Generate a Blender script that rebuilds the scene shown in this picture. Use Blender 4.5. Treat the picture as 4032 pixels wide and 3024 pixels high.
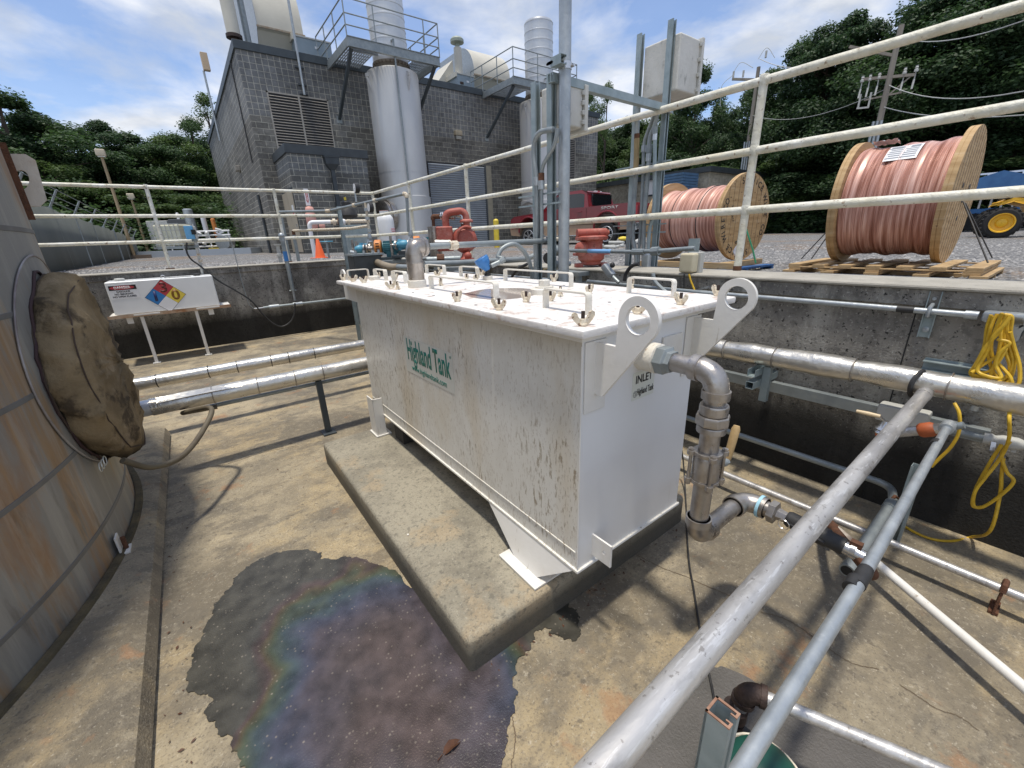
import bpy, bmesh, math, random
from mathutils import Vector, Matrix, Euler
from mathutils.geometry import tessellate_polygon
random.seed(7)
PI = math.pi; R = math.radians
scene = bpy.context.scene
for o in list(bpy.data.objects): bpy.data.objects.remove(o)
col = scene.collection

# ------------------------------------------------------------------ camera
FPX, PITCH, ROLL, YAW = 1630.07, 0.342197, -0.03737604, 0.63791795   # focal in px of a 4032 px wide frame
EYE = Vector((0, 0, 1.40))
fw = Vector((math.sin(YAW)*math.cos(PITCH), math.cos(YAW)*math.cos(PITCH), -math.sin(PITCH)))
r0 = Vector((math.cos(YAW), -math.sin(YAW), 0)); u0 = r0.cross(fw)
rt = math.cos(ROLL)*r0 + math.sin(ROLL)*u0; up = -math.sin(ROLL)*r0 + math.cos(ROLL)*u0
cd = bpy.data.cameras.new('camera'); cam = bpy.data.objects.new('camera', cd); col.objects.link(cam)
cd.sensor_width = 36; cd.lens = 36*FPX/4032; cd.clip_start = 0.05; cd.clip_end = 600
cam.matrix_world = Matrix((( rt.x, up.x, -fw.x, EYE.x), (rt.y, up.y, -fw.y, EYE.y), (rt.z, up.z, -fw.z, EYE.z), (0,0,0,1)))
scene.camera = cam
scene.render.resolution_x = 1024; scene.render.resolution_y = 768

# ------------------------------------------------------------------ sun and sky
SUN = Vector((-0.11, -0.05, 1)).normalized()
el = math.asin(SUN.z); az = math.atan2(SUN.x, SUN.y)
sd = bpy.data.lights.new('sun', 'SUN'); sd.energy = 3.6; sd.angle = R(4.0); sd.color = (1.0, .94, .83)
so = bpy.data.objects.new('sun', sd); col.objects.link(so); so.rotation_euler = (-SUN).to_track_quat('-Z', 'Y').to_euler()
W = bpy.data.worlds.new('World'); scene.world = W; W.use_nodes = True
nt = W.node_tree; N = nt.nodes; K = nt.links; N.clear()
wo = N.new('ShaderNodeOutputWorld'); bg = N.new('ShaderNodeBackground'); sky = N.new('ShaderNodeTexSky')
sky.sky_type = 'NISHITA'; sky.sun_disc = False; sky.sun_elevation = el; sky.sun_rotation = az
sky.air_density = 1.0; sky.dust_density = 0.6; sky.ozone_density = 2.0
tc = N.new('ShaderNodeTexCoord'); sp = N.new('ShaderNodeSeparateXYZ'); K.new(tc.outputs['Generated'], sp.inputs[0])
ad = N.new('ShaderNodeMath'); ad.operation = 'ADD'; ad.inputs[1].default_value = .22; K.new(sp.outputs['Z'], ad.inputs[0])
mx = N.new('ShaderNodeMath'); mx.operation = 'MAXIMUM'; mx.inputs[1].default_value = .05; K.new(ad.outputs[0], mx.inputs[0])
dv = N.new('ShaderNodeVectorMath'); dv.operation = 'DIVIDE'; cb = N.new('ShaderNodeCombineXYZ')
for i in range(3): K.new(mx.outputs[0], cb.inputs[i])
K.new(tc.outputs['Generated'], dv.inputs[0]); K.new(cb.outputs[0], dv.inputs[1])
n1 = N.new('ShaderNodeTexNoise'); n1.inputs['Scale'].default_value = 1.7; n1.inputs['Detail'].default_value = 9; n1.inputs['Roughness'].default_value = .56; n1.inputs['Distortion'].default_value = .25
mp = N.new('ShaderNodeMapping'); mp.inputs['Location'].default_value = (2.3, 4.1, 0); K.new(dv.outputs[0], mp.inputs[0]); K.new(mp.outputs[0], n1.inputs['Vector'])
cr = N.new('ShaderNodeValToRGB'); cr.color_ramp.elements[0].position = .40; cr.color_ramp.elements[0].color = (.10,.10,.10,1); cr.color_ramp.elements[1].position = .60
K.new(n1.outputs['Fac'], cr.inputs[0])
mixc = N.new('ShaderNodeMix'); mixc.data_type = 'RGBA'
K.new(cr.outputs[0], mixc.inputs['Factor']); sg = N.new('ShaderNodeVectorMath'); sg.operation = 'MULTIPLY'; sg.inputs[1].default_value = (1.25, 1.30, 1.45); K.new(sky.outputs[0], sg.inputs[0]); K.new(sg.outputs[0], mixc.inputs['A'])
n2_ = N.new('ShaderNodeTexNoise'); n2_.inputs['Scale'].default_value = 4.5; n2_.inputs['Detail'].default_value = 7; K.new(mp.outputs[0], n2_.inputs['Vector'])
cl = N.new('ShaderNodeMix'); cl.data_type = 'RGBA'; cl.inputs['A'].default_value = (5.0, 5.4, 6.1, 1); cl.inputs['B'].default_value = (7.6, 7.8, 8.2, 1); cm = N.new('ShaderNodeMapRange'); cm.inputs['From Min'].default_value = .38; cm.inputs['From Max'].default_value = .62; K.new(n2_.outputs['Fac'], cm.inputs['Value']); K.new(cm.outputs[0], cl.inputs['Factor']); K.new(cl.outputs['Result'], mixc.inputs['B'])
K.new(mixc.outputs['Result'], bg.inputs[0]); bg.inputs[1].default_value = .125; K.new(bg.outputs[0], wo.inputs[0])
scene.view_settings.view_transform = 'Standard'; scene.view_settings.look = 'None'; scene.view_settings.exposure = 0.0; scene.view_settings.gamma = 1

# ------------------------------------------------------------------ surveying helpers: where a sight line meets a plane of the place
def ray(x, y): return fw + rt*((x-2016)/FPX) - up*((y-1512)/FPX)
def gz(q, z): d = ray(*q); return EYE + d*((z-EYE.z)/d.z)
def gx(q, x): d = ray(*q); return EYE + d*(x/d.x)
def gy(q, y): d = ray(*q); return EYE + d*(y/d.y)
def gxy(q, X, Y):
    d = ray(*q); return EYE + d*((d.x*X+d.y*Y)/(d.x**2+d.y**2))
def gd(q, D): d = ray(*q); return EYE + d*(D/math.hypot(d.x, d.y))
def sheet(x0, y0, s): return lambda X, Y: (x0+X/s, y0+Y/s)
c1 = sheet(0,0,1.6385); c2 = sheet(1200,0,1.6385); c3 = sheet(1900,0,1.659); c4 = sheet(2682,0,1.508); L5 = sheet(0,900,1.6385)
D7 = sheet(2550,1000,1.4926); C8 = sheet(2200,1900,1.2074); K9 = sheet(0,1900,.9617); T1 = sheet(1300,950,2.765); T2 = sheet(2100,950,2.212)
E1 = sheet(2500,1600,2.765); F1 = sheet(1200,1600,2.765); N1 = sheet(1900,2000,2.765); M1 = sheet(800,100,2.212); Q1 = sheet(1100,650,2.765)
T3 = sheet(1800,650,2.765); S1 = sheet(2400,550,2.765); B1 = sheet(3232,450,2.37); A1 = sheet(850,150,3.318); V1 = sheet(1600,280,3.318)
G1 = sheet(1000,550,3.318); U1 = sheet(2100,400,2.37); W1 = sheet(600,800,4.148); Z1 = sheet(1300,820,1.814); R1 = sheet(3300,1100,2.074)
X1 = sheet(2600,2500,3.16); Y1 = sheet(0,450,2.074); A6 = sheet(1250,900,1.4747); J1 = sheet(300,1500,1.8433); H1 = sheet(850,0,1.3368)
full = sheet(0,0,.5486)     # the whole photograph as viewed, 2212 px wide

# ------------------------------------------------------------------ materials
def lk(t, a, b): t.links.new(a, b)
def mat(name, c1=(.5,.5,.5), c2=None, scale=4, rough=.6, metal=0., bump=0., bscale=60, layers=(), rvar=.0, stretch=(1,1,1), spec=.5, lo=.35, hi=.65, coat=0, detail=6):
    m = bpy.data.materials.new(name); m.use_nodes = True; t = m.node_tree; n = t.nodes; n.clear()
    out = n.new('ShaderNodeOutputMaterial'); b = n.new('ShaderNodeBsdfPrincipled'); lk(t, b.outputs[0], out.inputs[0])
    b.inputs['Roughness'].default_value = rough; b.inputs['Metallic'].default_value = metal; b.inputs['Specular IOR Level'].default_value = spec
    if coat: b.inputs['Coat Weight'].default_value = coat
    co = n.new('ShaderNodeTexCoord')
    def noise(sc, st=(1,1,1), det=6, off=0, ro=.6):
        mp = n.new('ShaderNodeMapping'); mp.inputs['Scale'].default_value = st; mp.inputs['Location'].default_value = (off*3.7, off*1.9, off*5.1)
        lk(t, co.outputs['Object'], mp.inputs[0])
        z = n.new('ShaderNodeTexNoise'); z.inputs['Scale'].default_value = sc; z.inputs['Detail'].default_value = det; z.inputs['Roughness'].default_value = ro
        lk(t, mp.outputs[0], z.inputs['Vector']); return z.outputs['Fac']
    def ramp(f, a, bb):
        r_ = n.new('ShaderNodeMapRange'); r_.inputs['From Min'].default_value = a; r_.inputs['From Max'].default_value = bb; lk(t, f, r_.inputs['Value']); return r_.outputs[0]
    def mix(f, A, B):
        x = n.new('ShaderNodeMix'); x.data_type = 'RGBA'; lk(t, f, x.inputs['Factor'])
        for k, v in (('A', A), ('B', B)):
            if isinstance(v, tuple): x.inputs[k].default_value = (*v, 1)
            else: lk(t, v, x.inputs[k])
        return x.outputs['Result']
    cur = (*c1,) if not c2 else mix(ramp(noise(scale, stretch, detail), lo, hi), tuple(c1), tuple(c2))
    for i, L in enumerate(layers):   # (colour, scale, stretch, lo, hi, strength)
        f = ramp(noise(L[1], L[2], 8, i+1, .65), L[3], L[4])
        mm = n.new('ShaderNodeMath'); mm.operation = 'MULTIPLY'; mm.inputs[1].default_value = L[5]; lk(t, f, mm.inputs[0])
        f = mm.outputs[0]
        if len(L) > 6 and L[6]:               # limited to a band of height: (z0, z1) fading from 1 at z0 to 0 at z1
            s = n.new('ShaderNodeSeparateXYZ'); lk(t, co.outputs['Object'], s.inputs[0])
            a2 = n.new('ShaderNodeMath'); a2.operation = 'MULTIPLY_ADD'; a2.inputs[1].default_value = L[6][2] if len(L[6]) > 2 else .25; lk(t, noise(3, (1,1,.5), 5, i+9), a2.inputs[0]); lk(t, s.outputs['Z'], a2.inputs[2])
            g = ramp(a2.outputs[0], L[6][1], L[6][0]); m2 = n.new('ShaderNodeMath'); m2.operation = 'MULTIPLY'; lk(t, f, m2.inputs[0]); lk(t, g, m2.inputs[1]); f = m2.outputs[0]
        if len(L) > 7:
            mk_ = n.new('ShaderNodeMath'); mk_.operation = 'MULTIPLY'; lk(t, f, mk_.inputs[0]); lk(t, ramp(noise(L[7], one, 4, i+21), .44, .56), mk_.inputs[1]); f = mk_.outputs[0]
        cur = mix(f, cur, tuple(L[0]))
    if isinstance(cur, tuple): b.inputs['Base Color'].default_value = (*cur, 1)
    else: lk(t, cur, b.inputs['Base Color'])
    if rvar:
        q = n.new('ShaderNodeMapRange'); q.inputs['To Min'].default_value = max(.03, rough-rvar); q.inputs['To Max'].default_value = min(1, rough+rvar)
        q.inputs['From Min'].default_value = .3; q.inputs['From Max'].default_value = .7; lk(t, noise(scale*2.3, stretch, 5, 5), q.inputs['Value']); lk(t, q.outputs[0], b.inputs['Roughness'])
    if bump:
        bp = n.new('ShaderNodeBump'); bp.inputs['Strength'].default_value = bump; bp.inputs['Distance'].default_value = .01
        lk(t, noise(bscale, stretch, 5, 3), bp.inputs['Height']); lk(t, bp.outputs[0], b.inputs['Normal'])
    return m
one = (1,1,1); vert = (1,1,.12)
WHITE = mat('white_paint', (.80,.78,.74), (.70,.67,.60), 2.2, .42, 0, .12, 25, layers=[((.30,.22,.13), 26, (1,1,.16), .63, .72, .75), ((.55,.42,.24), 3, (1,1,.3), .60, .78, .35)])
WBODY = mat('white_tank_paint', (.81,.79,.73), (.73,.70,.62), 1.6, .40, 0, .12, 7, layers=[((.56,.43,.24), 1.9, (1,1,.30), .55, .68, .40), ((.45,.40,.32), 5, (1,1,.35), .50, .66, .28, None, 1.4), ((.26,.19,.11), 82, (1,1,.22), .565, .61, .75, None, 1.7), ((.34,.26,.17), 150, (1,1,.30), .57, .61, .40), ((.46,.40,.30), 3, one, 0, .01, .45, (.985,.88,.10))])
WEND = mat('white_end_paint', (.80,.80,.79), (.76,.755,.74), 2.0, .38, 0, .10, 9, layers=[((.45,.36,.22), 5, (1,1,.10), .64, .74, .3)])
LIDW = mat('white_lid_paint', (.84,.82,.79), (.76,.72,.68), 5, .45, 0, .35, 30, layers=[((.40,.24,.15), 11, one, .56, .66, .6), ((.34,.22,.15), 26, one, .58, .66, .7), ((.62,.50,.42), 5, one, .55, .72, .35), ((.22,.13,.09), 50, one, .67, .73, .8)])
RAILW = mat('white_rail_paint', (.78,.77,.70), (.64,.60,.46), 5, .45, 0, .8, 26, layers=[((.24,.14,.07), 22, one, .60, .65, .8), ((.45,.43,.33), 14, (1,1,1), .50, .66, .5), ((.36,.36,.24), 7, one, .60, .72, .4)])
CREAM = mat('cream_chipped_paint', (.74,.68,.55), (.62,.52,.38), 30, .55, 0, .6, 80, layers=[((.22,.10,.05), 55, one, .56, .64, .9)])
GALV = mat('galvanised_steel', (.46,.49,.50), (.34,.37,.39), 14, .42, .55, .10, 60, rvar=.12, layers=[((.60,.61,.60), 30, one, .58, .66, .4)])
GALVD = mat('weathered_zinc_conduit', (.33,.36,.36), (.24,.27,.28), 9, .50, .45, .12, 60, rvar=.1)
ALU = mat('pipe_aluminium', (.64,.62,.59), (.40,.385,.37), 3.2, .42, .55, .10, 60, rvar=.10, stretch=(.6,2.2,2.2), lo=.40, hi=.60, layers=[((.24,.225,.205), 7, (.8,1.6,1.6), .53, .62, .45), ((.80,.79,.77), 40, (.25,2,2), .57, .62, .5), ((.18,.16,.14), 60, one, .60, .64, .6)])
STEEL = mat('stainless_pipe', (.48,.45,.42), (.33,.30,.27), 12, .36, .85, .12, 70, rvar=.14, layers=[((.20,.15,.11), 8, one, .56, .70, .5)])
FOIL = mat('insulation_jacket', (.72,.69,.62), (.56,.53,.47), 3.5, .33, .8, .9, 7, rvar=.14, layers=[((.20,.21,.22), 5, one, .66, .72, .7)])
STRUT = mat('strut_channel_zinc', (.36,.42,.43), (.26,.32,.33), 10, .50, .35, .1, 50, rvar=.1)
CUT = mat('cut_rusted_edge', (.36,.21,.14), (.24,.12,.07), 60, .7)
RUST = mat('rusty_iron', (.085,.038,.02), (.15,.062,.03), 30, .8, .1, .5, 120)
BROWN = mat('brown_iron_fitting', (.032,.021,.017), (.07,.042,.032), 30, .6, .2, .4, 90)
BLACK = mat('black_rubber', (.015,.015,.016), (.035,.034,.033), 20, .55)
DARK = mat('dark_interior', (.01,.01,.011))
CONC = mat('pit_floor_concrete', (.41,.34,.225), (.27,.228,.158), 1.3, .82, 0, .6, 130, detail=12, lo=.42, hi=.58, layers=[
    ((.10,.085,.064), .9, one, .47, .57, .70), ((.47,.36,.20), 1.9, one, .51, .60, .55), ((.125,.11,.088), 3.6, (1,1.8,1), .50, .60, .60), ((.19,.16,.115), 9, one, .48, .62, .50), ((.46,.40,.29), 26, one, .53, .63, .22), ((.09,.075,.058), 34, one, .60, .64, .55), ((.58,.52,.41), 85, one, .60, .635, .38), ((.13,.11,.083), 110, one, .53, .61, .50), ((.36,.18,.08), 5, one, .60, .68, .5)])
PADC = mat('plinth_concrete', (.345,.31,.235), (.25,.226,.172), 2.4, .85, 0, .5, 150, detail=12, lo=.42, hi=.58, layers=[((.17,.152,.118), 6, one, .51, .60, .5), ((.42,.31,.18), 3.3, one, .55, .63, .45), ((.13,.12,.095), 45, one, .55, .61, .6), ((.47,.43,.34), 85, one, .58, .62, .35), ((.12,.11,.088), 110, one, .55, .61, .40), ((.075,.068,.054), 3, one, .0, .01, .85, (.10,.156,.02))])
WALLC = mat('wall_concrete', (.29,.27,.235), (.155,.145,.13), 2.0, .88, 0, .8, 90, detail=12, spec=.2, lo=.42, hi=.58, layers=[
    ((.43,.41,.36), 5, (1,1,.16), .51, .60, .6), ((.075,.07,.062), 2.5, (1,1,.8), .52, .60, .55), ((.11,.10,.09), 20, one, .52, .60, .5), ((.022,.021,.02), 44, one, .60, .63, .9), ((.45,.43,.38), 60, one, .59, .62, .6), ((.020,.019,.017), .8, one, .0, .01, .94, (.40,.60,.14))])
CAPC = mat('wall_top_concrete', (.42,.395,.34), (.32,.30,.255), 6, .85, 0, .4, 150, layers=[((.17,.16,.14), 22, one, .58, .68, .5)])
GASK = mat('clean_white_enamel', (.82,.83,.82), (.77,.78,.77), 3, .25, 0, .03, 20)
TANKM = mat('rusted_tank_sheet', (.36,.35,.32), (.27,.265,.245), 1.2, .5, .35, .25, 12, detail=9, stretch=(1,1,.35), layers=[
    ((.50,.47,.38), 3.6, (1,1,.10), .50, .62, .6), ((.33,.165,.06), 1.7, (1,1,.34), .50, .60, .75), ((.40,.24,.10), 7, (1,1,.10), .52, .60, .65), ((.50,.48,.43), 10, (1,1,.08), .54, .62, .3), ((.12,.10,.08), 9, (1,1,.2), .58, .68, .5)])
TARP = mat('brown_canvas', (.26,.195,.112), (.17,.125,.07), 4.5, .9, 0, .5, 90, detail=10, spec=.2, lo=.42, hi=.58, layers=[((.045,.034,.024), 4.2, one, .54, .61, .8), ((.36,.28,.18), 6, one, .54, .62, .5), ((.02,.016,.012), 4, one, 0, .01, .95, (.41,.50,.10))])
RED = mat('red_pump_paint', (.43,.10,.07), (.34,.08,.055), 8, .55, 0, .2, 40, layers=[((.55,.25,.20), 6, one, .51, .60, .5), ((.12,.06,.04), 30, one, .58, .62, .6)])
PINK = mat('faded_pink_vinyl', (.74,.42,.36), (.62,.28,.22), 6, .6, 0, .3, 14)
ORANGE = mat('orange_guard_paint', (.72,.27,.06), (.55,.19,.05), 9, .55)
CONEM = mat('orange_cone_plastic', (.85,.13,.02), (.75,.12,.03), 8, .5)
TEAL = mat('teal_motor_paint', (.055,.22,.25), (.04,.14,.17), 8, .5, 0, .2, 30)
BLUEV = mat('blue_valve_paint', (.09,.36,.50), (.07,.25,.38), 9, .45)
BLUE = mat('bright_blue_paint', (.03,.20,.55), (.03,.16,.42), 10, .4)
YEL = mat('yellow_paint', (.80,.62,.05), (.66,.48,.05), 7, .5)
YCORD = mat('yellow_cord', (.72,.46,.03), (.52,.32,.02), 30, .5)
WOOD = mat('reel_wood', (.56,.38,.19), (.40,.25,.11), 3, .75, 0, .4, 30, stretch=(1,1,9), layers=[((.13,.06,.03), 16, one, .66, .72, .8), ((.66,.52,.34), 5, (1,1,5), .55, .7, .5)])
WOODH = mat('pallet_wood', (.50,.35,.18), (.36,.24,.12), 4, .8, 0, .4, 30, stretch=(3,1,9), layers=[((.10,.06,.03), 20, one, .64, .72, .7)])
BLUEP = mat('blue_pallet_paint', (.03,.12,.33), (.02,.07,.2), 8, .7, 0, .3, 40)
GREYB = mat('grey_enclosure_paint', (.52,.52,.49), (.44,.44,.41), 6, .6, 0, .15, 40, layers=[((.20,.20,.18), 24, (1,1,.5), .60, .68, .6)])
BOXW = mat('weathered_fibreglass', (.64,.63,.59), (.54,.53,.48), 5, .65, 0, .2, 50, layers=[((.25,.25,.22), 16, (1,1,.6), .58, .68, .6)])
TRIM = mat('dark_roof_trim', (.035,.042,.048), (.05,.06,.066), 4, .5)
TRIMB = mat('blue_grey_trim', (.055,.07,.08), (.04,.052,.06), 4, .5)
DOORT = mat('tan_door_paint', (.42,.36,.27), (.38,.33,.25), 2, .55)
ROLLG = mat('roller_shutter_grey', (.27,.30,.33), (.23,.255,.285), 3, .45, .2)
LOUVM = mat('louvre_metal', (.40,.37,.32), (.32,.29,.25), 6, .5, .3)
STACKM = mat('stack_sheet_metal', (.60,.60,.59), (.54,.54,.535), 1.0, .5, .30, 0, 5, rvar=.05, stretch=(1,1,.5), layers=[((.42,.32,.22), 1.4, (1,1,.06), .60, .72, .45)])
DUCTC = mat('cream_duct_paint', (.62,.59,.50), (.55,.52,.44), 1.4, .5)
BARK = mat('bark', (.10,.075,.055), (.06,.045,.035), 8, .9, 0, .6, 30)
POLEW = mat('weathered_pole_wood', (.30,.27,.22), (.22,.19,.16), 4, .85, 0, .3, 30, stretch=(1,1,.1))
POLET = mat('tan_pole_paint', (.40,.30,.17), (.33,.25,.15), 4, .7)
SCREEN = mat('green_windscreen_fabric', (.125,.138,.13), (.095,.108,.10), 1.6, .8, 0, .4, 3, stretch=(1,1,.2), layers=[((.16,.19,.18), 3, (1,1,.05), .60, .70, .5)])
def plain(name, c, rough=.5, metal=0, spec=.5):
    return mat(name, c, None, 4, rough, metal, 0, spec=spec)
INK = plain('black_ink', (.012,.012,.012)); GREENINK = plain('green_ink', (.01,.20,.15)); REDINK = plain('red_ink', (.55,.02,.03))
LABELW = plain('label_film', (.70,.71,.64), .35); DECAL = plain('clear_decal', (.66,.66,.60), .3); SIGNW = plain('sign_white', (.8,.8,.8), .4)
MARO = plain('dark_maroon_ink', (.13,.02,.02)); OCHR = plain('ochre_ink', (.22,.10,.01)); NAVY = plain('navy_ink', (.02,.03,.12))
DRED = plain('diamond_red', (.50,.05,.06)); DBLU = plain('diamond_blue', (.03,.20,.50)); DYEL = plain('diamond_yellow', (.80,.62,.08))
GLASSD = plain('dark_window_glass', (.012,.016,.018), .06, 0, .8); TYRE = plain('tyre_rubber', (.022,.021,.02), .85)
TRUCKR = mat('dark_red_car_paint', (.20,.012,.02), (.17,.014,.018), 3, .28, 0, coat=.6); TRUCKT = mat('dusty_tan_car_paint', (.36,.25,.17), (.30,.2,.13), 3, .45)
CHROME = plain('bright_metal', (.6,.6,.6), .25, .9)
PACK = mat('blue_plastic', (.05,.22,.55), (.04,.17,.42), 3, .5)
IVORY = mat('ivory_plastic', (.62,.56,.40), (.52,.46,.32), 8, .4)
GREENP = mat('dark_green_pump_paint', (.01,.085,.06), (.01,.06,.045), 6, .4)
PROP = mat('propane_white_enamel', (.80,.80,.80), (.75,.75,.74), 3, .35)

def puddle_mat():
    m = bpy.data.materials.new('oily_wet_film'); m.use_nodes = True; t = m.node_tree; n = t.nodes; b = n['Principled BSDF']
    co = n.new('ShaderNodeTexCoord')
    def nz(s, d=6, dist=0, off=(0,0,0)):
        mp = n.new('ShaderNodeMapping'); mp.inputs['Location'].default_value = off; lk(t, co.outputs['Object'], mp.inputs[0])
        z = n.new('ShaderNodeTexNoise'); z.inputs['Scale'].default_value = s; z.inputs['Detail'].default_value = d; z.inputs['Distortion'].default_value = dist; lk(t, mp.outputs[0], z.inputs['Vector']); return z.outputs['Fac']
    # film thickness: thin at the rim, thicker in the middle
    ln = n.new('ShaderNodeVectorMath'); ln.operation = 'LENGTH'; ms = n.new('ShaderNodeMapping'); ms.inputs['Scale'].default_value = (1.25, .80, 1); ms.inputs['Location'].default_value = (-.10, .18, 0); lk(t, co.outputs['Object'], ms.inputs[0]); lk(t, ms.outputs[0], ln.inputs[0])
    th = n.new('ShaderNodeMath'); th.operation = 'MULTIPLY_ADD'; th.inputs[1].default_value = .62; lk(t, nz(2.6, 3, .3), th.inputs[0]); lk(t, ln.outputs['Value'], th.inputs[2])
    cr = n.new('ShaderNodeValToRGB'); e = cr.color_ramp.elements  # this ramp paints the oil film's rainbow sheen into the base colour
    e[0].position = .30; e[0].color = (.078,.062,.056,1); e[1].position = 1.0; e[1].color = (.066,.062,.050,1)
    for p, c in ((.46,(.080,.060,.058)), (.62,(.074,.060,.068)), (.70,(.062,.064,.088)), (.76,(.054,.074,.080)), (.81,(.066,.080,.052)), (.85,(.088,.072,.044)), (.88,(.080,.058,.054)), (.93,(.066,.064,.056))):
        x = e.new(p); x.color = (*c, 1)
    lk(t, th.outputs[0], cr.inputs[0])
    # pale and dark grains of aggregate
    vo = n.new('ShaderNodeTexVoronoi'); vo.inputs['Scale'].default_value = 95; lk(t, co.outputs['Object'], vo.inputs['Vector'])
    g = n.new('ShaderNodeMapRange'); g.inputs['From Min'].default_value = .86; g.inputs['From Max'].default_value = .95
    s3 = n.new('ShaderNodeSeparateColor'); lk(t, vo.outputs['Color'], s3.inputs[0]); lk(t, s3.outputs[0], g.inputs['Value'])
    d = n.new('ShaderNodeMapRange'); d.inputs['From Min'].default_value = .42; d.inputs['From Max'].default_value = .20; lk(t, vo.outputs['Distance'], d.inputs['Value'])
    mm = n.new('ShaderNodeMath'); mm.operation = 'MULTIPLY'; lk(t, g.outputs[0], mm.inputs[0]); lk(t, d.outputs[0], mm.inputs[1])
    m2 = n.new('ShaderNodeMath'); m2.operation = 'MULTIPLY'; m2.inputs[1].default_value = .5; lk(t, mm.outputs[0], m2.inputs[0])
    mx = n.new('ShaderNodeMix'); mx.data_type = 'RGBA'; lk(t, m2.outputs[0], mx.inputs['Factor']); lk(t, cr.outputs[0], mx.inputs['A']); mx.inputs['B'].default_value = (.30,.26,.21,1)
    mot = n.new('ShaderNodeMapRange'); mot.inputs['From Min'].default_value = .35; mot.inputs['From Max'].default_value = .65; mot.inputs['To Min'].default_value = .58; mot.inputs['To Max'].default_value = 1.15; lk(t, nz(14, 8), mot.inputs['Value'])
    ml = n.new('ShaderNodeVectorMath'); ml.operation = 'SCALE'; lk(t, mx.outputs['Result'], ml.inputs[0]); lk(t, mot.outputs[0], ml.inputs['Scale'])
    lk(t, ml.outputs[0], b.inputs['Base Color'])
    b.inputs['Roughness'].default_value = .30; b.inputs['Specular IOR Level'].default_value = .5
    b.inputs['Thin Film Thickness'].default_value = 420; b.inputs['Thin Film IOR'].default_value = 1.45
    tf = n.new('ShaderNodeMapRange'); tf.inputs['From Min'].default_value = .3; tf.inputs['From Max'].default_value = 1.0; tf.inputs['To Min'].default_value = 290; tf.inputs['To Max'].default_value = 40
    lk(t, th.outputs[0], tf.inputs['Value']); lk(t, tf.outputs[0], b.inputs['Thin Film Thickness'])
    bp = n.new('ShaderNodeBump'); bp.inputs['Strength'].default_value = .45; bp.inputs['Distance'].default_value = .003; lk(t, nz(190, 4), bp.inputs['Height']); lk(t, bp.outputs[0], b.inputs['Normal'])
    return m
PUDDLE = puddle_mat()

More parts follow.
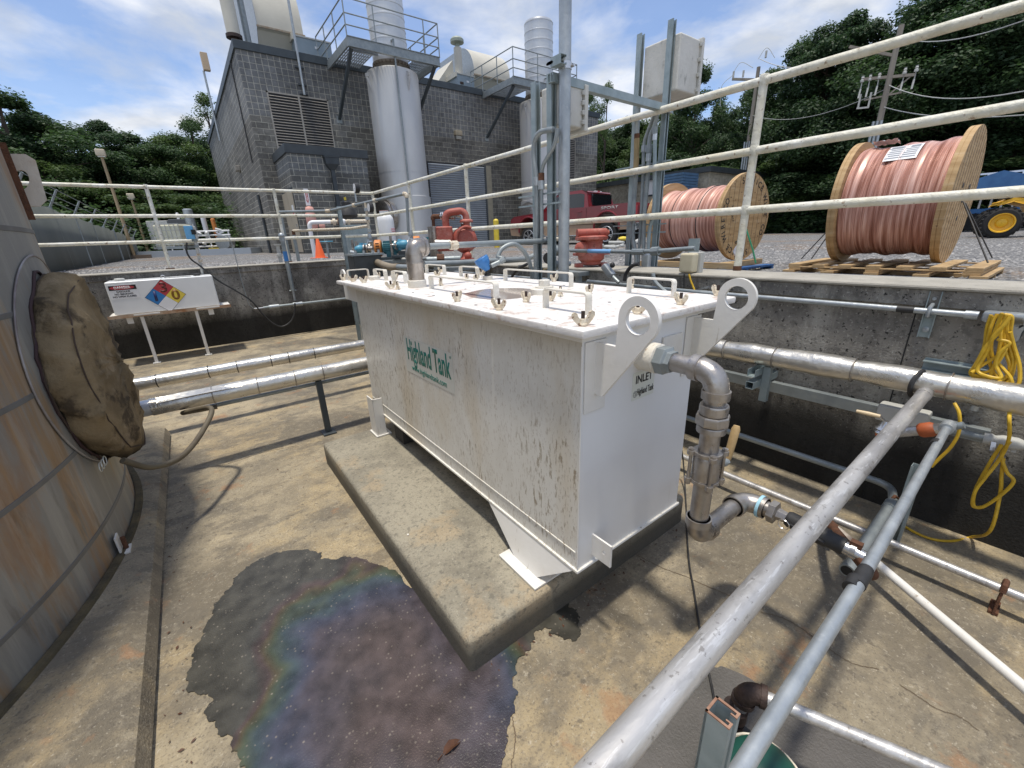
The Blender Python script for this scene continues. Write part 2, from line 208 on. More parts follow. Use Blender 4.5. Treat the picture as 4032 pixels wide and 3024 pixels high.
def cmu_mat(name, split, square=(.135,.137,.136), rough_c=(.185,.178,.16), mortar=(.46,.44,.37), tan=False):
    m = bpy.data.materials.new(name); m.use_nodes = True; t = m.node_tree; n = t.nodes; b = n['Principled BSDF']; b.inputs['Roughness'].default_value = .85
    ge = n.new('ShaderNodeNewGeometry'); s = n.new('ShaderNodeSeparateXYZ'); lk(t, ge.outputs['Position'], s.inputs[0])
    a = n.new('ShaderNodeMath'); a.operation = 'ADD'; lk(t, s.outputs['X'], a.inputs[0]); lk(t, s.outputs['Y'], a.inputs[1])
    c = n.new('ShaderNodeCombineXYZ'); lk(t, a.outputs[0], c.inputs[0]); lk(t, s.outputs['Z'], c.inputs[1])
    def brick(w, off, A, B, ms):
        k = n.new('ShaderNodeTexBrick'); k.inputs['Scale'].default_value = 1; k.inputs['Brick Width'].default_value = w; k.inputs['Row Height'].default_value = .203
        k.offset = off; k.inputs['Mortar Size'].default_value = ms; k.inputs['Mortar Smooth'].default_value = .3
        k.inputs['Color1'].default_value = (*A,1); k.inputs['Color2'].default_value = (*B,1); k.inputs['Mortar'].default_value = (*mortar,1); lk(t, c.outputs[0], k.inputs['Vector']); return k
    q = brick(.203, 0, square, tuple(x*1.38 for x in square), .011); r = brick(.406, .5, rough_c, tuple(x*.62 for x in rough_c), .009)
    st = n.new('ShaderNodeMath'); st.operation = 'GREATER_THAN'; st.inputs[1].default_value = split; lk(t, s.outputs['Z'], st.inputs[0])
    mx = n.new('ShaderNodeMix'); mx.data_type = 'RGBA'; lk(t, st.outputs[0], mx.inputs['Factor']); lk(t, r.outputs['Color'], mx.inputs['A']); lk(t, q.outputs['Color'], mx.inputs['B'])
    nz = n.new('ShaderNodeTexNoise'); nz.inputs['Scale'].default_value = 7; nz.inputs['Detail'].default_value = 10; nz.inputs['Roughness'].default_value = .7; lk(t, ge.outputs['Position'], nz.inputs['Vector'])
    n2 = n.new('ShaderNodeTexNoise'); n2.inputs['Scale'].default_value = .45; n2.inputs['Detail'].default_value = 8; lk(t, ge.outputs['Position'], n2.inputs['Vector'])
    mr = n.new('ShaderNodeMapRange'); mr.inputs['From Min'].default_value = .36; mr.inputs['From Max'].default_value = .64; mr.inputs['To Min'].default_value = .55; mr.inputs['To Max'].default_value = 1.5
    ave = n.new('ShaderNodeMath'); ave.operation = 'MULTIPLY_ADD'; ave.inputs[1].default_value = .5; lk(t, nz.outputs['Fac'], ave.inputs[0])
    h2 = n.new('ShaderNodeMath'); h2.operation = 'MULTIPLY'; h2.inputs[1].default_value = .5; lk(t, n2.outputs['Fac'], h2.inputs[0]); lk(t, h2.outputs[0], ave.inputs[2]); lk(t, ave.outputs[0], mr.inputs['Value'])
    sc = n.new('ShaderNodeVectorMath'); sc.operation = 'SCALE'; lk(t, mx.outputs['Result'], sc.inputs[0]); lk(t, mr.outputs[0], sc.inputs['Scale']); lk(t, sc.outputs[0], b.inputs['Base Color'])
    inv = n.new('ShaderNodeMath'); inv.operation = 'SUBTRACT'; inv.inputs[0].default_value = 1; lk(t, st.outputs[0], inv.inputs[1])
    hh = n.new('ShaderNodeMath'); hh.operation = 'MULTIPLY'; lk(t, nz.outputs['Fac'], hh.inputs[0]); lk(t, inv.outputs[0], hh.inputs[1])
    m3 = n.new('ShaderNodeMath'); m3.operation = 'MULTIPLY_ADD'; m3.inputs[1].default_value = -.35; lk(t, r.outputs['Fac'], m3.inputs[0]); lk(t, hh.outputs[0], m3.inputs[2])
    bp = n.new('ShaderNodeBump'); bp.inputs['Strength'].default_value = 1; bp.inputs['Distance'].default_value = .05; lk(t, m3.outputs[0], bp.inputs['Height']); lk(t, bp.outputs[0], b.inputs['Normal'])
    return m
CMU = cmu_mat('split_face_block', 5.88); CMUA = cmu_mat('annex_block', 3.80, (.125,.13,.13), (.15,.15,.14)); CMUT = cmu_mat('tan_block', 1.9, (.30,.27,.21), (.27,.24,.19), (.40,.37,.3))

def gravel_mat(name):
    m = bpy.data.materials.new(name); m.use_nodes = True; t = m.node_tree; n = t.nodes; b = n['Principled BSDF']; b.inputs['Roughness'].default_value = .9
    co = n.new('ShaderNodeTexCoord'); vo = n.new('ShaderNodeTexVoronoi'); vo.inputs['Scale'].default_value = 26; lk(t, co.outputs['Object'], vo.inputs['Vector'])
    s3 = n.new('ShaderNodeSeparateColor'); lk(t, vo.outputs['Color'], s3.inputs[0])
    cr = n.new('ShaderNodeValToRGB'); e = cr.color_ramp.elements; e[0].color = (.17,.17,.175,1); e[1].color = (.58,.56,.53,1); x = e.new(.5); x.color = (.34,.335,.33,1); lk(t, s3.outputs[0], cr.inputs[0])
    nz = n.new('ShaderNodeTexNoise'); nz.inputs['Scale'].default_value = .55; nz.inputs['Detail'].default_value = 8; lk(t, co.outputs['Object'], nz.inputs['Vector'])
    mr = n.new('ShaderNodeMapRange'); mr.inputs['From Min'].default_value = .52; mr.inputs['From Max'].default_value = .66; mr.inputs['To Max'].default_value = .75; lk(t, nz.outputs['Fac'], mr.inputs['Value'])
    mx = n.new('ShaderNodeMix'); mx.data_type = 'RGBA'; lk(t, mr.outputs[0], mx.inputs['Factor']); lk(t, cr.outputs[0], mx.inputs['A']); mx.inputs['B'].default_value = (.42,.31,.22,1)
    dk = n.new('ShaderNodeMapRange'); dk.inputs['From Min'].default_value = .5; dk.inputs['From Max'].default_value = .1; dk.inputs['To Min'].default_value = .45; dk.inputs['To Max'].default_value = 1.1; lk(t, vo.outputs['Distance'], dk.inputs['Value'])
    sc = n.new('ShaderNodeVectorMath'); sc.operation = 'SCALE'; lk(t, mx.outputs['Result'], sc.inputs[0]); lk(t, dk.outputs[0], sc.inputs['Scale']); lk(t, sc.outputs[0], b.inputs['Base Color'])
    bp = n.new('ShaderNodeBump'); bp.invert = True; bp.inputs['Distance'].default_value = .03; lk(t, vo.outputs['Distance'], bp.inputs['Height']); lk(t, bp.outputs[0], b.inputs['Normal'])
    return m
GRAVEL = gravel_mat('crushed_stone')
def stone_mat():
    m = bpy.data.materials.new('stone'); m.use_nodes = True; t = m.node_tree; n = t.nodes; b = n['Principled BSDF']; b.inputs['Roughness'].default_value = .9
    g = n.new('ShaderNodeNewGeometry'); cr = n.new('ShaderNodeValToRGB'); e = cr.color_ramp.elements; e[0].color = (.16,.16,.165,1); e[1].color = (.42,.405,.385,1); lk(t, g.outputs['Random Per Island'], cr.inputs[0]); lk(t, cr.outputs[0], b.inputs['Base Color']); return m
STONE = stone_mat()
def leaf_mat(name, a, bcol):
    m = bpy.data.materials.new(name); m.use_nodes = True; t = m.node_tree; n = t.nodes; n.clear(); out = n.new('ShaderNodeOutputMaterial')
    g = n.new('ShaderNodeNewGeometry'); cr = n.new('ShaderNodeValToRGB'); e = cr.color_ramp.elements; e[0].color = (*a,1); e[1].color = (*bcol,1); lk(t, g.outputs['Random Per Island'], cr.inputs[0])
    d = n.new('ShaderNodeBsdfPrincipled'); d.inputs['Roughness'].default_value = .6; lk(t, cr.outputs[0], d.inputs['Base Color']); tr = n.new('ShaderNodeBsdfTranslucent'); lk(t, cr.outputs[0], tr.inputs[0])
    mx = n.new('ShaderNodeMixShader'); mx.inputs[0].default_value = .4; lk(t, d.outputs[0], mx.inputs[1]); lk(t, tr.outputs[0], mx.inputs[2]); lk(t, mx.outputs[0], out.inputs[0]); return m
LEAFS = [leaf_mat('oak_leaves', (.032,.068,.023), (.075,.135,.042)), leaf_mat('dark_leaves', (.025,.056,.023), (.058,.108,.038)), leaf_mat('bright_leaves', (.055,.10,.026), (.115,.18,.05))]
def copper_mat():
    m = bpy.data.materials.new('wrapped_copper_wire'); m.use_nodes = True; t = m.node_tree; n = t.nodes; b = n['Principled BSDF']
    co = n.new('ShaderNodeTexCoord'); mp = n.new('ShaderNodeMapping'); mp.inputs['Scale'].default_value = (26, 1.1, 1.1); lk(t, co.outputs['Object'], mp.inputs[0])
    nz = n.new('ShaderNodeTexNoise'); nz.inputs['Scale'].default_value = 2; nz.inputs['Detail'].default_value = 6; lk(t, mp.outputs[0], nz.inputs['Vector'])
    cr = n.new('ShaderNodeValToRGB'); e = cr.color_ramp.elements; e[0].position = .33; e[0].color = (.30,.12,.075,1); e[1].position = .68; e[1].color = (.84,.56,.46,1); x = e.new(.5); x.color = (.58,.31,.24,1); lk(t, nz.outputs['Fac'], cr.inputs[0])
    lk(t, cr.outputs[0], b.inputs['Base Color']); b.inputs['Metallic'].default_value = .25; b.inputs['Roughness'].default_value = .5; b.inputs['Coat Weight'].default_value = .4; b.inputs['Coat Roughness'].default_value = .25; return m
COPPER = copper_mat()
def link_mat():
    m = bpy.data.materials.new('chain_link_mesh'); m.use_nodes = True; t = m.node_tree; n = t.nodes; n.clear(); out = n.new('ShaderNodeOutputMaterial')
    co = n.new('ShaderNodeTexCoord'); b = n.new('ShaderNodeBsdfPrincipled'); b.inputs['Base Color'].default_value = (.25,.28,.27,1); b.inputs['Roughness'].default_value = .5; tr = n.new('ShaderNodeBsdfTransparent')
    s = n.new('ShaderNodeSeparateXYZ'); lk(t, co.outputs['UV'], s.inputs[0]); f = []
    for sg in (1, -1):
        a = n.new('ShaderNodeMath'); a.operation = 'MULTIPLY_ADD'; a.inputs[1].default_value = sg; lk(t, s.outputs['X'], a.inputs[0]); lk(t, s.outputs['Y'], a.inputs[2])
        k = n.new('ShaderNodeMath'); k.operation = 'PINGPONG'; k.inputs[1].default_value = .05; lk(t, a.outputs[0], k.inputs[0])
        l = n.new('ShaderNodeMath'); l.operation = 'LESS_THAN'; l.inputs[1].default_value = .006; lk(t, k.outputs[0], l.inputs[0]); f.append(l.outputs[0])
    mx = n.new('ShaderNodeMath'); mx.operation = 'MAXIMUM'; lk(t, f[0], mx.inputs[0]); lk(t, f[1], mx.inputs[1])
    ms = n.new('ShaderNodeMixShader'); lk(t, mx.outputs[0], ms.inputs[0]); lk(t, tr.outputs[0], ms.inputs[1]); lk(t, b.outputs[0], ms.inputs[2]); lk(t, ms.outputs[0], out.inputs[0]); return m
LINK = link_mat()

# ------------------------------------------------------------------ mesh building helpers
def V(*a): return Vector(a[0]) if len(a) == 1 else Vector(a)
def frame(d):
    d = d.normalized(); a = Vector((0,0,1)) if abs(d.z) < .9 else Vector((1,0,0)); u = a.cross(d).normalized(); return u, d.cross(u)
PLACED = set()   # things already moved and turned to where they stand: their parts are given in their own axes
class MB:
    def __init__(s): s.v = []; s.f = []; s.uv = None
    def add(s, vs, fs):
        k = len(s.v); s.v += [Vector(x) for x in vs]; s.f += [tuple(i+k for i in f) for f in fs]; return s
    def box(s, x0, x1, y0, y1, z0, z1):
        if x0 > x1: x0, x1 = x1, x0
        if y0 > y1: y0, y1 = y1, y0
        if z0 > z1: z0, z1 = z1, z0
        return s.add([(x,y,z) for x in (x0,x1) for y in (y0,y1) for z in (z0,z1)], [(0,1,3,2),(4,6,7,5),(0,4,5,1),(2,3,7,6),(0,2,6,4),(1,5,7,3)])
    def obox(s, c, ax, ay, az):   # oriented box: centre and three half vectors
        c = V(c); ax, ay, az = V(ax), V(ay), V(az)
        if ax.cross(ay).dot(az) < 0: az = -az
        return s.add([c+ax*i+ay*j+az*k for i in (-1,1) for j in (-1,1) for k in (-1,1)], [(0,1,3,2),(4,6,7,5),(0,4,5,1),(2,3,7,6),(0,2,6,4),(1,5,7,3)])
    def bar(s, a, b, w, h, side=None):  # rectangular bar from a to b
        a, b = V(a), V(b); d = b-a
        if side is None: u, v = frame(d)
        else: u = V(side); u = (u - d.normalized()*u.dot(d.normalized())).normalized(); v = d.normalized().cross(u)
        return s.obox((a+b)/2, d/2, u*w/2, v*h/2)
    def cyl(s, a, b, r, r2=None, seg=16, caps=True):
        a, b = V(a), V(b); r2 = r if r2 is None else r2; u, v = frame(b-a); vs = []
        for p, q in ((a, r), (b, r2)):
            for i in range(seg): t = 2*PI*i/seg; vs.append(p + u*math.cos(t)*q + v*math.sin(t)*q)
        fs = [(i, (i+1)%seg, seg+(i+1)%seg, seg+i) for i in range(seg)]
        if caps: fs += [tuple(range(seg-1,-1,-1)), tuple(range(seg, 2*seg))]
        return s.add(vs, fs)
    def lathe(s, o, ax, prof, seg=24, caps=True):  # prof: (radius, distance along ax)
        o, ax = V(o), V(ax).normalized(); u, v = frame(ax); vs = []
        for q, h in prof:
            for i in range(seg): t = 2*PI*i/seg; vs.append(o + ax*h + u*math.cos(t)*q + v*math.sin(t)*q)
        fs = []
        for k in range(len(prof)-1): fs += [(k*seg+i, k*seg+(i+1)%seg, (k+1)*seg+(i+1)%seg, (k+1)*seg+i) for i in range(seg)]
        if caps: fs += [tuple(range(seg-1,-1,-1)), tuple(range((len(prof)-1)*seg, len(prof)*seg))]
        return s.add(vs, fs)
    def tube(s, pts, r, seg=12, caps=True, closed=False):
        pts = [V(p) for p in pts]; n = len(pts); rs = r if isinstance(r, (list, tuple)) else [r]*n; vs = []
        def tan(i):
            if closed: return (pts[(i+1)%n]-pts[i-1]).normalized()
            if i == 0: return (pts[1]-pts[0]).normalized()
            if i == n-1: return (pts[-1]-pts[-2]).normalized()
            return ((pts[i+1]-pts[i]).normalized()+(pts[i]-pts[i-1]).normalized()).normalized()
        u, _ = frame(tan(0))
        for i in range(n):
            d = tan(i); u = (u - d*u.dot(d)).normalized(); v = d.cross(u)
            for j in range(seg): t = 2*PI*j/seg; vs.append(pts[i] + u*math.cos(t)*rs[i] + v*math.sin(t)*rs[i])
        fs = []
        for k in range(n if closed else n-1):
            a, b = k*seg, ((k+1)%n)*seg
            fs += [(a+i, a+(i+1)%seg, b+(i+1)%seg, b+i) for i in range(seg)]
        if caps and not closed: fs += [tuple(range(seg-1,-1,-1)), tuple(range((n-1)*seg, n*seg))]
        return s.add(vs, fs)
    def sphere(s, c, r, seg=16, rings=10, sc=(1,1,1)):
        c = V(c); prof = [(max(1e-4, r*math.sin(PI*i/rings)), -r*math.cos(PI*i/rings)) for i in range(rings+1)]
        k = len(s.v); s.lathe((0,0,0), (0,0,1), prof, seg)
        for i in range(k, len(s.v)): q = s.v[i]; s.v[i] = c + Vector((q.x*sc[0], q.y*sc[1], q.z*sc[2]))
        return s
    def prism(s, loops, o, u, v, w):  # loops of 2-D points (first is outer, others holes), plane axes u, v, thickness vector w
        o, u, v, w = V(o), V(u), V(v), V(w)
        L = [[o+u*a+v*b for a, b in lp] for lp in (loops if isinstance(loops[0][0], (list, tuple)) else [loops])]
        tri = tessellate_polygon([[Vector((a, b, 0)) for a, b in lp] for lp in (loops if isinstance(loops[0][0], (list, tuple)) else [loops])])
        flat = [p for lp in L for p in lp]; n = len(flat); vs = flat + [p+w for p in flat]; fs = []
        nn = u.cross(v)
        for t in tri:
            a, b, c = (flat[i] for i in t); fl = (b-a).cross(c-a).dot(w) > 0
            fs.append(tuple(reversed(t)) if fl else tuple(t)); fs.append(tuple(i+n for i in t) if fl else tuple(i+n for i in reversed(t)))
        k = 0
        for lp in L:
            m = len(lp)
            fs += [(k+i, k+(i+1)%m, n+k+(i+1)%m, n+k+i) for i in range(m)]; k += m
        return s.add(vs, fs)
    def build(s, name, m, parent=None, smooth=35, bevel=0, label=None, cat=None, kind=None, group=None, origin=None, seg=2):
        me = bpy.data.meshes.new(name)
        if parent is not None:
            o0 = Vector((0,0,0)); p = parent
            while p is not None: o0 = o0 + (V(0,0,0) if p.name in PLACED else p.location); p = p.parent
        elif origin is not None: o0 = V(origin)
        elif kind == 'structure' or not s.v: o0 = Vector((0,0,0))
        else:
            xs = [p.x for p in s.v]; ys = [p.y for p in s.v]; o0 = Vector(((min(xs)+max(xs))/2, (min(ys)+max(ys))/2, min(p.z for p in s.v)))
        me.from_pydata([p-o0 for p in s.v], [], s.f); me.update()
        bm = bmesh.new(); bm.from_mesh(me)
        if bevel:
            bmesh.ops.remove_doubles(bm, verts=bm.verts, dist=1e-5)
            ed = [e for e in bm.edges if len(e.link_faces) == 2 and e.calc_face_angle(0) > R(30)]
            bmesh.ops.bevel(bm, geom=ed, offset=bevel, segments=seg, affect='EDGES', profile=.5, clamp_overlap=True)
        bmesh.ops.recalc_face_normals(bm, faces=bm.faces); bm.to_mesh(me); bm.free()
        if smooth:
            for p in me.polygons: p.use_smooth = True
            me.set_sharp_from_angle(angle=R(smooth))
        me.materials.append(m); ob = bpy.data.objects.new(name, me); col.objects.link(ob)
        if bevel and smooth: ob.modifiers.new('weighted', 'WEIGHTED_NORMAL').keep_sharp = True
        ob.location = o0 if parent is None else (0,0,0)
        if parent is not None: ob.parent = parent
        if label: ob['label'] = label
        if cat: ob['category'] = cat
        if kind: ob['kind'] = kind
        if group: ob['group'] = group
        return ob
def thing(name, label, cat, loc, group=None):
    o = bpy.data.objects.new(name, None); col.objects.link(o); o.location = loc; o.empty_display_size = .1
    o['label'] = label; o['category'] = cat
    if group: o['group'] = group
    return o
def copytree(o, parent=None):
    c = o.copy(); col.objects.link(c)
    if parent is not None: c.parent = parent
    for ch in list(o.children): copytree(ch, c)
    return c
def arc_path(pts, rad, n=6):   # polyline with its corners rounded
    pts = [V(p) for p in pts]; out = [pts[0]]
    for i in range(1, len(pts)-1):
        a = (pts[i-1]-pts[i]); b = (pts[i+1]-pts[i]); la, lb = a.length, b.length; a.normalize(); b.normalize()
        ang = a.angle(b); t = min(rad/math.tan(ang/2) if ang > .01 else 0, la*.45, lb*.45)
        p0, p1 = pts[i]+a*t, pts[i]+b*t
        for k in range(n+1): s_ = k/n; out.append(p0*(1-s_)**2 + pts[i]*2*s_*(1-s_) + p1*s_**2)
    out.append(pts[-1]); return out
def spline(pts, n=8):
    pts = [V(p) for p in pts]; P = [pts[0]*2-pts[1]] + pts + [pts[-1]*2-pts[-2]]; out = []
    for i in range(1, len(P)-2):
        for k in range(n):
            t = k/n; a, b, c, d = P[i-1], P[i], P[i+1], P[i+2]
            out.append(.5*((2*b) + (c-a)*t + (2*a-5*b+4*c-d)*t*t + (-a+3*b-3*c+d)*t**3))
    out.append(pts[-1]); return out
def parts_run(root, pts, r, m, fm=None, er=1.25, seg=16, tees=()):   # threaded pipe run: straight pipes plus elbow fittings
    fm = fm or m; pts = [V(p) for p in pts]; e = r*1.9
    for i in range(len(pts)-1):
        d = (pts[i+1]-pts[i]).normalized(); a = pts[i] + d*(e if i > 0 else 0); b = pts[i+1] - d*(e if i < len(pts)-2 else 0)
        MB().cyl(a, b, r, seg=seg).build('pipe', m, root)
    for i in range(1, len(pts)-1):
        a = (pts[i-1]-pts[i]).normalized(); b = (pts[i+1]-pts[i]).normalized(); t = e*1.15
        path = [pts[i]+a*t*1.25] + [(pts[i]+a*t)*(1-s_)**2 + pts[i]*2*s_*(1-s_) + (pts[i]+b*t)*s_**2 for s_ in (0,.15,.3,.45,.55,.7,.85,1)] + [pts[i]+b*t*1.25]
        k = MB().tube(path, r*er, seg); k.cyl(pts[i]+a*t*1.25, pts[i]+a*t*.85, r*er*1.12, seg=seg); k.cyl(pts[i]+b*t*1.25, pts[i]+b*t*.85, r*er*1.12, seg=seg)
        k.build('elbow', fm, root)
def conduit(name, label, pts, r, m, rad=.12, cat='pipe', group=None, seg=12):
    return MB().tube(arc_path(pts, rad), r, seg).build(name, m, label=label, cat=cat, group=group)
def text(body, m, parent, name, o, u, v, h, sx=1., bold=0., align='CENTER', ext=.0006, spacing=1.):
    cu = bpy.data.curves.new('lettering', 'FONT'); cu.body = body; cu.size = 1; cu.align_x = align; cu.align_y = 'CENTER'; cu.offset = bold; cu.space_character = spacing
    tmp = bpy.data.objects.new('tmp', cu); col.objects.link(tmp); bpy.context.view_layer.update()
    me = bpy.data.meshes.new_from_object(tmp.evaluated_get(bpy.context.evaluated_depsgraph_get())); bpy.data.objects.remove(tmp)
    o, u, v = V(o), V(u).normalized(), V(v).normalized(); w = u.cross(v); p0 = Vector((0,0,0)); p = parent
    while p is not None: p0 = p0 + (V(0,0,0) if p.name in PLACED else p.location); p = p.parent
    k = h/.70
    bm = bmesh.new(); bm.from_mesh(me); r_ = bmesh.ops.extrude_face_region(bm, geom=bm.faces[:]); bmesh.ops.translate(bm, verts=[g for g in r_['geom'] if isinstance(g, bmesh.types.BMVert)], vec=(0,0,ext/k))
    bm.to_mesh(me); bm.free()
    for q in me.vertices: q.co = o + u*q.co.x*k*sx + v*q.co.y*k + w*q.co.z*k - p0
    me.materials.clear(); me.materials.append(m); me.name = name; ob = bpy.data.objects.new(name, me); col.objects.link(ob); ob.parent = parent; return ob
def circ(cx, cy, r, n=28): return [(cx+r*math.cos(2*PI*i/n), cy+r*math.sin(2*PI*i/n)) for i in range(n)]
def channel(b, a, c, w=.041, h=.041, up_=(0,0,1), lips=True, th=.0028):  # C strut from a to c, open side towards up_
    a, c = V(a), V(c); d = (c-a).normalized(); u = V(up_); u = (u-d*u.dot(d)).normalized(); s_ = d.cross(u); L = (c-a)/2; m_ = (a+c)/2
    b.obox(m_-u*(h/2-th/2), L, s_*(w/2), u*(th/2)); b.obox(m_+s_*(w/2-th/2)+u*(th/2), L, s_*(th/2), u*(h/2-th/2)); b.obox(m_-s_*(w/2-th/2)+u*(th/2), L, s_*(th/2), u*(h/2-th/2))
    if lips:
        for k in (-1, 1): b.obox(m_+s_*k*(w/2-.006)+u*(h/2-.0014), L, s_*.0032, u*.0014)
    return b

# ================================================================== THE GROUND AND THE PIT
WT = 1.132   # height of the wall tops above the pit floor
def gh(x, y):
    def sm(a, b, t): t = min(1, max(0, (t-a)/(b-a))); return t*t*(3-2*t)
    right = .93 + .12*sm(4, 17, y)
    return 1.085 + (right-1.085)*sm(2.6, 5.0, x) if y > 7.6 else right
def build_ground():
    xs = [-200,-90,-50,-30,-20,-14,-11,-8] + [-8+i*.5 for i in range(1,22)] + [2.96] + [3.3+i*.5 for i in range(40)] + [26,32,45,70,110,220]
    ys = [-200,-90,-50,-30,-20,-14,-11,-8] + [-8+i*.5 for i in range(1,32)] + [7.93] + [8.3+i*.5 for i in range(40)] + [31,36,45,60,90,140,240]
    b = MB(); idx = {}
    for i, x in enumerate(xs):
        for j, y in enumerate(ys):
            idx[i,j] = len(b.v); b.v.append(Vector((x, y, gh(x,y) + (0 if abs(x) > 26 or y > 30 else random.uniform(-.012,.012)))))
    for i in range(len(xs)-1):
        for j in range(len(ys)-1):
            cx, cy = (xs[i]+xs[i+1])/2, (ys[j]+ys[j+1])/2
            if -8 < cx < 2.96 and -8 < cy < 7.93: continue
            b.f.append((idx[i,j], idx[i+1,j], idx[i+1,j+1], idx[i,j+1]))
    b.build('ground', GRAVEL, smooth=60, kind='structure')
build_ground()
# loose stones near the walls, nobody could count them
sb = MB()
def stone(x, y, r):
    z = gh(x, y); vs = []; a0 = random.random()*6
    for k in range(5): a = a0+2*PI*k/5; q = r*random.uniform(.7,1.2); vs.append((x+q*math.cos(a), y+q*math.sin(a), z+random.uniform(-.2,.25)*r))
    vs += [(x+random.uniform(-.3,.3)*r, y+random.uniform(-.3,.3)*r, z+r*random.uniform(.5,.9))]
    sb.add(vs, [(k, (k+1)%5, 5) for k in range(5)])
for i in range(9000):
    D = 3.4+10*random.random()**1.6; a = R(random.uniform(38, 97)); x, y = D*math.sin(a), D*math.cos(a)
    if x > 3.02: stone(x, y, random.uniform(.008,.02)*(1+D*.05))
for i in range(3000):
    stone(random.uniform(-2.6, 3.3), 7.95+3.5*random.random()**1.7, random.uniform(.012,.026))
sb.build('gravel_stones', STONE, smooth=0, kind='stuff')
MB().add([(-8,-8,0),(2.66,-8,0),(2.66,7.65,0),(-8,7.65,0)], [(0,1,2,3)]).build('floor', CONC, smooth=0, kind='structure')
def wall(name, prof, o, u, w, label):   # profile in (u, z), swept along w
    root = thing(name, label, 'wall', o)
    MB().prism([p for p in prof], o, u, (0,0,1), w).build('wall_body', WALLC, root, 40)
    return root
LIP = [(0,-.1),(0,1.02),(-.018,1.035),(-.018,1.105),(.0,1.128)]
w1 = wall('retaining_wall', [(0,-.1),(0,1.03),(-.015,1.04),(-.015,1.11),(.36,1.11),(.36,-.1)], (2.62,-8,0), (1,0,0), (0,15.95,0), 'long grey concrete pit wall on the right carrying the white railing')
MB().box(2.59, 2.985, -8, 7.955, 1.1115, WT).build('wall_cap', CAPC, w1, bevel=.016)
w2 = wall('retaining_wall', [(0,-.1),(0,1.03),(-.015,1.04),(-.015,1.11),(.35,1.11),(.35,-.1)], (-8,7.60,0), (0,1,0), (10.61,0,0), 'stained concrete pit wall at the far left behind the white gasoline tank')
MB().box(-8, 2.585, 7.57, 7.955, 1.1115, WT).build('wall_cap', CAPC, w2, bevel=.016)
# dark tie marks and bolt holes stay in the material; a shuttering joint on the right wall
MB().box(2.617, 2.622, .395, .400, .02, 1.03).build('joint', DARK, w1, 0)
# slab under the big tank, its edge rounded
sl = MB(); prof = [(-8,.0),(-.415,.0),(-.405,.02),(-.425,.075),(-.47,.10),(-8,.10)]
sl.prism(prof, (0,-8,.001), (1,0,0), (0,0,1), (0,12.05,0)); sl.build('tank_slab', CONC, smooth=40, label='low concrete slab with rounded kerb under the rusty tank', cat='slab')
# plinth under the white tank
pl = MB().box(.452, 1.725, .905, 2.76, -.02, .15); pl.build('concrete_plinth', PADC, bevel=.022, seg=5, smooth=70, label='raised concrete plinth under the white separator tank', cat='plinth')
# crack lines in the floor
def crack(pts, label):
    b = MB(); P = spline([gz(q, .002) for q in pts], 10)
    for i in range(len(P)-1):
        a, c = P[i], P[i+1]; d = (c-a).normalized(); s_ = Vector((-d.y, d.x, 0)); w = random.uniform(.0009,.0020); j = s_*random.uniform(-.003,.003)
        b.add([a+s_*w, a-s_*w, c-s_*w+j, c+s_*w+j], [(0,1,2,3)])
    b.build('floor_crack', mat('crack', (.13,.095,.06), None, 4, .9), smooth=0, kind='structure')
crack([C8(365,340), C8(480,400), C8(600,445), C8(700,490), C8(820,540)], '')
crack([C8(960,615), C8(1080,650), C8(1200,725), C8(1300,800), C8(1400,860), C8(1520,885)], '')
crack([C8(1620,960), C8(1700,1010), C8(1800,1075), C8(1900,1110), C8(2000,1180)], '')
crack([K9(1935,560), K9(1945,700), K9(1930,830), K9(1950,960), K9(1935,1080)], '')
crack([J1(860,640), J1(1100,600), J1(1350,520), J1(1600,470)], '')
# the oily puddle
out = [K9(*p) for p in [(1040,268),(1090,258),(1170,255),(1215,270),(1225,290),(1290,285),(1340,282),(1400,300),(1440,315),(1490,332),(1560,400),(1700,540),(1830,650),(1960,560)]] + \
      [N1(*p) for p in [(880,1000),(960,1080),(1040,1140),(1045,1230),(1062,1380),(960,1435),(860,1400),(760,1365),(720,1312),(600,1332),(550,1440),(500,1540)]] + \
      [K9(*p) for p in [(1978,650),(1945,720),(1952,790),(1950,850),(1925,930),(1915,1000),(1895,1080),(1850,1180),(1000,1190),(930,1081),(890,1030),(870,970),(820,930),(780,872),(800,808),(740,797),(703,772),(720,700),(735,640),(770,570),(800,500),(830,440),(870,400),(890,360),(935,320),(985,290)]]
po = spline([gz(q, .004) for q in out] + [gz(out[0], .004)], 16)[:-1]
po = [Vector((p.x+.005*math.sin(i*.31)+.003*math.sin(i*.83+1)+random.uniform(-.0015,.0015), p.y+.005*math.sin(i*.37+2)+.003*math.sin(i*.71)+random.uniform(-.0015,.0015), 0)) for i, p in enumerate(po)]
pc = gz(K9(1330,680), .004)
MB().prism([(p.x, p.y) for p in po], (0,0,.0015), (1,0,0), (0,1,0), (0,0,.003)).build('oily_puddle', PUDDLE, smooth=0, origin=(pc.x, pc.y, 0), label='wide wet patch with rainbow oil sheen on the concrete floor', cat='puddle')
shade_damp = [gz(X1(*p), .003) for p in [(540,330),(690,405),(760,388),(900,440),(1060,510),(1180,590),(1250,690),(1500,830),(2212,1180),(3200,1700),(3200,2600),(-600,2600),(-500,1500),(-100,900),(200,600)]]  # dark sheet: a soft overhead shadow painted in, together with the wet floor
dp = spline(shade_damp+[shade_damp[0]], 6)[:-1]
MB().prism([(p.x, p.y) for p in dp], (0,0,.0014), (1,0,0), (0,1,0), (0,0,.0016)).build('shade_damp_floor', mat('shade_damp_concrete', (.11,.10,.09), (.075,.07,.062), 4, .55, 0, .4, 120, detail=10, layers=[((.3,.27,.22), 90, one, .67, .70, .6)]), smooth=0, kind='structure')
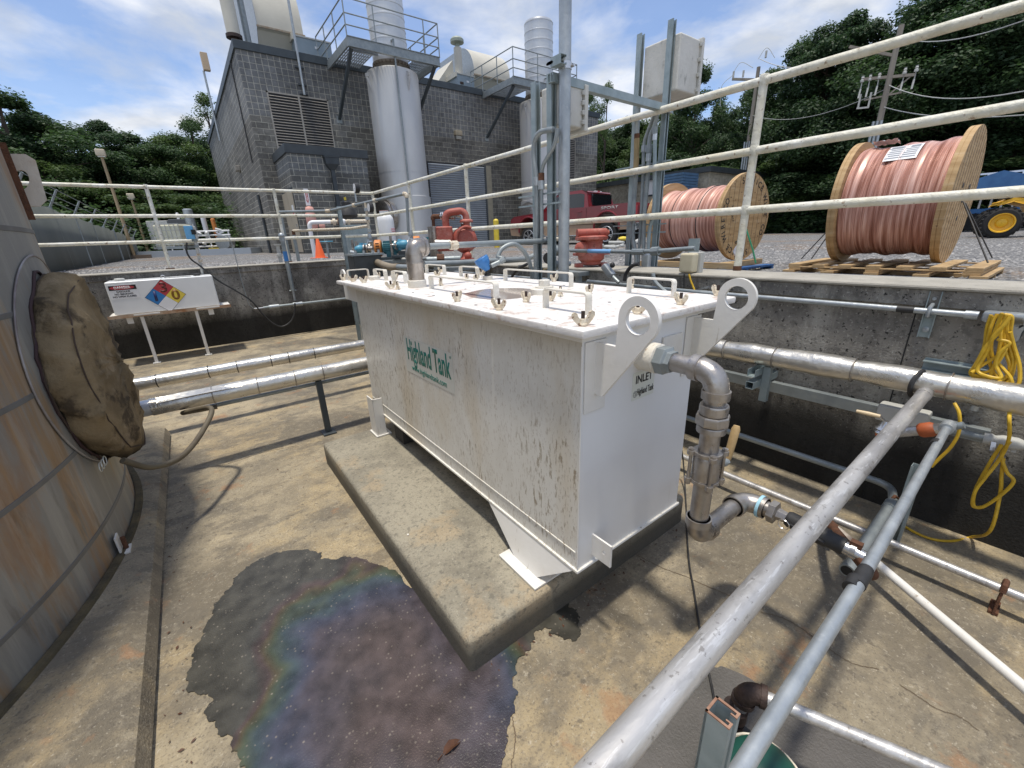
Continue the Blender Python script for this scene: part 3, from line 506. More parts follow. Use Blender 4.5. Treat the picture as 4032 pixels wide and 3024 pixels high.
# grit, chips and leaves
def chip(q, r, m, name, label, cat, z=0.0):
    p = gz(q, z+.002); b = MB(); n = 7; vs = [(p.x+r*random.uniform(.5,1.2)*math.cos(2*PI*k/n), p.y+r*random.uniform(.5,1.2)*math.sin(2*PI*k/n), z+.003+random.uniform(0,.004)) for k in range(n)]
    b.prism([(v[0], v[1]) for v in vs], (0,0,z+.0015 if z or name != 'leaf' else .0065), (1,0,0), (0,1,0), (0,0,.003)); return b.build(name, m, smooth=0, label=label, cat=cat)
LEAFB = mat('dead_leaf', (.11,.045,.02), (.07,.03,.015), 40, .6)
lp = gz(K9(1710,1003), .006); lb = MB()
LF = [(-.030,0),(-.018,.011),(0,.014),(.02,.009),(.034,0),(.02,-.008),(0,-.012),(-.018,-.009)]
lb.add([(lp.x+a, lp.y+b_, .008+.006*math.cos(a*90)+abs(b_)*.5) for a, b_ in LF]+[(lp.x,lp.y,.007)], [(i,(i+1)%8,8) for i in range(8)]); lb.cyl((lp.x-.03,lp.y,.008),(lp.x-.048,lp.y-.006,.01),.0012,seg=5)
lb.build('leaf', LEAFB, label='small curled brown leaf lying on the oily puddle', cat='leaf')
chip(K9(1545,198), .006, WHITE, 'paint_chip', 'tiny white paint chip on the plinth top by its left edge', 'paint chip', .15)
chip(C8(165,1243), .006, LABELW, 'seed', 'pale seed stuck on the thick foreground pipe', 'seed', .0) if False else None
gl = MB()
for i in range(420):
    x, y = random.uniform(-.35, 2.5), random.uniform(.2, 4.5)
    if .40 < x < 1.78 and .85 < y < 2.85: continue
    r = random.uniform(.0012,.0035); gl.add([(x+r,y,.003),(x,y+r*.7,.0035),(x-r,y,.003),(x,y-r,.0055),(x,y,.006)], [(0,1,4),(1,2,4),(2,3,4),(3,0,4)])
lt = MB()
for i in range(150):
    k_ = random.random()
    if k_ < .35: x, y = random.uniform(-.40,-.30), random.uniform(.6,4)
    elif k_ < .6: x, y = random.uniform(.47,1.7), random.uniform(.84,.895)
    else: x, y = random.uniform(-.35, 2.5), random.uniform(.1, 4.5)
    if .44 < x < 1.74 and .90 < y < 2.8: continue
    r = random.uniform(.002,.007); a = random.random()*6; lt.add([(x+r*math.cos(a+q)*w_, y+r*math.sin(a+q)*w_, .003+random.uniform(0,.004)) for q, w_ in ((0,1.6),(1.3,.6),(3.1,1.5),(4.6,.7))], [(0,1,2,3)])
lt.build('leaf_litter', LEAFB, smooth=0, kind='stuff')
gl.build('floor_grit', mat('pale_grit', (.55,.50,.42), (.12,.10,.08), 60, .7), smooth=0, kind='stuff')

# ================================================================== WHITE SEPARATOR TANK
tk = thing('separator_tank', 'big white steel separator tank with wing nuts on its lid, standing on the plinth', 'tank', (1.14,1.80,.15))
bd = MB(); bd.box(.837, 1.44, .79, 2.79, .30, 1.128); bd.box(.829, 1.448, .782, 2.798, .292, .304)
body = bd.build('tank_body', WBODY, tk, bevel=.003)
body.data.materials.append(WEND)
for p in body.data.polygons:
    if p.normal.y < -.9: p.material_index = 1
LZ = 1.157
for a, b_ in ((.750,1.2345),(1.2395,2.0965),(2.101,2.767),(2.7715,3.06)):
    MB().box(.797, 1.625, a, b_, 1.133, LZ).build('lid_panel', LIDW, tk, bevel=.0055)
MB().tube([(.8362,.80,.372),(.8362,2.78,.372)], .0022, 6).build('weld_seam', WBODY, tk)
MB().tube([(.836,.7895,.31),(.836,.7895,1.10)], .003, 6).build('weld_seam', WHITE, tk)
# rim angle under the lid
MB().box(.832, 1.60, .786, 2.80, 1.112, 1.1325).build('rim', WHITE, tk, bevel=.002)
def handle(p0, p1, h=.066, w=.026, t=.006):
    p0, p1 = V(p0), V(p1); d = (p1-p0).normalized(); s_ = Vector((0,0,1)).cross(d); z = Vector((0,0,1))
    P = arc_path([p0, p0+z*h, p1+z*h, p1], .014, 4); b = MB(); vs = []
    for i, p in enumerate(P):
        tn = (P[min(i+1,len(P)-1)]-P[max(i-1,0)]).normalized(); nrm = tn.cross(s_).normalized()
        vs += [p+s_*w/2+nrm*t/2, p-s_*w/2+nrm*t/2, p-s_*w/2-nrm*t/2, p+s_*w/2-nrm*t/2]
    b.add(vs, [(k*4+i, k*4+(i+1)%4, k*4+4+(i+1)%4, k*4+4+i) for k in range(len(P)-1) for i in range(4)] + [(3,2,1,0), tuple(len(vs)-4+i for i in range(4))])
    b.build('handle', CREAM_W, tk, 30)
CREAM_W = mat('off_white_handle_paint', (.76,.73,.66), (.68,.63,.53), 9, .5, 0, .4, 60, layers=[((.33,.20,.11), 30, one, .62, .69, .6)])
for x, a, b_ in ((.985,.906,1.109),(1.462,.912,1.12),(.995,1.428,2.014),(1.47,1.47,2.008),(1.025,2.408,2.594),(1.023,2.72,2.91),(1.472,2.311,2.52),(1.455,2.72,3.0)):
    handle((x,a,LZ),(x,b_,LZ))
handle((.86,2.985,LZ),(1.0,2.985,LZ))
def wing(x, y, a, tall=1.):
    p = V(x, y, LZ); d = Vector((math.cos(a), math.sin(a), 0)); s_ = Vector((-d.y, d.x, 0)); z = Vector((0,0,1))
    b = MB(); b.lathe(p, z, [(.013,0),(.013,.005),(.010,.008),(.0085,.019),(.006,.021)], 12)
    for sg in (-1, 1):
        pr = [(.005,.004),(.016,.004),(.027,.015),(.035,.027),(.034,.036),(.027,.040),(.019,.036),(.013,.024),(.006,.017)]
        b.prism([(q[0]*sg, q[1]) for q in pr], p - s_*.003, d, z, s_*.006)
    n = b.build('wing_nut', CREAM, tk, 50, bevel=.0015)
    MB().cyl(p+z*.018, p+z*.041*tall, .0055, seg=10).build('stud', BROWN, n)
angs = [.35,.2,1.3,.5,1.75,1.4,.15,.3,.8,1.5,1.2,.4,1.1,.2,.6,1.3,.9,1.7,.2,.7,.3,1.0,.5,.25,1.45]
for i, (x, y) in enumerate([(.870,2.70),(.860,2.229),(.868,2.155),(.852,1.504),(.843,1.196),(1.025,1.269),(.848,.800),(1.336,1.228),(1.217,1.279),(1.094,.800),(1.331,.800),(1.601,1.215),(1.597,.810),(1.604,1.737),(1.337,2.12),(1.334,2.217),(1.108,2.126),(1.348,2.624),(1.58,3.0),(.84,3.03),(.853,2.86),(1.062,2.955),(1.066,2.681),(1.598,2.458),(1.104,1.216)]):
    wing(x, y, {0:.45,3:.5,6:-.35}.get(i, angs[i]))
# lifting lugs on the end
def lug(x, s_):
    yc, zc, ro, ri = .648, 1.186, .062, .038
    pts = [(yc+ro*math.cos(t), zc+ro*math.sin(t)) for t in [R(a) for a in range(215, 362, 7)]][::1]
    arcp = [(yc+ro*math.cos(R(a)), zc+ro*math.sin(R(a))) for a in range(0, 226, 9)]
    poly = [(.79,.945),(.79,1.105),(.715,1.105)] + [(yc+ro, zc-.02)] + arcp + [(.755,.945)]
    hole = circ(yc, zc, ri, 32)
    MB().prism([poly, hole], (x,0,0), (0,1,0), (0,0,1), (.013,0,0)).build('lifting_lug', WHITE, tk, 30, bevel=.0015)
    MB().box(x-.042, x+.05, .784, .789, .89, 1.11).build('backing_plate', WHITE, tk, bevel=.002)
lug(.888, 0); lug(1.402, 0)
fy = MB().prism([[(3.11+.055*math.cos(R(a)), 1.17+.055*math.sin(R(a))) for a in range(0, 360, 12)], circ(3.11,1.17,.03,24)], (.86,0,0), (0,1,0), (0,0,1), (.012,0,0)); fy.box(.86,.872,2.795,3.13,1.02,1.125); fy.build('lifting_lug', WHITE, tk, 30)
# legs: sloped gusset at the near end, posts at the far end
GC, GD_ = gz(N1(590,755),.161), gz(N1(345,525),.161)
g = MB(); g.add([(.832,.80,.296),(.832,1.335,.296),tuple(GD_),tuple(GC)] + [(.840,.80,.296),(.840,1.335,.296),(GD_.x+.009,GD_.y,.161),(GC.x+.009,GC.y,.161)], [(0,1,2,3),(7,6,5,4),(0,4,5,1),(1,5,6,2),(2,6,7,3),(3,7,4,0)])
g.add([(GC.x+.001,GC.y,.161),(GC.x+.12,GC.y+.02,.161),(1.0,.80,.296),(.834,.80,.296),(GC.x+.001,GC.y+.006,.161),(GC.x+.12,GC.y+.026,.161),(1.0,.806,.296),(.834,.806,.296)], [(0,1,2,3),(7,6,5,4),(0,4,5,1),(1,5,6,2),(2,6,7,3),(3,7,4,0)])
lg = g.build('leg', WHITE, tk, 0); MB().box(.756,.90,.925,1.157,.1515,.161).build('foot_plate', WHITE, lg, bevel=.0015)
for x0, x1, xs in ((.770,.834,1),(1.444,1.508,-1)):
    b = MB().box(x0, x1, 2.585, 2.595, .161, .42); b.box(x0, x0+.008, 2.585, 2.70, .161, .42)
    q = b.build('leg', WHITE, tk, bevel=.0015); MB().box(x0-.01, x1+.03, 2.575, 2.715, .1515, .161).build('foot_plate', WHITE, q, bevel=.0015)
MB().box(1.40,1.50,.935,1.15,.1515,.161).build('foot_plate', WHITE, tk, bevel=.0015)
MB().box(1.42,1.44,.94,1.14,.161,.292).build('leg', WHITE, tk)
# earthing tab low on the end face
tb = MB().prism([[(.79,.418),(.706,.418),(.706,.331),(.79,.331)], circ(.735,.375,.007,14)], (.907,0,0), (0,1,0), (0,0,1), (.007,0,0)); tb.build('earthing_tab', WHITE, tk, 0)
# coupling and bung on the end
cc = Vector((1.12,.79,1.02))
MB().lathe(cc, (0,-1,0), [(.048,-.005),(.048,.062),(.040,.066)], 28).build('inlet_coupling', CREAM_W, tk)
MB().box(1.222,1.336,.780,.7885,.985,1.062).build('frame_plate', WHITE, tk, bevel=.002)
# decals
dc = MB().add([(.8355,2.082,.925),(.8355,2.086,.727),(.8355,1.566,.735),(.8355,1.560,.927),(.8365,2.082,.925),(.8365,2.086,.727),(.8365,1.566,.735),(.8365,1.560,.927)], [(0,1,2,3),(7,6,5,4),(0,4,5,1),(1,5,6,2),(2,6,7,3),(3,7,4,0)]).build('decal', DECAL, tk, 0)
text('Highland Tank', GREENINK, dc, 'lettering', (.8352,1.823,.852), (0,-1,0), (0,0,1), .112, .50, .022)
text('www.highlandtank.com', GREENINK, dc, 'lettering', (.8352,1.823,.762), (0,-1,0), (0,0,1), .030, .95, .012)
text('®', GREENINK, dc, 'lettering', (.8352,1.578,.905), (0,-1,0), (0,0,1), .012, 1, 0)
il = MB().box(1.077,1.196,.7885,.7896,.868,.965).build('label_plate', LABELW, tk, 0)
text('INLET', INK, il, 'lettering', (1.137,.7883,.938), (1,0,0), (0,0,1), .027, .9, .02)
text('Highland Tank', INK, il, 'lettering', (1.148,.7883,.893), (1,0,0), (0,0,1), .023, .48, .012)
MB().prism([circ(0,0,.0115,24), circ(0,0,.0100,24)], (1.094,.7883,.889), (1,0,0), (0,0,1), (0,.0003,0)).build('emblem', INK, il, 0)
MB().prism([circ(0,0,.0075,24), circ(0,0,.0066,24)], (1.094,.7883,.889), (1,0,0), (0,0,1), (0,.0003,0)).build('emblem', INK, il, 0)
text('S', INK, il, 'lettering', (1.094,.7883,.889), (1,0,0), (0,0,1), .010, 1, 0)
# stubs on the lid
MB().lathe((1.232,1.397,LZ), (0,0,1), [(.062,0),(.062,.022),(.052,.026)], 32).build('vent_bung', CREAM_W, tk)
MB().lathe((1.232,1.397,LZ+.026), (0,0,1), [(.040,0),(.040,.006)], 28).build('vent_bung', CREAM_W, tk)
MB().lathe((1.232,1.397,LZ+.032), (0,0,1), [(.024,0),(.025,.026),(.023,.028)], 8).build('vent_bung', CREAM_W, tk, 25)
MB().lathe((.981,2.158,LZ), (0,0,1), [(.050,0),(.050,.036),(.046,.040)], 28).build('riser_coupling', CREAM_W, tk)
MB().lathe((1.44,2.15,LZ), (0,0,1), [(.030,0),(.030,.022),(.026,.024)], 24).build('probe_coupling', CREAM_W, tk)
MB().lathe((.99,2.85,LZ), (0,0,1), [(.036,0),(.036,.022),(.033,.026)], 24).build('spare_coupling', CREAM_W, tk)
# lid bolt holes
for x, y in ((.86,1.95),(.87,1.75),(.85,1.36),(1.22,1.02),(.93,.86),(1.25,2.0),(1.52,1.9),(1.5,1.55),(1.3,.95),(1.1,1.85)):
    MB().cyl((x,y,LZ),(x,y,LZ+.0012), .006, seg=10).build('bolt_hole', DARK, tk)
WATER = bpy.data.materials.new('rain_water'); WATER.use_nodes = True; bb = WATER.node_tree.nodes['Principled BSDF']; bb.inputs['Base Color'].default_value = (.42,.36,.32,1); bb.inputs['Roughness'].default_value = .05; bb.inputs['Specular IOR Level'].default_value = .8
pp = spline([gz(q, LZ+.002) for q in [T3(60,1400),T3(300,1350),T3(600,1338),T3(820,1350),T3(860,1400),T3(700,1440),T3(430,1462),T3(180,1440),T3(60,1400)]], 6)[:-1]
MB().prism([(p.x,p.y) for p in pp], (0,0,LZ+.0003), (1,0,0), (0,1,0), (0,0,.0012)).build('rain_puddle', WATER, smooth=0, label='shallow rainwater puddle lying on the white lid between the handles', cat='puddle')
# wood block under the tank
MB().box(.86,1.02,2.36,2.50,.151,.262).build('wood_block', mat('black_stained_timber', (.03,.028,.026), (.05,.045,.04), 20, .85, 0, .3, 60), bevel=.004, label='black wooden block wedged under the white tank beside its rear leg', cat='block')

# ================================================================== PIPING ROUND THE TANK
# inlet run: out of the end face, elbow down, union, ball valve, elbow, short run to the right
ir = thing('inlet_pipework', 'stainless inlet pipe dropping from the white tank end through union and ball valve', 'pipework', (1.12,.53,0))
px, py = 1.12, .535
zc_ = 1.02; zb = gxy(E1(605,1400), px, py).z
pr = .0285
MB().cyl((px,.79,zc_),(px,.705,zc_), .0405, seg=24).build('gasket', BLACK, ir)
MB().lathe((px,.725,zc_), (0,-1,0), [(.047,0),(.047,.03),(.036,.036),(.036,.05)], 6).build('hex_bushing', GALVD, ir, 25, bevel=.002)
P = [V(px,.70,zc_), V(px,py,zc_), V(px,py,zb), gy(E1(1200,900), py)]; P[3].z = zb; P[3].y = py
zu = gxy(E1(800,130), px, py).z; zv = gxy(E1(700,640), px, py).z
P4 = V(P[3].x, P[3].y-.11, zb)
parts_run(ir, P[:3]+[P[3], P4], pr, STEEL, STEEL, 1.22, 22)
for z, h, q in ((zu,.030,.047),(zu-.03,.022,.040),(zu+.032,.03,.039)):
    MB().lathe((px,py,z-h/2), (0,0,1), [(q,0),(q*1.02,h*.2),(q*1.02,h*.8),(q*.97,h)], 8 if q > .045 else 24).build('union', STEEL, ir, 25, bevel=.0015)
vb = MB(); vb.lathe((px,py,zv-.045), (0,0,1), [(.036,0),(.040,.01),(.040,.08),(.036,.09)], 24); v1 = vb.build('valve_body', STEEL, ir)
for dz in (-.052,.042):
    b = MB().prism([[(.046*math.cos(R(a))*1.12, .046*math.sin(R(a))*1.12) if a%90 in (45,) else ((.042)*math.cos(R(a)), .042*math.sin(R(a))) for a in range(0,360,15)]], (px,py,zv+dz), (1,0,0), (0,1,0), (0,0,.012))
    for a in (45,135,225,315): b.cyl((px+.048*math.cos(R(a)),py+.048*math.sin(R(a)),zv+dz-.001),(px+.048*math.cos(R(a)),py+.048*math.sin(R(a)),zv+dz+.013),.0115,seg=14)
    b.build('valve_flange', STEEL, v1, 40, bevel=.001)
for a in (45,135,225,315):
    x, y = px+.048*math.cos(R(a)), py+.048*math.sin(R(a)); b = MB().cyl((x,y,zv-.058),(x,y,zv+.064),.005,seg=10); b.cyl((x,y,zv+.055),(x,y,zv+.062),.0095,seg=6); b.cyl((x,y,zv-.060),(x,y,zv-.052),.0095,seg=6); b.build('bolt', STEEL, v1)
st = MB().cyl((px,py,zv),(px+.075,py-.02,zv-.004), .014, seg=14); st.cyl((px+.06,py-.016,zv-.004),(px+.088,py-.024,zv-.006), .009, seg=6); st.build('valve_stem', GALVD, v1)
h0 = V(px+.072,py-.015,zv+.004); h1 = gxy(E1(1000,590), px+.10, py); h2 = gxy(E1(1110,210), px+.125, py+.02)
hb = MB().bar(h0, h1, .022, .004); hb.build('lever', STEEL, v1, bevel=.001); MB().tube([h1, h1+(h2-h1)*.1, h1+(h2-h1)*.9, h2], [.009,.012,.013,.009], 12).build('lever_sleeve', mat('tan_lever_vinyl', (.48,.33,.15), (.36,.24,.11), 30, .6), v1)
q0 = P4
MB().cyl(q0+V(0,.055,0), q0+V(0,.045,0), pr*1.44, seg=22).build('sealant_ring', mat('pale_blue_sealant', (.35,.60,.72), None, 4, .5), ir)
MB().lathe(q0+V(0,.02,0), (0,-1,0), [(.040,0),(.040,.022),(.022,.026),(.018,.06)], 6).build('hex_reducer', STEEL, ir, 25, bevel=.0015)
ca = q0+V(0,-.035,0); cb_ = gxy(E1(1800,1130), q0.x+.01, .18); cb_ = V(q0.x, q0.y-.20, zb-.012)
cl = MB().lathe(ca, cb_-ca, [(.024,0),(.028,.01),(.028,.08),(.031,.085),(.031,.12),(.027,.125),(.027,.165)], 18); k = cl.build('camlock_coupling', BLACK, ir, 40)
MB().bar(ca+V(-.030,-.02,0), ca+V(-.036,-.12,-.006), .010, .006).build('cam_arm', BLACK, k); rg = V(ca.x-.038, ca.y-.005, ca.z-.005)
MB().tube([rg+V(.0,.017*math.cos(a),.017*math.sin(a)) for a in [2*PI*i/20 for i in range(20)]], .0016, 6, closed=True).build('pull_ring', CHROME, k)
hc = MB().cyl(cb_, cb_+V(0,-.05,-.006), .021, seg=16); hc.cyl(cb_+V(0,-.015,0), cb_+V(0,-.03,0), .025, seg=16); hc.build('hose_clamp', CHROME, k); MB().box(cb_.x-.008,cb_.x+.012,cb_.y-.04,cb_.y-.01,cb_.z+.02,cb_.z+.034).build('clamp_screw', RUST, k)
hs = spline([cb_+V(0,-.03,0), cb_+V(.02,-.07,-.06), gz(C8(1290,200), .16), gz(C8(1310,212), .13)], 8)
MB().tube(hs, .018, 12).build('hose', RUST, ir)
# riser on the lid with its cross pipe
rr = thing('riser_pipework', 'thick stainless riser on the tank lid with a pipe running right to a check valve', 'pipework', (.981,2.158,LZ+.04))
z1 = gxy(T1(940,235), .981, 2.158).z; z2 = gxy(T1(930,110), .981, 2.158).z
MB().lathe((.981,2.158,LZ+.04), (0,0,1), [(.043,0),(.044,.004),(.044,z1-LZ-.045),(.046,z1-LZ-.04)], 28).build('pipe', STEEL, rr)
el_ = [V(.981,2.158,z1), V(.981,2.158,z1+.03), V(.981,2.158,z2-.01), V(.990,2.158,z2+.016), V(1.006,2.158,z2+.022), V(1.035,2.158,z2+.022)]
MB().tube(spline(el_, 5), .0445, 28).build('elbow', STEEL, rr); e2 = MB()
for z in (z1-.002, z1+.026): e2.cyl((.981,2.158,z),(.981,2.158,z+.008), .0475, seg=28)
e2.build('groove_band', STEEL, rr)
zz = z2+.022; xe = gy(T3(1040,870), 2.158).x
b = MB(); b.lathe((1.028,2.158,zz), (1,0,0), [(.042,0),(.050,.008),(.050,.022),(.040,.034),(.024,.040)], 24); b.build('coupling', STEEL, rr)
parts_run(rr, [(1.06,2.158,zz),(xe,2.158,zz),(xe,2.158,gxy(T3(1065,1080), xe, 2.158).z),(xe+.16,2.158,gxy(T3(1065,1090), xe, 2.158).z)], .0165, GALVD, GALVD, 1.3)
MB().cyl((1.20,2.158,zz),(1.25,2.158,zz), .024, seg=8).build('coupling', CREAM, rr, 25)
# blue instrument head
ih = thing('sensor_head', 'bright blue conduit head on a black neck standing on the white lid', 'sensor', (1.44,2.15,LZ+.024))
MB().lathe((1.44,2.15,LZ+.024), (0,0,1), [(.020,0),(.020,.012),(.012,.014),(.012,.028),(.017,.030),(.017,.036)], 8).build('neck', BLACK, ih, 25)
p = V(1.44,2.15,LZ+.062); ax = Vector((-.45,.25,.95)).normalized()
MB().lathe(p, ax, [(.016,-.006),(.028,.018),(.040,.038),(.041,.052)], 20).build('housing', PACK, ih); MB().lathe(p+ax*.052, ax, [(.044,0),(.044,.020),(.040,.024)], 12).build('cover', PACK, ih, 25)
s0 = p+V(.02,-.02,.02); MB().cyl(s0, s0+V(.05,-.02,.02), .014, seg=12).build('cable_gland', GALVD, ih)
MB().cyl(s0+V(.05,-.02,.02), s0+V(.075,-.03,.035), .018, seg=8).build('cable_gland', GALVD, ih, 25)
D_ = [gd(T3(440,1000),2.62), gd(T3(480,920),2.64), gd(T3(560,870),2.66), gd(T3(640,865),2.68), gd(T3(720,930),2.70), gd(T3(780,1040),2.72), gd(T3(810,1160),2.74), gd(T3(820,1260),2.76)]
MB().tube([s0+V(.075,-.03,.035)]+spline(D_, 6), .0135, 12).build('flexible_conduit', GALVD, ih)
b = MB()
for k in range(22): b.add([],[]); b.cyl(p+V(-.035,.01,.03-.004*k), p+V(-.034,.01,.0275-.004*k), .0016, seg=5)
b.build('chain', CHROME, ih)

# big foreground pipe, its insulated header and the conduit beside it
fp = thing('foreground_pipe', 'thick dull aluminium pipe crossing the right foreground from header to lower edge', 'pipe', (1.0,.25,0))
zB = .715
pB1 = gz((3632,1560),zB); pB0 = gz((2374,3024),zB); pB0 = pB0+(pB0-pB1)*.45
MB().cyl(pB1, pB0, .0248, seg=36).build('pipe', ALU, fp)
MB().cyl(pB1, pB1+(pB1-pB0).normalized()*.05, .027, seg=32).build('collar', ALU, fp)
xD = 2.40; rD = .052
def hdr(px_, y): pass
hd = thing('insulated_header', 'long crumpled foil-clad insulated pipe along the right pit wall', 'pipe', (xD,1,0))
zD = 1.4-.2755*xD
segs = [(-3.2,-.55),(-.55,.20),(.20,.52),(.52,.86),(.86,1.12),(1.12,2.3),(2.3,4.2),(4.2,7.0)]
for i, (a, b_) in enumerate(segs):
    n = max(3, int((b_-a)/.03)) if a < 2 else 12; P = []; rr_ = []
    for k in range(n+1):
        y = a+(b_-a)*k/n; P.append(V(xD+.006*math.sin(y*3.1), y, zD+.010*math.sin(y*2.3+1))); rr_.append(rD + (.003 if i%2 else 0) + .0035*math.sin(y*17+i) + random.uniform(-.0012,.0012))
    o = MB().tube(P, rr_, 28)
    for q in o.v: q += Vector((random.uniform(-1,1), 0, random.uniform(-1,1)))*.0016
    o.build('foil_section', FOIL, hd, 30)
for y in (-.55,.20,.52,.86,1.12,2.3): MB().tube([V(xD+.006*math.sin(y*3.1)+ (rD+.006)*math.cos(a), y, zD+.010*math.sin(y*2.3+1)+(rD+.006)*math.sin(a)) for a in [2*PI*i/32 for i in range(32)]], .0028, 6, closed=True).build('band', STEEL, hd)
tp = MB()
for sgn in (0,): tp.tube([V(xD+(rD+.0075)*math.cos(a), .285-.02*math.cos(a), zD+(rD+.0075)*math.sin(a)) for a in [R(q) for q in range(95, 300, 8)]], .010, 6)
tp.build('black_tape', BLACK, hd)
# brackets carrying the header: square strut ends
for y in (.93,):
    b = MB()
    for z in (zD-.085, zD-.155):
        for s_ in (-1, 1): b.box(2.31,2.62, y-.0205*1, y-.0205+.0025 if s_ < 0 else y+.0205, z-.02, z+.02) if s_ < 0 else b.box(2.31,2.62, y+.018, y+.0205, z-.02, z+.02)
        b.box(2.31,2.62,y-.018,y+.018,z-.02,z-.0175); b.box(2.31,2.62,y-.018,y+.018,z+.0175,z+.02) if z < zD-.1 else None
    b.box(2.40,2.43,y-.06,y-.022,zD-.26,zD-.06); b.build('bracket', STRUT, hd, 0)
for y in (3.4,5.6,-1.8): MB().box(2.33,2.62,y-.02,y+.02,zD-.10,zD-.055).build('bracket', STRUT, hd)
cc2 = thing('foreground_conduit', 'slim galvanised conduit with black tape crossing the lower right foreground', 'conduit', (1.2,.14,0))
a0 = gy(R1(920,1150), .150); a1 = gy(C8(1430,470), .128); a2 = gy(C8(870,1357), .119); zc2 = .64
a0 = V(a0.x,.152,.645); a1 = gz(C8(1430,470), .643); a2 = gz(C8(870,1357), .640); a3 = a2 + (a2-a1)*1.2; a3.z = .64
MB().tube([a0,a1,a2,a3], .0138, 20).build('conduit', GALV, cc2)
for q, w in ((C8(1440,450),.035),(C8(1400,480),.02),(R1(800,1340),.018)):
    c = gz(q, .643); d = (a1-a0).normalized(); MB().tube([c-d*w, c-d*w*.2, c+d*w*.4, c+d*w], [.0152,.0166,.0156,.016], 14).build('tape', BLACK, cc2)
bx = a0+V(.02,0,.0); MB().lathe(bx-V(.06,0,0), (1,0,0), [(.022,0),(.024,.02),(.022,.06)], 14).build('connector', GALV, cc2)
# stub conduit hanging below it, black cap
sc_ = thing('conduit_stub', 'short grey conduit with open black end strapped under the taped conduit', 'conduit', (1.6,.3,0))
s0 = gx(D7(1400,1470), 1.95); s1 = gz(C8(1370,420), .50); s2 = s1 + (s1-gz(C8(1580,90), .52))*.0
s1 = gz(C8(1370,420), .17); top = gz(C8(1590,90), .19); MB().cyl(top, s1, .0215, seg=18).build('pipe', GALVD, sc_); d = (s1-top).normalized()
MB().cyl(s1-d*.04, s1, .0255, seg=18).build('coupling', GALVD, sc_); MB().cyl(s1-d*.002, s1+d*.001, .0195, seg=16).build('bore', DARK, sc_); MB().cyl(top+d*.02, top+d*.08, .026, seg=18).build('coupling', GALVD, sc_)
b = MB().tube([top+V(-.04,.01,.0), top+V(0,0,.03), top+V(.04,-.01,.0)], .007, 6); b.build('rusty_strap', RUST, sc_)
# wall-mounted runs on the right wall
def ywire(q, x): return gx(q, x)
u_ = thing('wall_conduit', 'thin galvanised conduit fixed high along the right pit wall', 'conduit', (2.57,1,1.02))
MB().cyl((2.575,.22,1.022),(2.575,5.5,1.022), .0135, seg=14).build('conduit', GALV, u_)
c0 = gx(R1(1030,300), 2.575); MB().cyl((2.575,c0.y,1.022),(2.575,c0.y-.04,1.022), .018, seg=14).build('coupling', GALV, u_)
bb0 = MB().box(2.55,2.60,c0.y-.17,c0.y-.05,1.0,1.045); bb0.box(2.55,2.60,c0.y-.17,c0.y-.12,.93,1.0); bb0.build('conduit_body', GALV, u_, bevel=.012)
MB().cyl((2.575,c0.y-.145,.93),(2.575,c0.y-.12,.62), .0135, seg=14).build('conduit', GALV, u_)
ct = gx(R1(540,260), 2.56); MB().cyl((2.575,ct.y-.03,1.022),(2.575,ct.y+.03,1.022), .0152, seg=14).build('tape', BLACK, u_)
cs = gx(R1(755,265), 2.60); b = MB().box(2.612,2.619,cs.y-.02,cs.y+.02,.90,1.13*.98); b.box(2.595,2.612,cs.y-.021,cs.y-.018,.90,1.107); b.box(2.595,2.612,cs.y+.018,cs.y+.021,.90,1.107); b.build('strut_bracket', STRUT, u_, 0)
b = MB()
for z in (.935,1.075): b.lathe((2.612,cs.y,z), (-1,0,0), [(.012,0),(.012,.005),(.007,.006),(.007,.016)], 12)
b.build('bolt', GALV, u_); MB().tube([V(2.60,cs.y,1.05),V(2.56,cs.y,1.04),V(2.556,cs.y,1.022),V(2.56,cs.y,1.004),V(2.60,cs.y,.995)], .008, 8).build('clamp', GALV, u_)
b = MB(); 
for z in (.76,.80): b.box(2.56,2.60, .12,.32, z, z+.004)
b.box(2.60,2.615,.12,.32,.755,.81); b.build('strut_channel', STRUT, smooth=0, label='short horizontal strut channel bolted to the wall below the yellow cord hook', cat='bracket')
sr = thing('strut_rail', 'long flat galvanised channel running low along the right pit wall', 'rail', (2.56,1,.5))
wb_ = gz(C8(1590,280), 0); wtz = gxy(D7(1560,1238), wb_.x, wb_.y).z
channel(MB(), (wb_.x,wb_.y,0), (wb_.x,wb_.y,wtz), .041, .041, (-1,0,0)).build('strut_stub', STRUT, smooth=0, label='short upright strut channel standing by the right wall under the taped conduit', cat='post')
zs = 1.4-.342*2.57
MB().box(2.55,2.59,.05,6.8,zs-.03,zs+.03).build('channel', GALVD, sr, bevel=.003)
lcd = MB().tube(arc_path([(2.50,6.8,.18),(2.50,gx(D7(1440,1350),2.50).y,.185),top], .13, 8), .0175, 14); lcd.build('floor_conduit', GALVD, label='galvanised conduit low on the right wall bending up towards the taped conduit', cat='conduit')
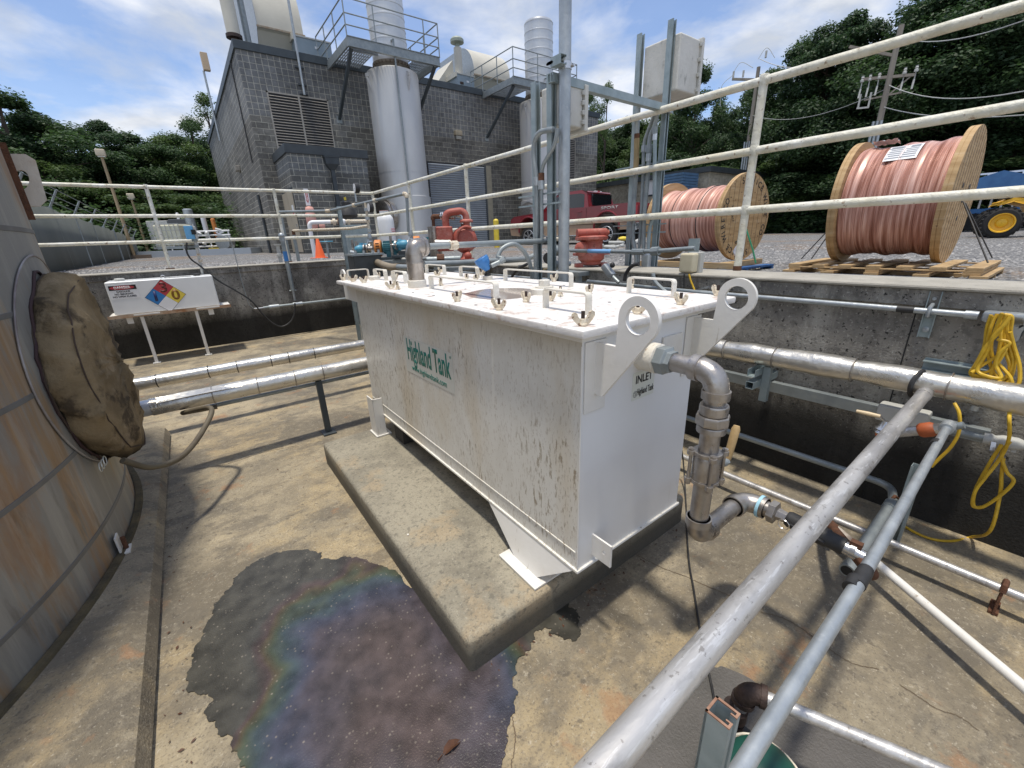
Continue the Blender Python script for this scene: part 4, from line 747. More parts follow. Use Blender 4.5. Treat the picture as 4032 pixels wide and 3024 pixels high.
# valves on the strut rail: ball valve with long handle, rust red couplings
rv = thing('wall_valve_run', 'valve run with rusty orange couplings behind the thick pipe by the right wall', 'valve', (2.2,.5,.5))
A_ = gx(R1(320,1270), 2.25); B_ = gx(R1(850,1215), 2.25); C_ = gx(R1(1030,1190), 2.25)
MB().cyl(A_, B_, .020, seg=18).build('pipe', ALU, rv); d = (B_-A_).normalized()
m_ = mat('rust_orange_sealant', (.42,.10,.03), (.30,.07,.02), 30, .6)
for a, b_, q in ((0,.12,.029),(.66,.90,.030)): MB().lathe(A_+(B_-A_)*a, d, [(q*.8,0),(q,.01),(q,(B_-A_).length*(b_-a)-.01),(q*.8,(B_-A_).length*(b_-a))], 16).build('coupling', m_, rv)
MB().cyl(A_+(B_-A_)*.9, A_+(B_-A_)*1.02, .022, seg=8).build('hex_nut', CHROME, rv, 20); MB().cyl(B_, C_, .014, seg=14).build('nipple', GALVD, rv); MB().cyl(B_+(C_-B_)*.3, B_+(C_-B_)*.5, .021, seg=8).build('hex_nut', GALVD, rv, 20)
vv = gx(R1(380,1200), 2.25); MB().lathe(vv+V(0,0,-.04), (0,0,1), [(.026,0),(.030,.012),(.024,.02),(.030,.028),(.020,.04),(.012,.065)], 18).build('valve_body', CHROME, rv)
l0 = gx(R1(345,1120), 2.25); l1 = gx(R1(150,1075), 2.25); MB().bar(vv+V(0,0,.02), l0, .018, .004).build('lever', CHROME, rv); MB().tube([l0,l0+(l1-l0)*.5,l1], [.008,.0095,.007], 10).build('lever_sleeve', mat('cream_lever_vinyl', (.66,.52,.32), None, 4, .5), rv)
jb = thing('junction_body', 'grey pipe tee body on the low wall channel near the valve lever', 'fitting', (2.5,.55,.45)); g0 = gx(R1(440,1080), 2.5); MB().box(2.46,2.54,g0.y-.13,g0.y+.05,g0.z-.045,g0.z+.035).build('housing', GREYB, jb, bevel=.01)
wv = thing('wall_tap', 'small grey ball valve at the end of a pipe stub low on the right wall', 'valve', (2.45,.1,.42))
w0 = gx(R1(930,1235), 2.5); w1_ = gx(R1(1190,1295), 2.5); w2_ = gx(R1(1380,1330), 2.5); MB().cyl(w0, w1_, .017, seg=14).build('pipe', GALVD, wv); MB().lathe(w1_, w2_-w1_, [(.024,0),(.024,.02),(.019,.03),(.026,.05),(.026,.09),(.018,.11)], 14).build('valve_body', GREYB, wv)
w3 = gx(R1(1270,1330), 2.46); w4 = gx(R1(1255,1400), 2.44); MB().bar(w3, w4, .014, .008).build('lever', CHROME, wv); w5 = gx(R1(1450,1365), 2.5); b = MB().cyl(w2_, w5, .010, seg=10); b.bar(w5+V(0,0,-.025), w5+V(0,0,.025), .012, .012); b.build('tee_handle', GREYB, wv)
# white pipe runs on the floor
fl = thing('floor_pipe', 'long pale pipe lying low along the pit floor with a rusty clamp', 'pipe', (2.14,.4,.1))
MB().cyl((2.142,-1.6,.10),(2.142,5.5,.10), .0165, seg=16).build('pipe', ALU, fl)
rp = gz(C8(2105,525), .08); b = MB()
for s_ in (-.018,.018): b.bar(rp+V(s_-.0,0,.05), rp+V(s_*1.6-.01,-.0,-.075), .007, .012)
b.tube([rp+V(-.026,0,.02),rp+V(-.02,0,.045),rp+V(0,0,.055),rp+V(.02,0,.045),rp+V(.026,0,.02)], .009, 8); b.box(rp.x-.04,rp.x+.045,rp.y-.012,rp.y+.014,.0015,.012)
b.build('clamp', RUST, fl)
dg = thing('diagonal_pipe', 'white pipe with a rusty brown end slanting across the floor at lower right', 'pipe', (1.9,.1,.1))
d0 = gz(C8(1300,205), .10); d1 = gz(C8(1480,355), .10); d2 = gz(C8(2212,972), .10); dd = (d2-d1).normalized()
MB().cyl(d0-dd*.1, d0+dd*.02, .019, seg=16).build('rusty_end', RUST, dg); MB().cyl(d0-dd*.02, d0+dd*.13, .0170, seg=16).build('stained_section', mat('brown_stained_paint', (.16,.09,.05), (.60,.55,.48), 9, .6), dg); MB().cyl(d0+dd*.12, d2+dd*1.2, .0165, seg=18).build('pipe', WHITE, dg)
# lower run with brown elbow, strut post and green pump at the bottom edge
bt = thing('lower_pipe', 'dull pipe with a dark brown elbow at the bottom right of the pit', 'pipe', (1.0,.1,0))
e0 = gz(C8(893,985), .25); e1_ = gz(C8(1750,1345), .25); e1_ = e0+(e1_-e0)*1.8
parts_run(bt, [e0+V(-.012,.012,-.24), e0, e1_], .0165, ALU, BROWN, 1.55, 18)
for i, z in enumerate((-.07,-.12)): MB().cyl(e0+V(-.012,.012,z), e0+V(-.012,.012,z-.035), .030-.002*i, seg=18).build('coupling', BROWN, bt)
sp_ = thing('strut_post', 'upright galvanised strut channel with a rusty cut top in the bottom foreground', 'post', (.7,.1,0))
tp_ = [V(EYE + ray(*X1(*q)).normalized()*dist) for q, dist in (((700,755),.60),((1000,985),.60),((555,935),.56),((865,1200),.56))]
pc_ = (tp_[0]+tp_[1]+tp_[2]+tp_[3])/4; zt_ = pc_.z
w_ = gz(X1(1000,985), zt_)-gz(X1(700,755), zt_); d_ = gz(X1(555,935), zt_)-gz(X1(700,755), zt_); o_ = gz(X1(700,755), zt_)
Lw, Ld = w_.length, d_.length; wu, du = w_.normalized(), d_.normalized(); th = .0025
def chan(b, z0, z1, o_=o_, wu=wu, du=du, Lw=Lw, Ld=Ld, th=th):
    for (a, c, e, f) in ((0,0,Lw,th),(0,0,th,Ld),(0,Ld-th,Lw,Ld)):   # back wall... two flanges and web
        p0 = o_+wu*a+du*c; b.add([V((o_+wu*x+du*y).x, (o_+wu*x+du*y).y, z) for x, y in ((a,c),(e,c),(e,f),(a,f)) for z in (z0,z1)], [(0,2,3,1),(2,4,5,3),(4,6,7,5),(6,0,1,7),(0,6,4,2),(1,3,5,7)])
    for c, s_ in ((th,1),(Ld-th,-1)):
        for (a, e, y0, y1) in ((Lw-th, Lw, c, c+s_*Ld*.22),(Lw-th*2.6, Lw-th, c+s_*Ld*.15, c+s_*Ld*.22)):
            b.add([V((o_+wu*x+du*y).x, (o_+wu*x+du*y).y, z) for x, y in ((a,y0),(e,y0),(e,y1),(a,y1)) for z in (z0,z1)], [(0,2,3,1),(2,4,5,3),(4,6,7,5),(6,0,1,7),(0,6,4,2),(1,3,5,7)])
    return b
chan(MB(), 0.0, zt_-.0012).build('channel', STRUT, sp_, 0); chan(MB(), zt_-.0012, zt_+.0005).build('cut_end', CUT, sp_, 0)
gp = thing('sump_pump', 'dark green pump casing with black fittings at the bottom edge beside the strut', 'pump', (.9,.05,0))
g0 = gz(X1(1330,1560), .26); b = MB().lathe(g0+V(0,0,-.26), (0,0,1), [(.06,0),(.085,.03),(.085,.17),(.075,.22),(.04,.25),(.01,.255)], 28); b.build('casing', GREENP, gp)
MB().tube([g0+V(.088*math.cos(a),.088*math.sin(a),-.06) for a in [2*PI*i/28 for i in range(28)]], .004, 6, closed=True).build('seam_band', YEL if False else CREAM, gp)
g1 = e0+V(-.012,.012,-.17); b = MB()
for k in range(5): b.cyl(g1+V(.004*k,-.012*k,-.012*k), g1+V(.004*k,-.012*k,-.012*k-.02), .026-.002*(k%2), seg=8)
b.box(g1.x-.05,g1.x+.06,g1.y-.10,g1.y+.0,.02,.06); b.build('black_fitting', BLACK, gp, 20, bevel=.002)
# black cable on the floor
MB().tube(spline([gxy(E1(505,440), 1.9, 1.35), gz(E1(530,640), .12), gz(E1(552,1000), .008), gz(C8(612,290), .006), gz(C8(622,400), .006), gz(C8(640,500), .006), gz(C8(672,700), .006), gz(C8(735,1010), .006), gz(C8(760,1200), .006)], 10), .0042, 8).build('black_cable', BLACK, label='thin black cable trailing over the floor beside the inlet pipe', cat='cable')

# ================================================================== YELLOW CORD ON THE RIGHT WALL
yc = MB(); xw = 2.50
def cp(X, Y, dx=0): return gx(R1(X, Y), xw-dx)
loops = [[(1250,290),(1215,400),(1190,560),(1120,700),(1080,760),(1120,800),(1260,830),(1390,800),(1400,640),(1390,470),(1400,330),(1330,280)],
 [(1300,280),(1240,420),(1205,600),(1150,720),(1100,770),(1180,800),(1340,860),(1420,780),(1440,620),(1410,440),(1420,310),(1360,285)],
 [(1340,275),(1290,400),(1250,520),(1260,620),(1320,700),(1400,790),(1430,860),(1480,840),(1480,700),(1440,560),(1405,430)],
 [(1380,290),(1320,420),(1200,560),(1130,700),(1160,760),(1250,740),(1330,640),(1370,560),(1310,620),(1180,700),(1090,760)],
 [(1410,300),(1350,380),(1260,480),(1210,600),(1140,740),(1220,790),(1330,800),(1290,700),(1320,600),(1400,520),(1300,490)],
 [(1270,300),(1230,480),(1230,640),(1270,760),(1350,840),(1400,860),(1400,700),(1360,560),(1360,400),(1350,285)],
 [(1320,290),(1330,450),(1310,600),(1270,720),(1240,820),(1300,840),(1380,790),(1430,680),(1400,540),(1380,420),(1390,300)]]
for i, lp_ in enumerate(loops): yc.tube(spline([cp(a, b_, .012*i%.05+random.uniform(0,.02)) for a, b_ in lp_], 7), .0060, 8)
yc.tube(spline([cp(1410,840), cp(1405,1000,.05), cp(1398,1130,.16), cp(1395,1300,.14), cp(1330,1450,.1), cp(1200,1620,.1), cp(1120,1730,.1), cp(1100,1850,.08), cp(1190,1860,.08)], 9), .0060, 8)
tail = [gx(D7(2130,1100),2.44), gx(D7(2080,1180),2.42), gx(D7(2110,1280),2.42), gx(D7(2150,1340),2.42), gx(D7(2060,1430),2.42), gx(D7(1960,1490),2.42), gx(D7(1915,1470),2.42), gx(D7(1930,1380),2.42), gx(D7(2010,1230),2.42), gx(D7(2080,1120),2.42)]
yc.tube(spline(tail, 8), .0060, 8)
yc.tube(spline([gx(D7(2090,1200),2.43), gx(D7(2080,1300),2.43), gx(D7(2070,1420),2.43), gx(C8(2050,230),2.42), gz(C8(1960,260),.006), gz(C8(1870,278),.006), gz(C8(1780,270),.006), gz(C8(1700,240),.006), gz(C8(1630,200),.006)], 9), .0060, 8)
yc.tube(spline([gx(R1(950,1010),2.34), gx(R1(990,1100),2.32), gx(R1(985,1250),2.32), gx(R1(920,1370),2.32), gx(R1(830,1460),2.32), gx(R1(760,1530),2.32)], 9), .0060, 8)
yc.build('extension_cord', YCORD, 60, label='long yellow extension cord coiled on the right wall and trailing to the floor', cat='cord') if False else yc.build('extension_cord', YCORD, label='long yellow extension cord coiled on the right wall and trailing to the floor', cat='cord')

# ================================================================== BIG RUSTY TANK ON THE LEFT
TC = Vector((-2.917, 2.711, 0)); TR = 2.40
bt_ = thing('storage_tank', 'huge rust-streaked grey cylindrical tank at the left edge', 'tank', (TC.x, TC.y, .10))
MB().lathe((TC.x,TC.y,.10), (0,0,1), [(TR,0),(TR,2.5),(TR*.6,2.75),(.05,2.85)], 160).build('shell', TANKM, bt_, 40)
for z in (.27,.615,.905,1.195,1.50,2.0): MB().lathe((TC.x,TC.y,z-.010), (0,0,1), [(TR+.0005,0),(TR+.003,.001),(TR+.003,.019),(TR+.0005,.020)], 160, caps=False).build('seam_strap', mat('seam_strap_metal', (.22,.22,.21), (.17,.165,.155), 6, .55, .4), bt_)
MB().lathe((TC.x,TC.y,.10), (0,0,1), [(TR+.035,-.002),(TR+.03,.012),(TR+.004,.014)], 160, caps=False).build('base_sealant', mat('mossy_sealant', (.06,.05,.03), (.13,.10,.05), 12, .9, 0, .8, 50), bt_)
def on_tank(a, z, d=0): return V(TC.x+(TR+d)*math.cos(a), TC.y+(TR+d)*math.sin(a), z)
mw = []
def disc(rad, za=.92, d=.006, n=56): return [on_tank(rad*math.sin(2*PI*i/n)/TR, za+rad*math.cos(2*PI*i/n), d) for i in range(n)]
b = MB(); rings = [disc(r_, d=.006+.012*(1-r_/.47)) for r_ in (.47,.40,.3,.2)]
for r_ in rings: b.v += r_
for k in range(3): b.f += [(k*56+i, k*56+(i+1)%56, (k+1)*56+(i+1)%56, (k+1)*56+i) for i in range(56)]
b.f.append(tuple(range(168,224))); b.build('manway_plate', TANKM, bt_, 50)
MB().tube(disc(.475, d=.006), .0042, 8, closed=True).build('manway_bead', mat('pale_bead_metal', (.42,.40,.38), (.14,.10,.09), 3, .5, .4), bt_)
# canvas cover drooping over the manway
random.seed(11)
def lump(a, t): return .010*math.sin(3*a+2*t)+.020*(1-abs(math.sin(2.5*a-.5*t+1)))**4+.013*(1-abs(math.sin(5.5*a+.6*t)))**6+.006*math.sin(13*a+5*t)
cv = MB(); NA = 200; prof = [(.335,.015),(.372,.005),(.394,.012),(.400,.03),(.404,.05),(.402,.07),(.397,.085),(.385,.100),(.366,.113),(.34,.122),(.30,.129),(.25,.134),(.19,.138),(.12,.141),(.06,.143),(.01,.144)]
for k, (q, d) in enumerate(prof):
    for i in range(NA):
        a = 2*PI*i/NA; w = 1 if k < 9 else max(.12, q/.37)
        q2 = q + w*lump(a, k*.22)*.8; sgn = math.cos(a); cr_ = .016*(1-abs(math.sin(3.5*a+q*9)))**5 + .010*(1-abs(math.sin(1.5*a-q*14+2)))**6 if k > 6 else 0
        cv.v.append(on_tank(q2*math.sin(a)/TR, .895+q2*sgn*(1.03 if sgn > 0 else 1.10)-.015*max(0,-sgn)*(d/.15), max(.006, d + cr_ + .006*math.sin(a*4+q*20) + (.022*max(0,-sgn) if k > 2 else 0))))
cv.f = [(k*NA+i, k*NA+(i+1)%NA, (k+1)*NA+(i+1)%NA, (k+1)*NA+i) for k in range(len(prof)-1) for i in range(NA)] + [tuple(range((len(prof)-1)*NA, len(prof)*NA))]
cover = cv.build('manway_cover', TARP, bt_, 180)
tx = bpy.data.textures.new('crumple', 'CLOUDS'); tx.noise_scale = .10; dm = cover.modifiers.new('crumple', 'DISPLACE'); dm.texture = tx; dm.strength = .020; dm.mid_level = .5
for kk in (8, 2):   # stitched seams
    MB().tube([cv.v[kk*NA+i] + (cv.v[kk*NA+i]-on_tank(0,.895,0)).normalized()*.004 for i in range(0, NA, 4)], .003, 6, closed=True).build('seam', mat('dark_thread', (.06,.04,.028), None, 4, .9) if kk == 8 else bpy.data.materials['dark_thread'], cover)
# black drawstring hem against the plate
MB().tube([on_tank((.40+lump(a,1))*math.sin(a)/TR, .895+(.40+lump(a,1))*math.cos(a)*(1.03 if math.cos(a)>0 else 1.1), .012) for a in [R(q) for q in range(0,360,6)]], .006, 8, closed=True).build('hem', mat('dark_purple_hem', (.045,.022,.022), None, 4, .8), cover)
kn = on_tank(-.30/TR, .50, .03); b = MB()
for i in range(3): b.tube([kn+V(.01*i,.03*math.cos(a),.012*i+.02*math.sin(a)) for a in [2*PI*j/12 for j in range(12)]], .0018, 5, closed=True)
b.build('tie_cord', LABELW, cover)
# white lifting lug at the silhouette
Tp = V(-.552,3.13,0); rad = V(.985,.175,0); nrm = V(.175,-.985,0)
def gpl(q): d = ray(*q); return EYE + d*((Tp-EYE).dot(nrm)/d.dot(nrm))
def onp(q): p = gpl(q); return ((p-Tp).dot(rad), p.z)
poly = [onp(Y1(*p)) for p in [(-30,322),(22,320),(208,325),(290,375),(384,700),(330,752),(132,755),(80,600),(60,520)]]
hole = [onp(Y1(168+72*math.cos(R(a)), 538+82*math.sin(R(a)))) for a in range(0,360,12)]
b = MB().prism([poly, hole], Tp+nrm*.0, rad, (0,0,1), nrm*-.02); b.build('lifting_lug', mat('stained_white_lug', (.62,.57,.49), (.50,.44,.36), 6, .6, 0, .3, 30, layers=[((.33,.2,.11), 9, one, .58, .7, .5)]), bt_, 0, bevel=.002)
b = MB(); q0_, q1_, q2_ = onp(Y1(30,330)), onp(Y1(150,860)), onp(Y1(200,862))
z0, z1 = q1_[1], q0_[1]+.05
b.add([Tp+nrm*.012+rad*r_+V(0,0,z) for r_, z in ((-.03,z0),(.022,z0),(.022,z1),(-.03,z1))]+[Tp-nrm*.03+rad*r_+V(0,0,z) for r_, z in ((-.03,z0),(.022,z0),(.022,z1),(-.03,z1))], [(0,1,2,3),(7,6,5,4),(0,4,5,1),(1,5,6,2),(2,6,7,3),(3,7,4,0)])
b.build('lug_plate', RUST, bt_, 0)
an = on_tank(R(-9), .10, .0); b = MB().box(an.x-.01, an.x+.045, an.y-.04, an.y+.03, .1015, .109); b.box(an.x+.01, an.x+.017, an.y-.035, an.y+.02, .109, .19); b.build('anchor_chair', WHITE, bt_, 0)
MB().cyl(an+V(.03,0,.005), an+V(.03,0,.07), .009, seg=10).build('anchor_bolt', RUST, bt_)
# hose leaving under the cover
MB().tube(spline([on_tank(-.28/TR,.50,.10), V(-.36,2.50,.40), V(-.25,2.62,.365), V(-.14,2.85,.40), V(-.08,3.05,.46), gy(L5(1180,1190),3.24), gy(L5(1400,1150),3.27)], 9), .0145, 12).build('drain_hose', mat('olive_brown_hose', (.15,.125,.08), (.09,.07,.045), 7, .6), label='brown hose curving out from under the canvas manway cover', cat='hose')

# insulated pipes leaving the big tank
def jacket(name, label, y, z, r, x0, x1, bands, strapmat):
    root = thing(name, label, 'pipe', ((x0+x1)/2, y, z)); xs_ = [x0]+bands+[x1]
    for i in range(len(xs_)-1):
        n = max(3, int((xs_[i+1]-xs_[i])/.05)); P = []; q = []
        for k in range(n+1): P.append(V(xs_[i]+(xs_[i+1]-xs_[i])*k/n, y, z)); q.append(r+random.uniform(-.0012,.0012)+(.0015 if i%2 else 0))
        o = MB().tube(P, q, 28); o.build('foil_section', FOIL, root, 40)
    for x in bands: MB().tube([V(x+.006*math.cos(a), y+(r+.003)*math.cos(a), z+(r+.003)*math.sin(a)) for a in [2*PI*i/28 for i in range(28)]], .0032, 6, closed=True).build('strap', strapmat, root)
    return root
def bx_(px_, y): return gy(L5(px_, 1000), y).x
j1 = jacket('insulated_pipe', 'foil-wrapped pipe with black cable ties, the farther of the two crossing behind the tank', 4.1, 1.4-.2335*4.1, .047, -1.2, 2.35, [gy(L5(*q),4.1).x for q in ((1018,990),(1350,930),(1535,900),(1755,870),(1865,840),(2030,815))]+[1.35,1.8], BLACK)
j2 = jacket('insulated_pipe', 'foil-wrapped pipe with a torn lap, the nearer of the two leaving the rusty tank', 3.25, .485, .055, gy(L5(975,1150),3.25).x, 2.35, [gy(L5(*q),3.25).x for q in ((1380,1080),(1665,1010),(1905,970),(2085,940))]+[1.1,1.6], STEEL)
tx0 = gy(L5(975,1150),3.25).x
MB().cyl((-.62,3.25,.485),(tx0+.012,3.25,.485), .050, seg=24).build('pale_end_section', mat('pale_foil_tape', (.62,.64,.66), None, 4, .3, .4), j2)
b = MB(); P = [(gy(L5(1000,1100),3.2).x,), (gy(L5(1560,1000),3.2).x,)]; x0_, x1_ = P[0][0], P[1][0]
for i in range(12):
    t = i/11; x = x0_+(x1_-x0_)*t; lift = .018*math.sin(PI*t)*(1-t*.3)+.002; a0 = R(128); a1 = R(100)
    b.v += [V(x, 3.25+(.056+lift)*math.cos(a0+R(20)), .485+(.056+lift)*math.sin(a0+R(20))), V(x, 3.25+.057*math.cos(a1), .485+.057*math.sin(a1))]
b.f = [(2*i,2*i+2,2*i+3,2*i+1) for i in range(11)]; b.build('torn_lap', FOIL, j2, 0)
MB().cyl((-.2,3.30,.395),(2.3,3.30,.395), .015, seg=12).build('thin_pipe', GALVD, label='thin pipe running under the nearer foil-wrapped pipe', cat='pipe')
ps = thing('pipe_support', 'dark strut post with a base plate holding up the insulated pipe', 'support', (.59,3.24,0))
MB().box(.572,.613,3.22,3.26,.012,.43).build('post', TRIMB, ps, 0, bevel=.002); MB().box(.545,.64,3.18,3.30,.0015,.012).build('base_plate', TRIM, ps, bevel=.002)

# ================================================================== GASOLINE TANK BY THE LEFT WALL
gt = thing('gasoline_tank', 'white rectangular gasoline tank with danger and diamond signs on a stand', 'tank', (-.30,7.15,0))
MB().box(-.83,.25,7.0,7.42,.655,1.05).build('tank_body', GASK, gt, bevel=.012, seg=3)
b = MB().box(-.90,.37,6.97,7.46,.618,.640); b.build('shelf', WHITE, gt, bevel=.002)
RE = mat('rust_edged_angle', (.60,.50,.38), (.33,.16,.07), 5, .7); MB().box(-.90,.37,6.966,6.9685,.616,.655).build('shelf_angle', RE, gt)
b = MB().box(-.66,-.40,6.955,6.966,.632,.652); b.build('bracket', WHITE, gt, bevel=.002); MB().box(-.02,.24,6.955,6.966,.632,.652).build('bracket', WHITE, gt, bevel=.002)
for x in (-.59,-.03): MB().bar((x,7.0,.616),(x,7.0,.012), .035, .035).build('leg', WHITE, gt, bevel=.002); 
for x in (-.59,-.03): MB().box(x-.04,x+.04,6.96,7.04,.0015,.012).build('foot_plate', WHITE, gt, bevel=.001)
for x in (-.74,.10): MB().box(x,x+.06,6.99,7.01,.54,.616).build('lug_tab', WHITE, gt)
MB().lathe((-.70,7.2,1.05), (0,0,1), [(.045,0),(.052,.006),(.052,.022),(.045,.030),(.0,.032)], 20).build('filler_cap', GREYB, gt)
MB().lathe((.09,7.2,1.05), (0,0,1), [(.03,0),(.045,.008),(.045,.02),(.02,.03)], 8).build('bung', BLACK, gt, 25)
lc_ = gy(L5(1048,305), 7.05); MB().tube([V(lc_.x+.022*math.cos(a),7.05,1.068+.022*math.sin(a)) for a in [2*PI*i/20 for i in range(20)]], .0055, 8, closed=True).build('hasp_ring', CHROME, gt); MB().bar((lc_.x+.02,7.05,1.056),(.02,7.05,1.056), .016, .008).build('hasp_bar', CHROME, gt)
ds = MB().box(-.810,-.545,6.9975,6.9995,.845,1.010).build('danger_sign', SIGNW, gt, 0)
MB().box(-.805,-.55,6.9962,6.9974,.951,1.006).build('sign_header', INK, ds, 0)
MB().prism([[(.115*math.cos(2*PI*i/32), .023*math.sin(2*PI*i/32)) for i in range(32)]], (-.6825,6.9961,.9785), (1,0,0), (0,0,1), (0,-.0008,0)).build('sign_oval', DRED, ds, 0)
text('DANGER', SIGNW, ds, 'lettering', (-.6825,6.9951,.9785), (1,0,0), (0,0,1), .027, .98, .03)
for i, s_ in enumerate(('GASOLINE','NO SMOKING','NO OPEN FLAMES')): text(s_, INK, ds, 'lettering', (-.6825,6.9972,.932-.030*i), (1,0,0), (0,0,1), .020, .95, .03)
dm_ = thing_c = MB(); cq_ = gy(L5(1070,434),7.0); cx_, cz_, hs_ = cq_.x, cq_.z, .205
nf = MB().prism([[(-hs_-.004,0),(0,-hs_-.004),(hs_+.004,0),(0,hs_+.004)]], (cx_,6.999,cz_), (1,0,0), (0,0,1), (0,-.0015,0)).build('hazard_diamond', INK, gt, 0)
q = hs_/2
for nm, m_, dx, dz in (('red_quarter',DRED,0,1),('blue_quarter',DBLU,-1,0),('yellow_quarter',DYEL,1,0),('white_quarter',SIGNW,0,-1)):
    MB().prism([[(-q+.001,0),(0,-q+.001),(q-.001,0),(0,q-.001)]], (cx_+dx*q,6.9972,cz_+dz*q), (1,0,0), (0,0,1), (0,-.0008,0)).build(nm, m_, nf, 0)
text('3', MARO, nf, 'numeral', (cx_,6.9962,cz_+q), (1,0,0), (0,0,1), .118, 1, .03); text('1', NAVY, nf, 'numeral', (cx_-q,6.9962,cz_), (1,0,0), (0,0,1), .118, 1.1, .03); text('0', OCHR, nf, 'numeral', (cx_+q,6.9962,cz_), (1,0,0), (0,0,1), .118, 1, .03)

# left wall runs: meter on its pole, black hose, blue-taped pipe, horizontal conduit
fm_ = thing('flow_meter', 'blue transmitter head on a grey pole rising behind the gasoline tank', 'meter', (.14,7.42,1.05))
m0 = gy(W1(640,500), 7.4); b = MB().box(m0.x-.07,m0.x+.03,7.34,7.44,m0.z-.07,m0.z+.10); b.build('housing', mat('light_blue_housing', (.16,.42,.68), (.12,.35,.6), 5, .45), fm_, bevel=.008)
MB().box(m0.x+.032,m0.x+.062,7.335,7.445,m0.z-.075,m0.z+.09).build('face_cover', GREYB, fm_, bevel=.006); MB().box(m0.x+.0,m0.x+.05,7.328,7.334,m0.z-.01,m0.z+.05).build('display', DARK, fm_)
MB().cyl((m0.x+.02,7.39,m0.z-.08),(m0.x-.002,7.40,1.06), .020, .016, seg=14).build('pole', GREYB, fm_)
for z, q in ((m0.z-.10,.034),(m0.z-.18,.03),(1.30,.026),(1.22,.026)): MB().cyl((m0.x+.015,7.39,z),(m0.x+.015,7.39,z+.03), q, seg=14).build('collar', GALVD if z > 1.35 else CREAM, fm_)
MB().tube(spline([gy(q, 7.36) for q in [L5(1205,90), L5(1205,150), L5(1235,200), L5(1290,240), L5(1400,330), L5(1520,400), L5(1620,465), L5(1690,545), L5(1760,610), L5(1820,632), L5(1875,600), L5(1900,545), L5(1903,480)]], 7), .0115, 10).build('black_hose', BLACK, label='black hose sagging from the blue meter to the taped pipe', cat='hose')
MB().tube(arc_path([gy(q, 7.5) for q in [L5(1255,35), L5(1400,45), L5(1470,48), L5(1500,110), L5(1560,340), L5(1605,490), L5(1640,518)]], .04, 5), .005, 8).build('thin_tube', GALVD, label='thin steel tube dropping down the left wall beside the hose', cat='tube')
bp_ = thing('taped_pipe', 'galvanised riser with bright blue tape on the left pit wall', 'pipe', (.9,7.5,.6))
t0, t1, t2 = gy(L5(1820,60),7.5), gy(L5(1835,160),7.5), gy(L5(1888,400),7.5); xx = (t0.x+t2.x)/2
MB().cyl((xx,7.5,t2.z),(xx,7.5,t0.z), .030, seg=16).build('pipe', GALVD, bp_); MB().cyl((xx,7.5,gy(L5(1840,210),7.5).z),(xx,7.5,t1.z+.03), .0315, seg=16).build('blue_tape', PACK, bp_)
b = MB().sphere((xx,7.5,t0.z+.03), .045, 14, 8); b.cyl((xx,7.5,t0.z-.05),(xx,7.5,t0.z+.02),.038,seg=14); b.build('cap', GALV, bp_)
MB().cyl((xx,7.5,t2.z-.0),(xx,7.5,t2.z-.16), .018, seg=12).build('union', GALV, bp_); MB().cyl((xx-.05,7.5,t2.z),(xx+.05,7.5,t2.z), .012, seg=10).build('clamp', GALVD, bp_)
zc_ = gy(L5(1890,490),7.5).z
MB().cyl((gy(L5(1700,512),7.5).x,7.5,zc_),(2.6,7.5,zc_), .0215, seg=12).build('pipe', GALVD, bp_); MB().cyl((gy(L5(1735,505),7.5).x,7.5,zc_),(gy(L5(1800,500),7.5).x,7.5,zc_), .034, seg=12).build('coupling', GALV, bp_); MB().cyl((xx-.04,7.5,zc_),(xx+.1,7.5,zc_), .034, seg=12).build('tee', GALV, bp_)
MB().cyl((gy(L5(1640,518),7.5).x,7.5,zc_),(gy(L5(1700,512),7.5).x,7.5,zc_), .012, seg=10).build('pipe', CHROME, bp_)
g_ = gy(L5(1785,100),8.2); MB().lathe((g_.x,8.15,1.09), (0,0,1), [(.03,0),(.03,.12),(.045,.13),(.045,.17),(.028,.18),(.028,.30),(.05,.31),(.05,.33)], 14).build('standpipe', GREYB, label='grey threaded standpipe beyond the left wall beside the blue-taped pipe', cat='pipe')

# ================================================================== WHITE RAILINGS
rl = thing('white_railing', 'white three-rail pipe railing along the tops of both pit walls', 'railing', (2.93,7.9,WT))
FX, FY, RZ = 2.93, 7.90, (1.505,1.84,2.205)
for i, z in enumerate(RZ):
    for (a, b_) in (((FX,-3.4,z),(FX,FY,z)), ((FX,FY,z),(-6.5,FY,z))):
        a, b_ = V(a), V(b_); n = int((b_-a).length/.22); P = [a+(b_-a)*k/n + V(random.uniform(-1,1),random.uniform(-1,1),random.uniform(-1,1))*.0013 for k in range(n+1)]
        MB().tube(P, .0235, 16).build('rail', RAILW, rl)
ys_ = [-2.0,-.30,1.375,3.06,4.72,6.36,FY]
for y in ys_:
    p = MB().cyl((FX,y,WT+.012),(FX,y,RZ[2]), .0235, seg=18)
    for z in RZ: p.lathe((FX,y,z-.030), (0,0,1), [(.0235,0),(.0272,.012),(.0272,.048),(.0235,.060)], 18, caps=False)
    o = p.build('post', RAILW, rl); MB().cyl((FX,y,WT+.001),(FX,y,WT+.03), .026, seg=14).build('rusty_foot', RUST, o)
for x in (gy((1088,800),FY).x, gy((612,860),FY).x, -1.75, -3.3, -4.8):
    p = MB().cyl((x,FY,WT+.012),(x,FY,RZ[2]), .0235, seg=16)
    for z in RZ: p.lathe((x,FY,z-.030), (0,0,1), [(.0235,0),(.0272,.012),(.0272,.048),(.0235,.060)], 16, caps=False)
    o = p.build('post', RAILW, rl); MB().box(x-.05,x+.05,FY-.05,FY+.05,WT,WT+.012).build('foot_plate', RUST, o)

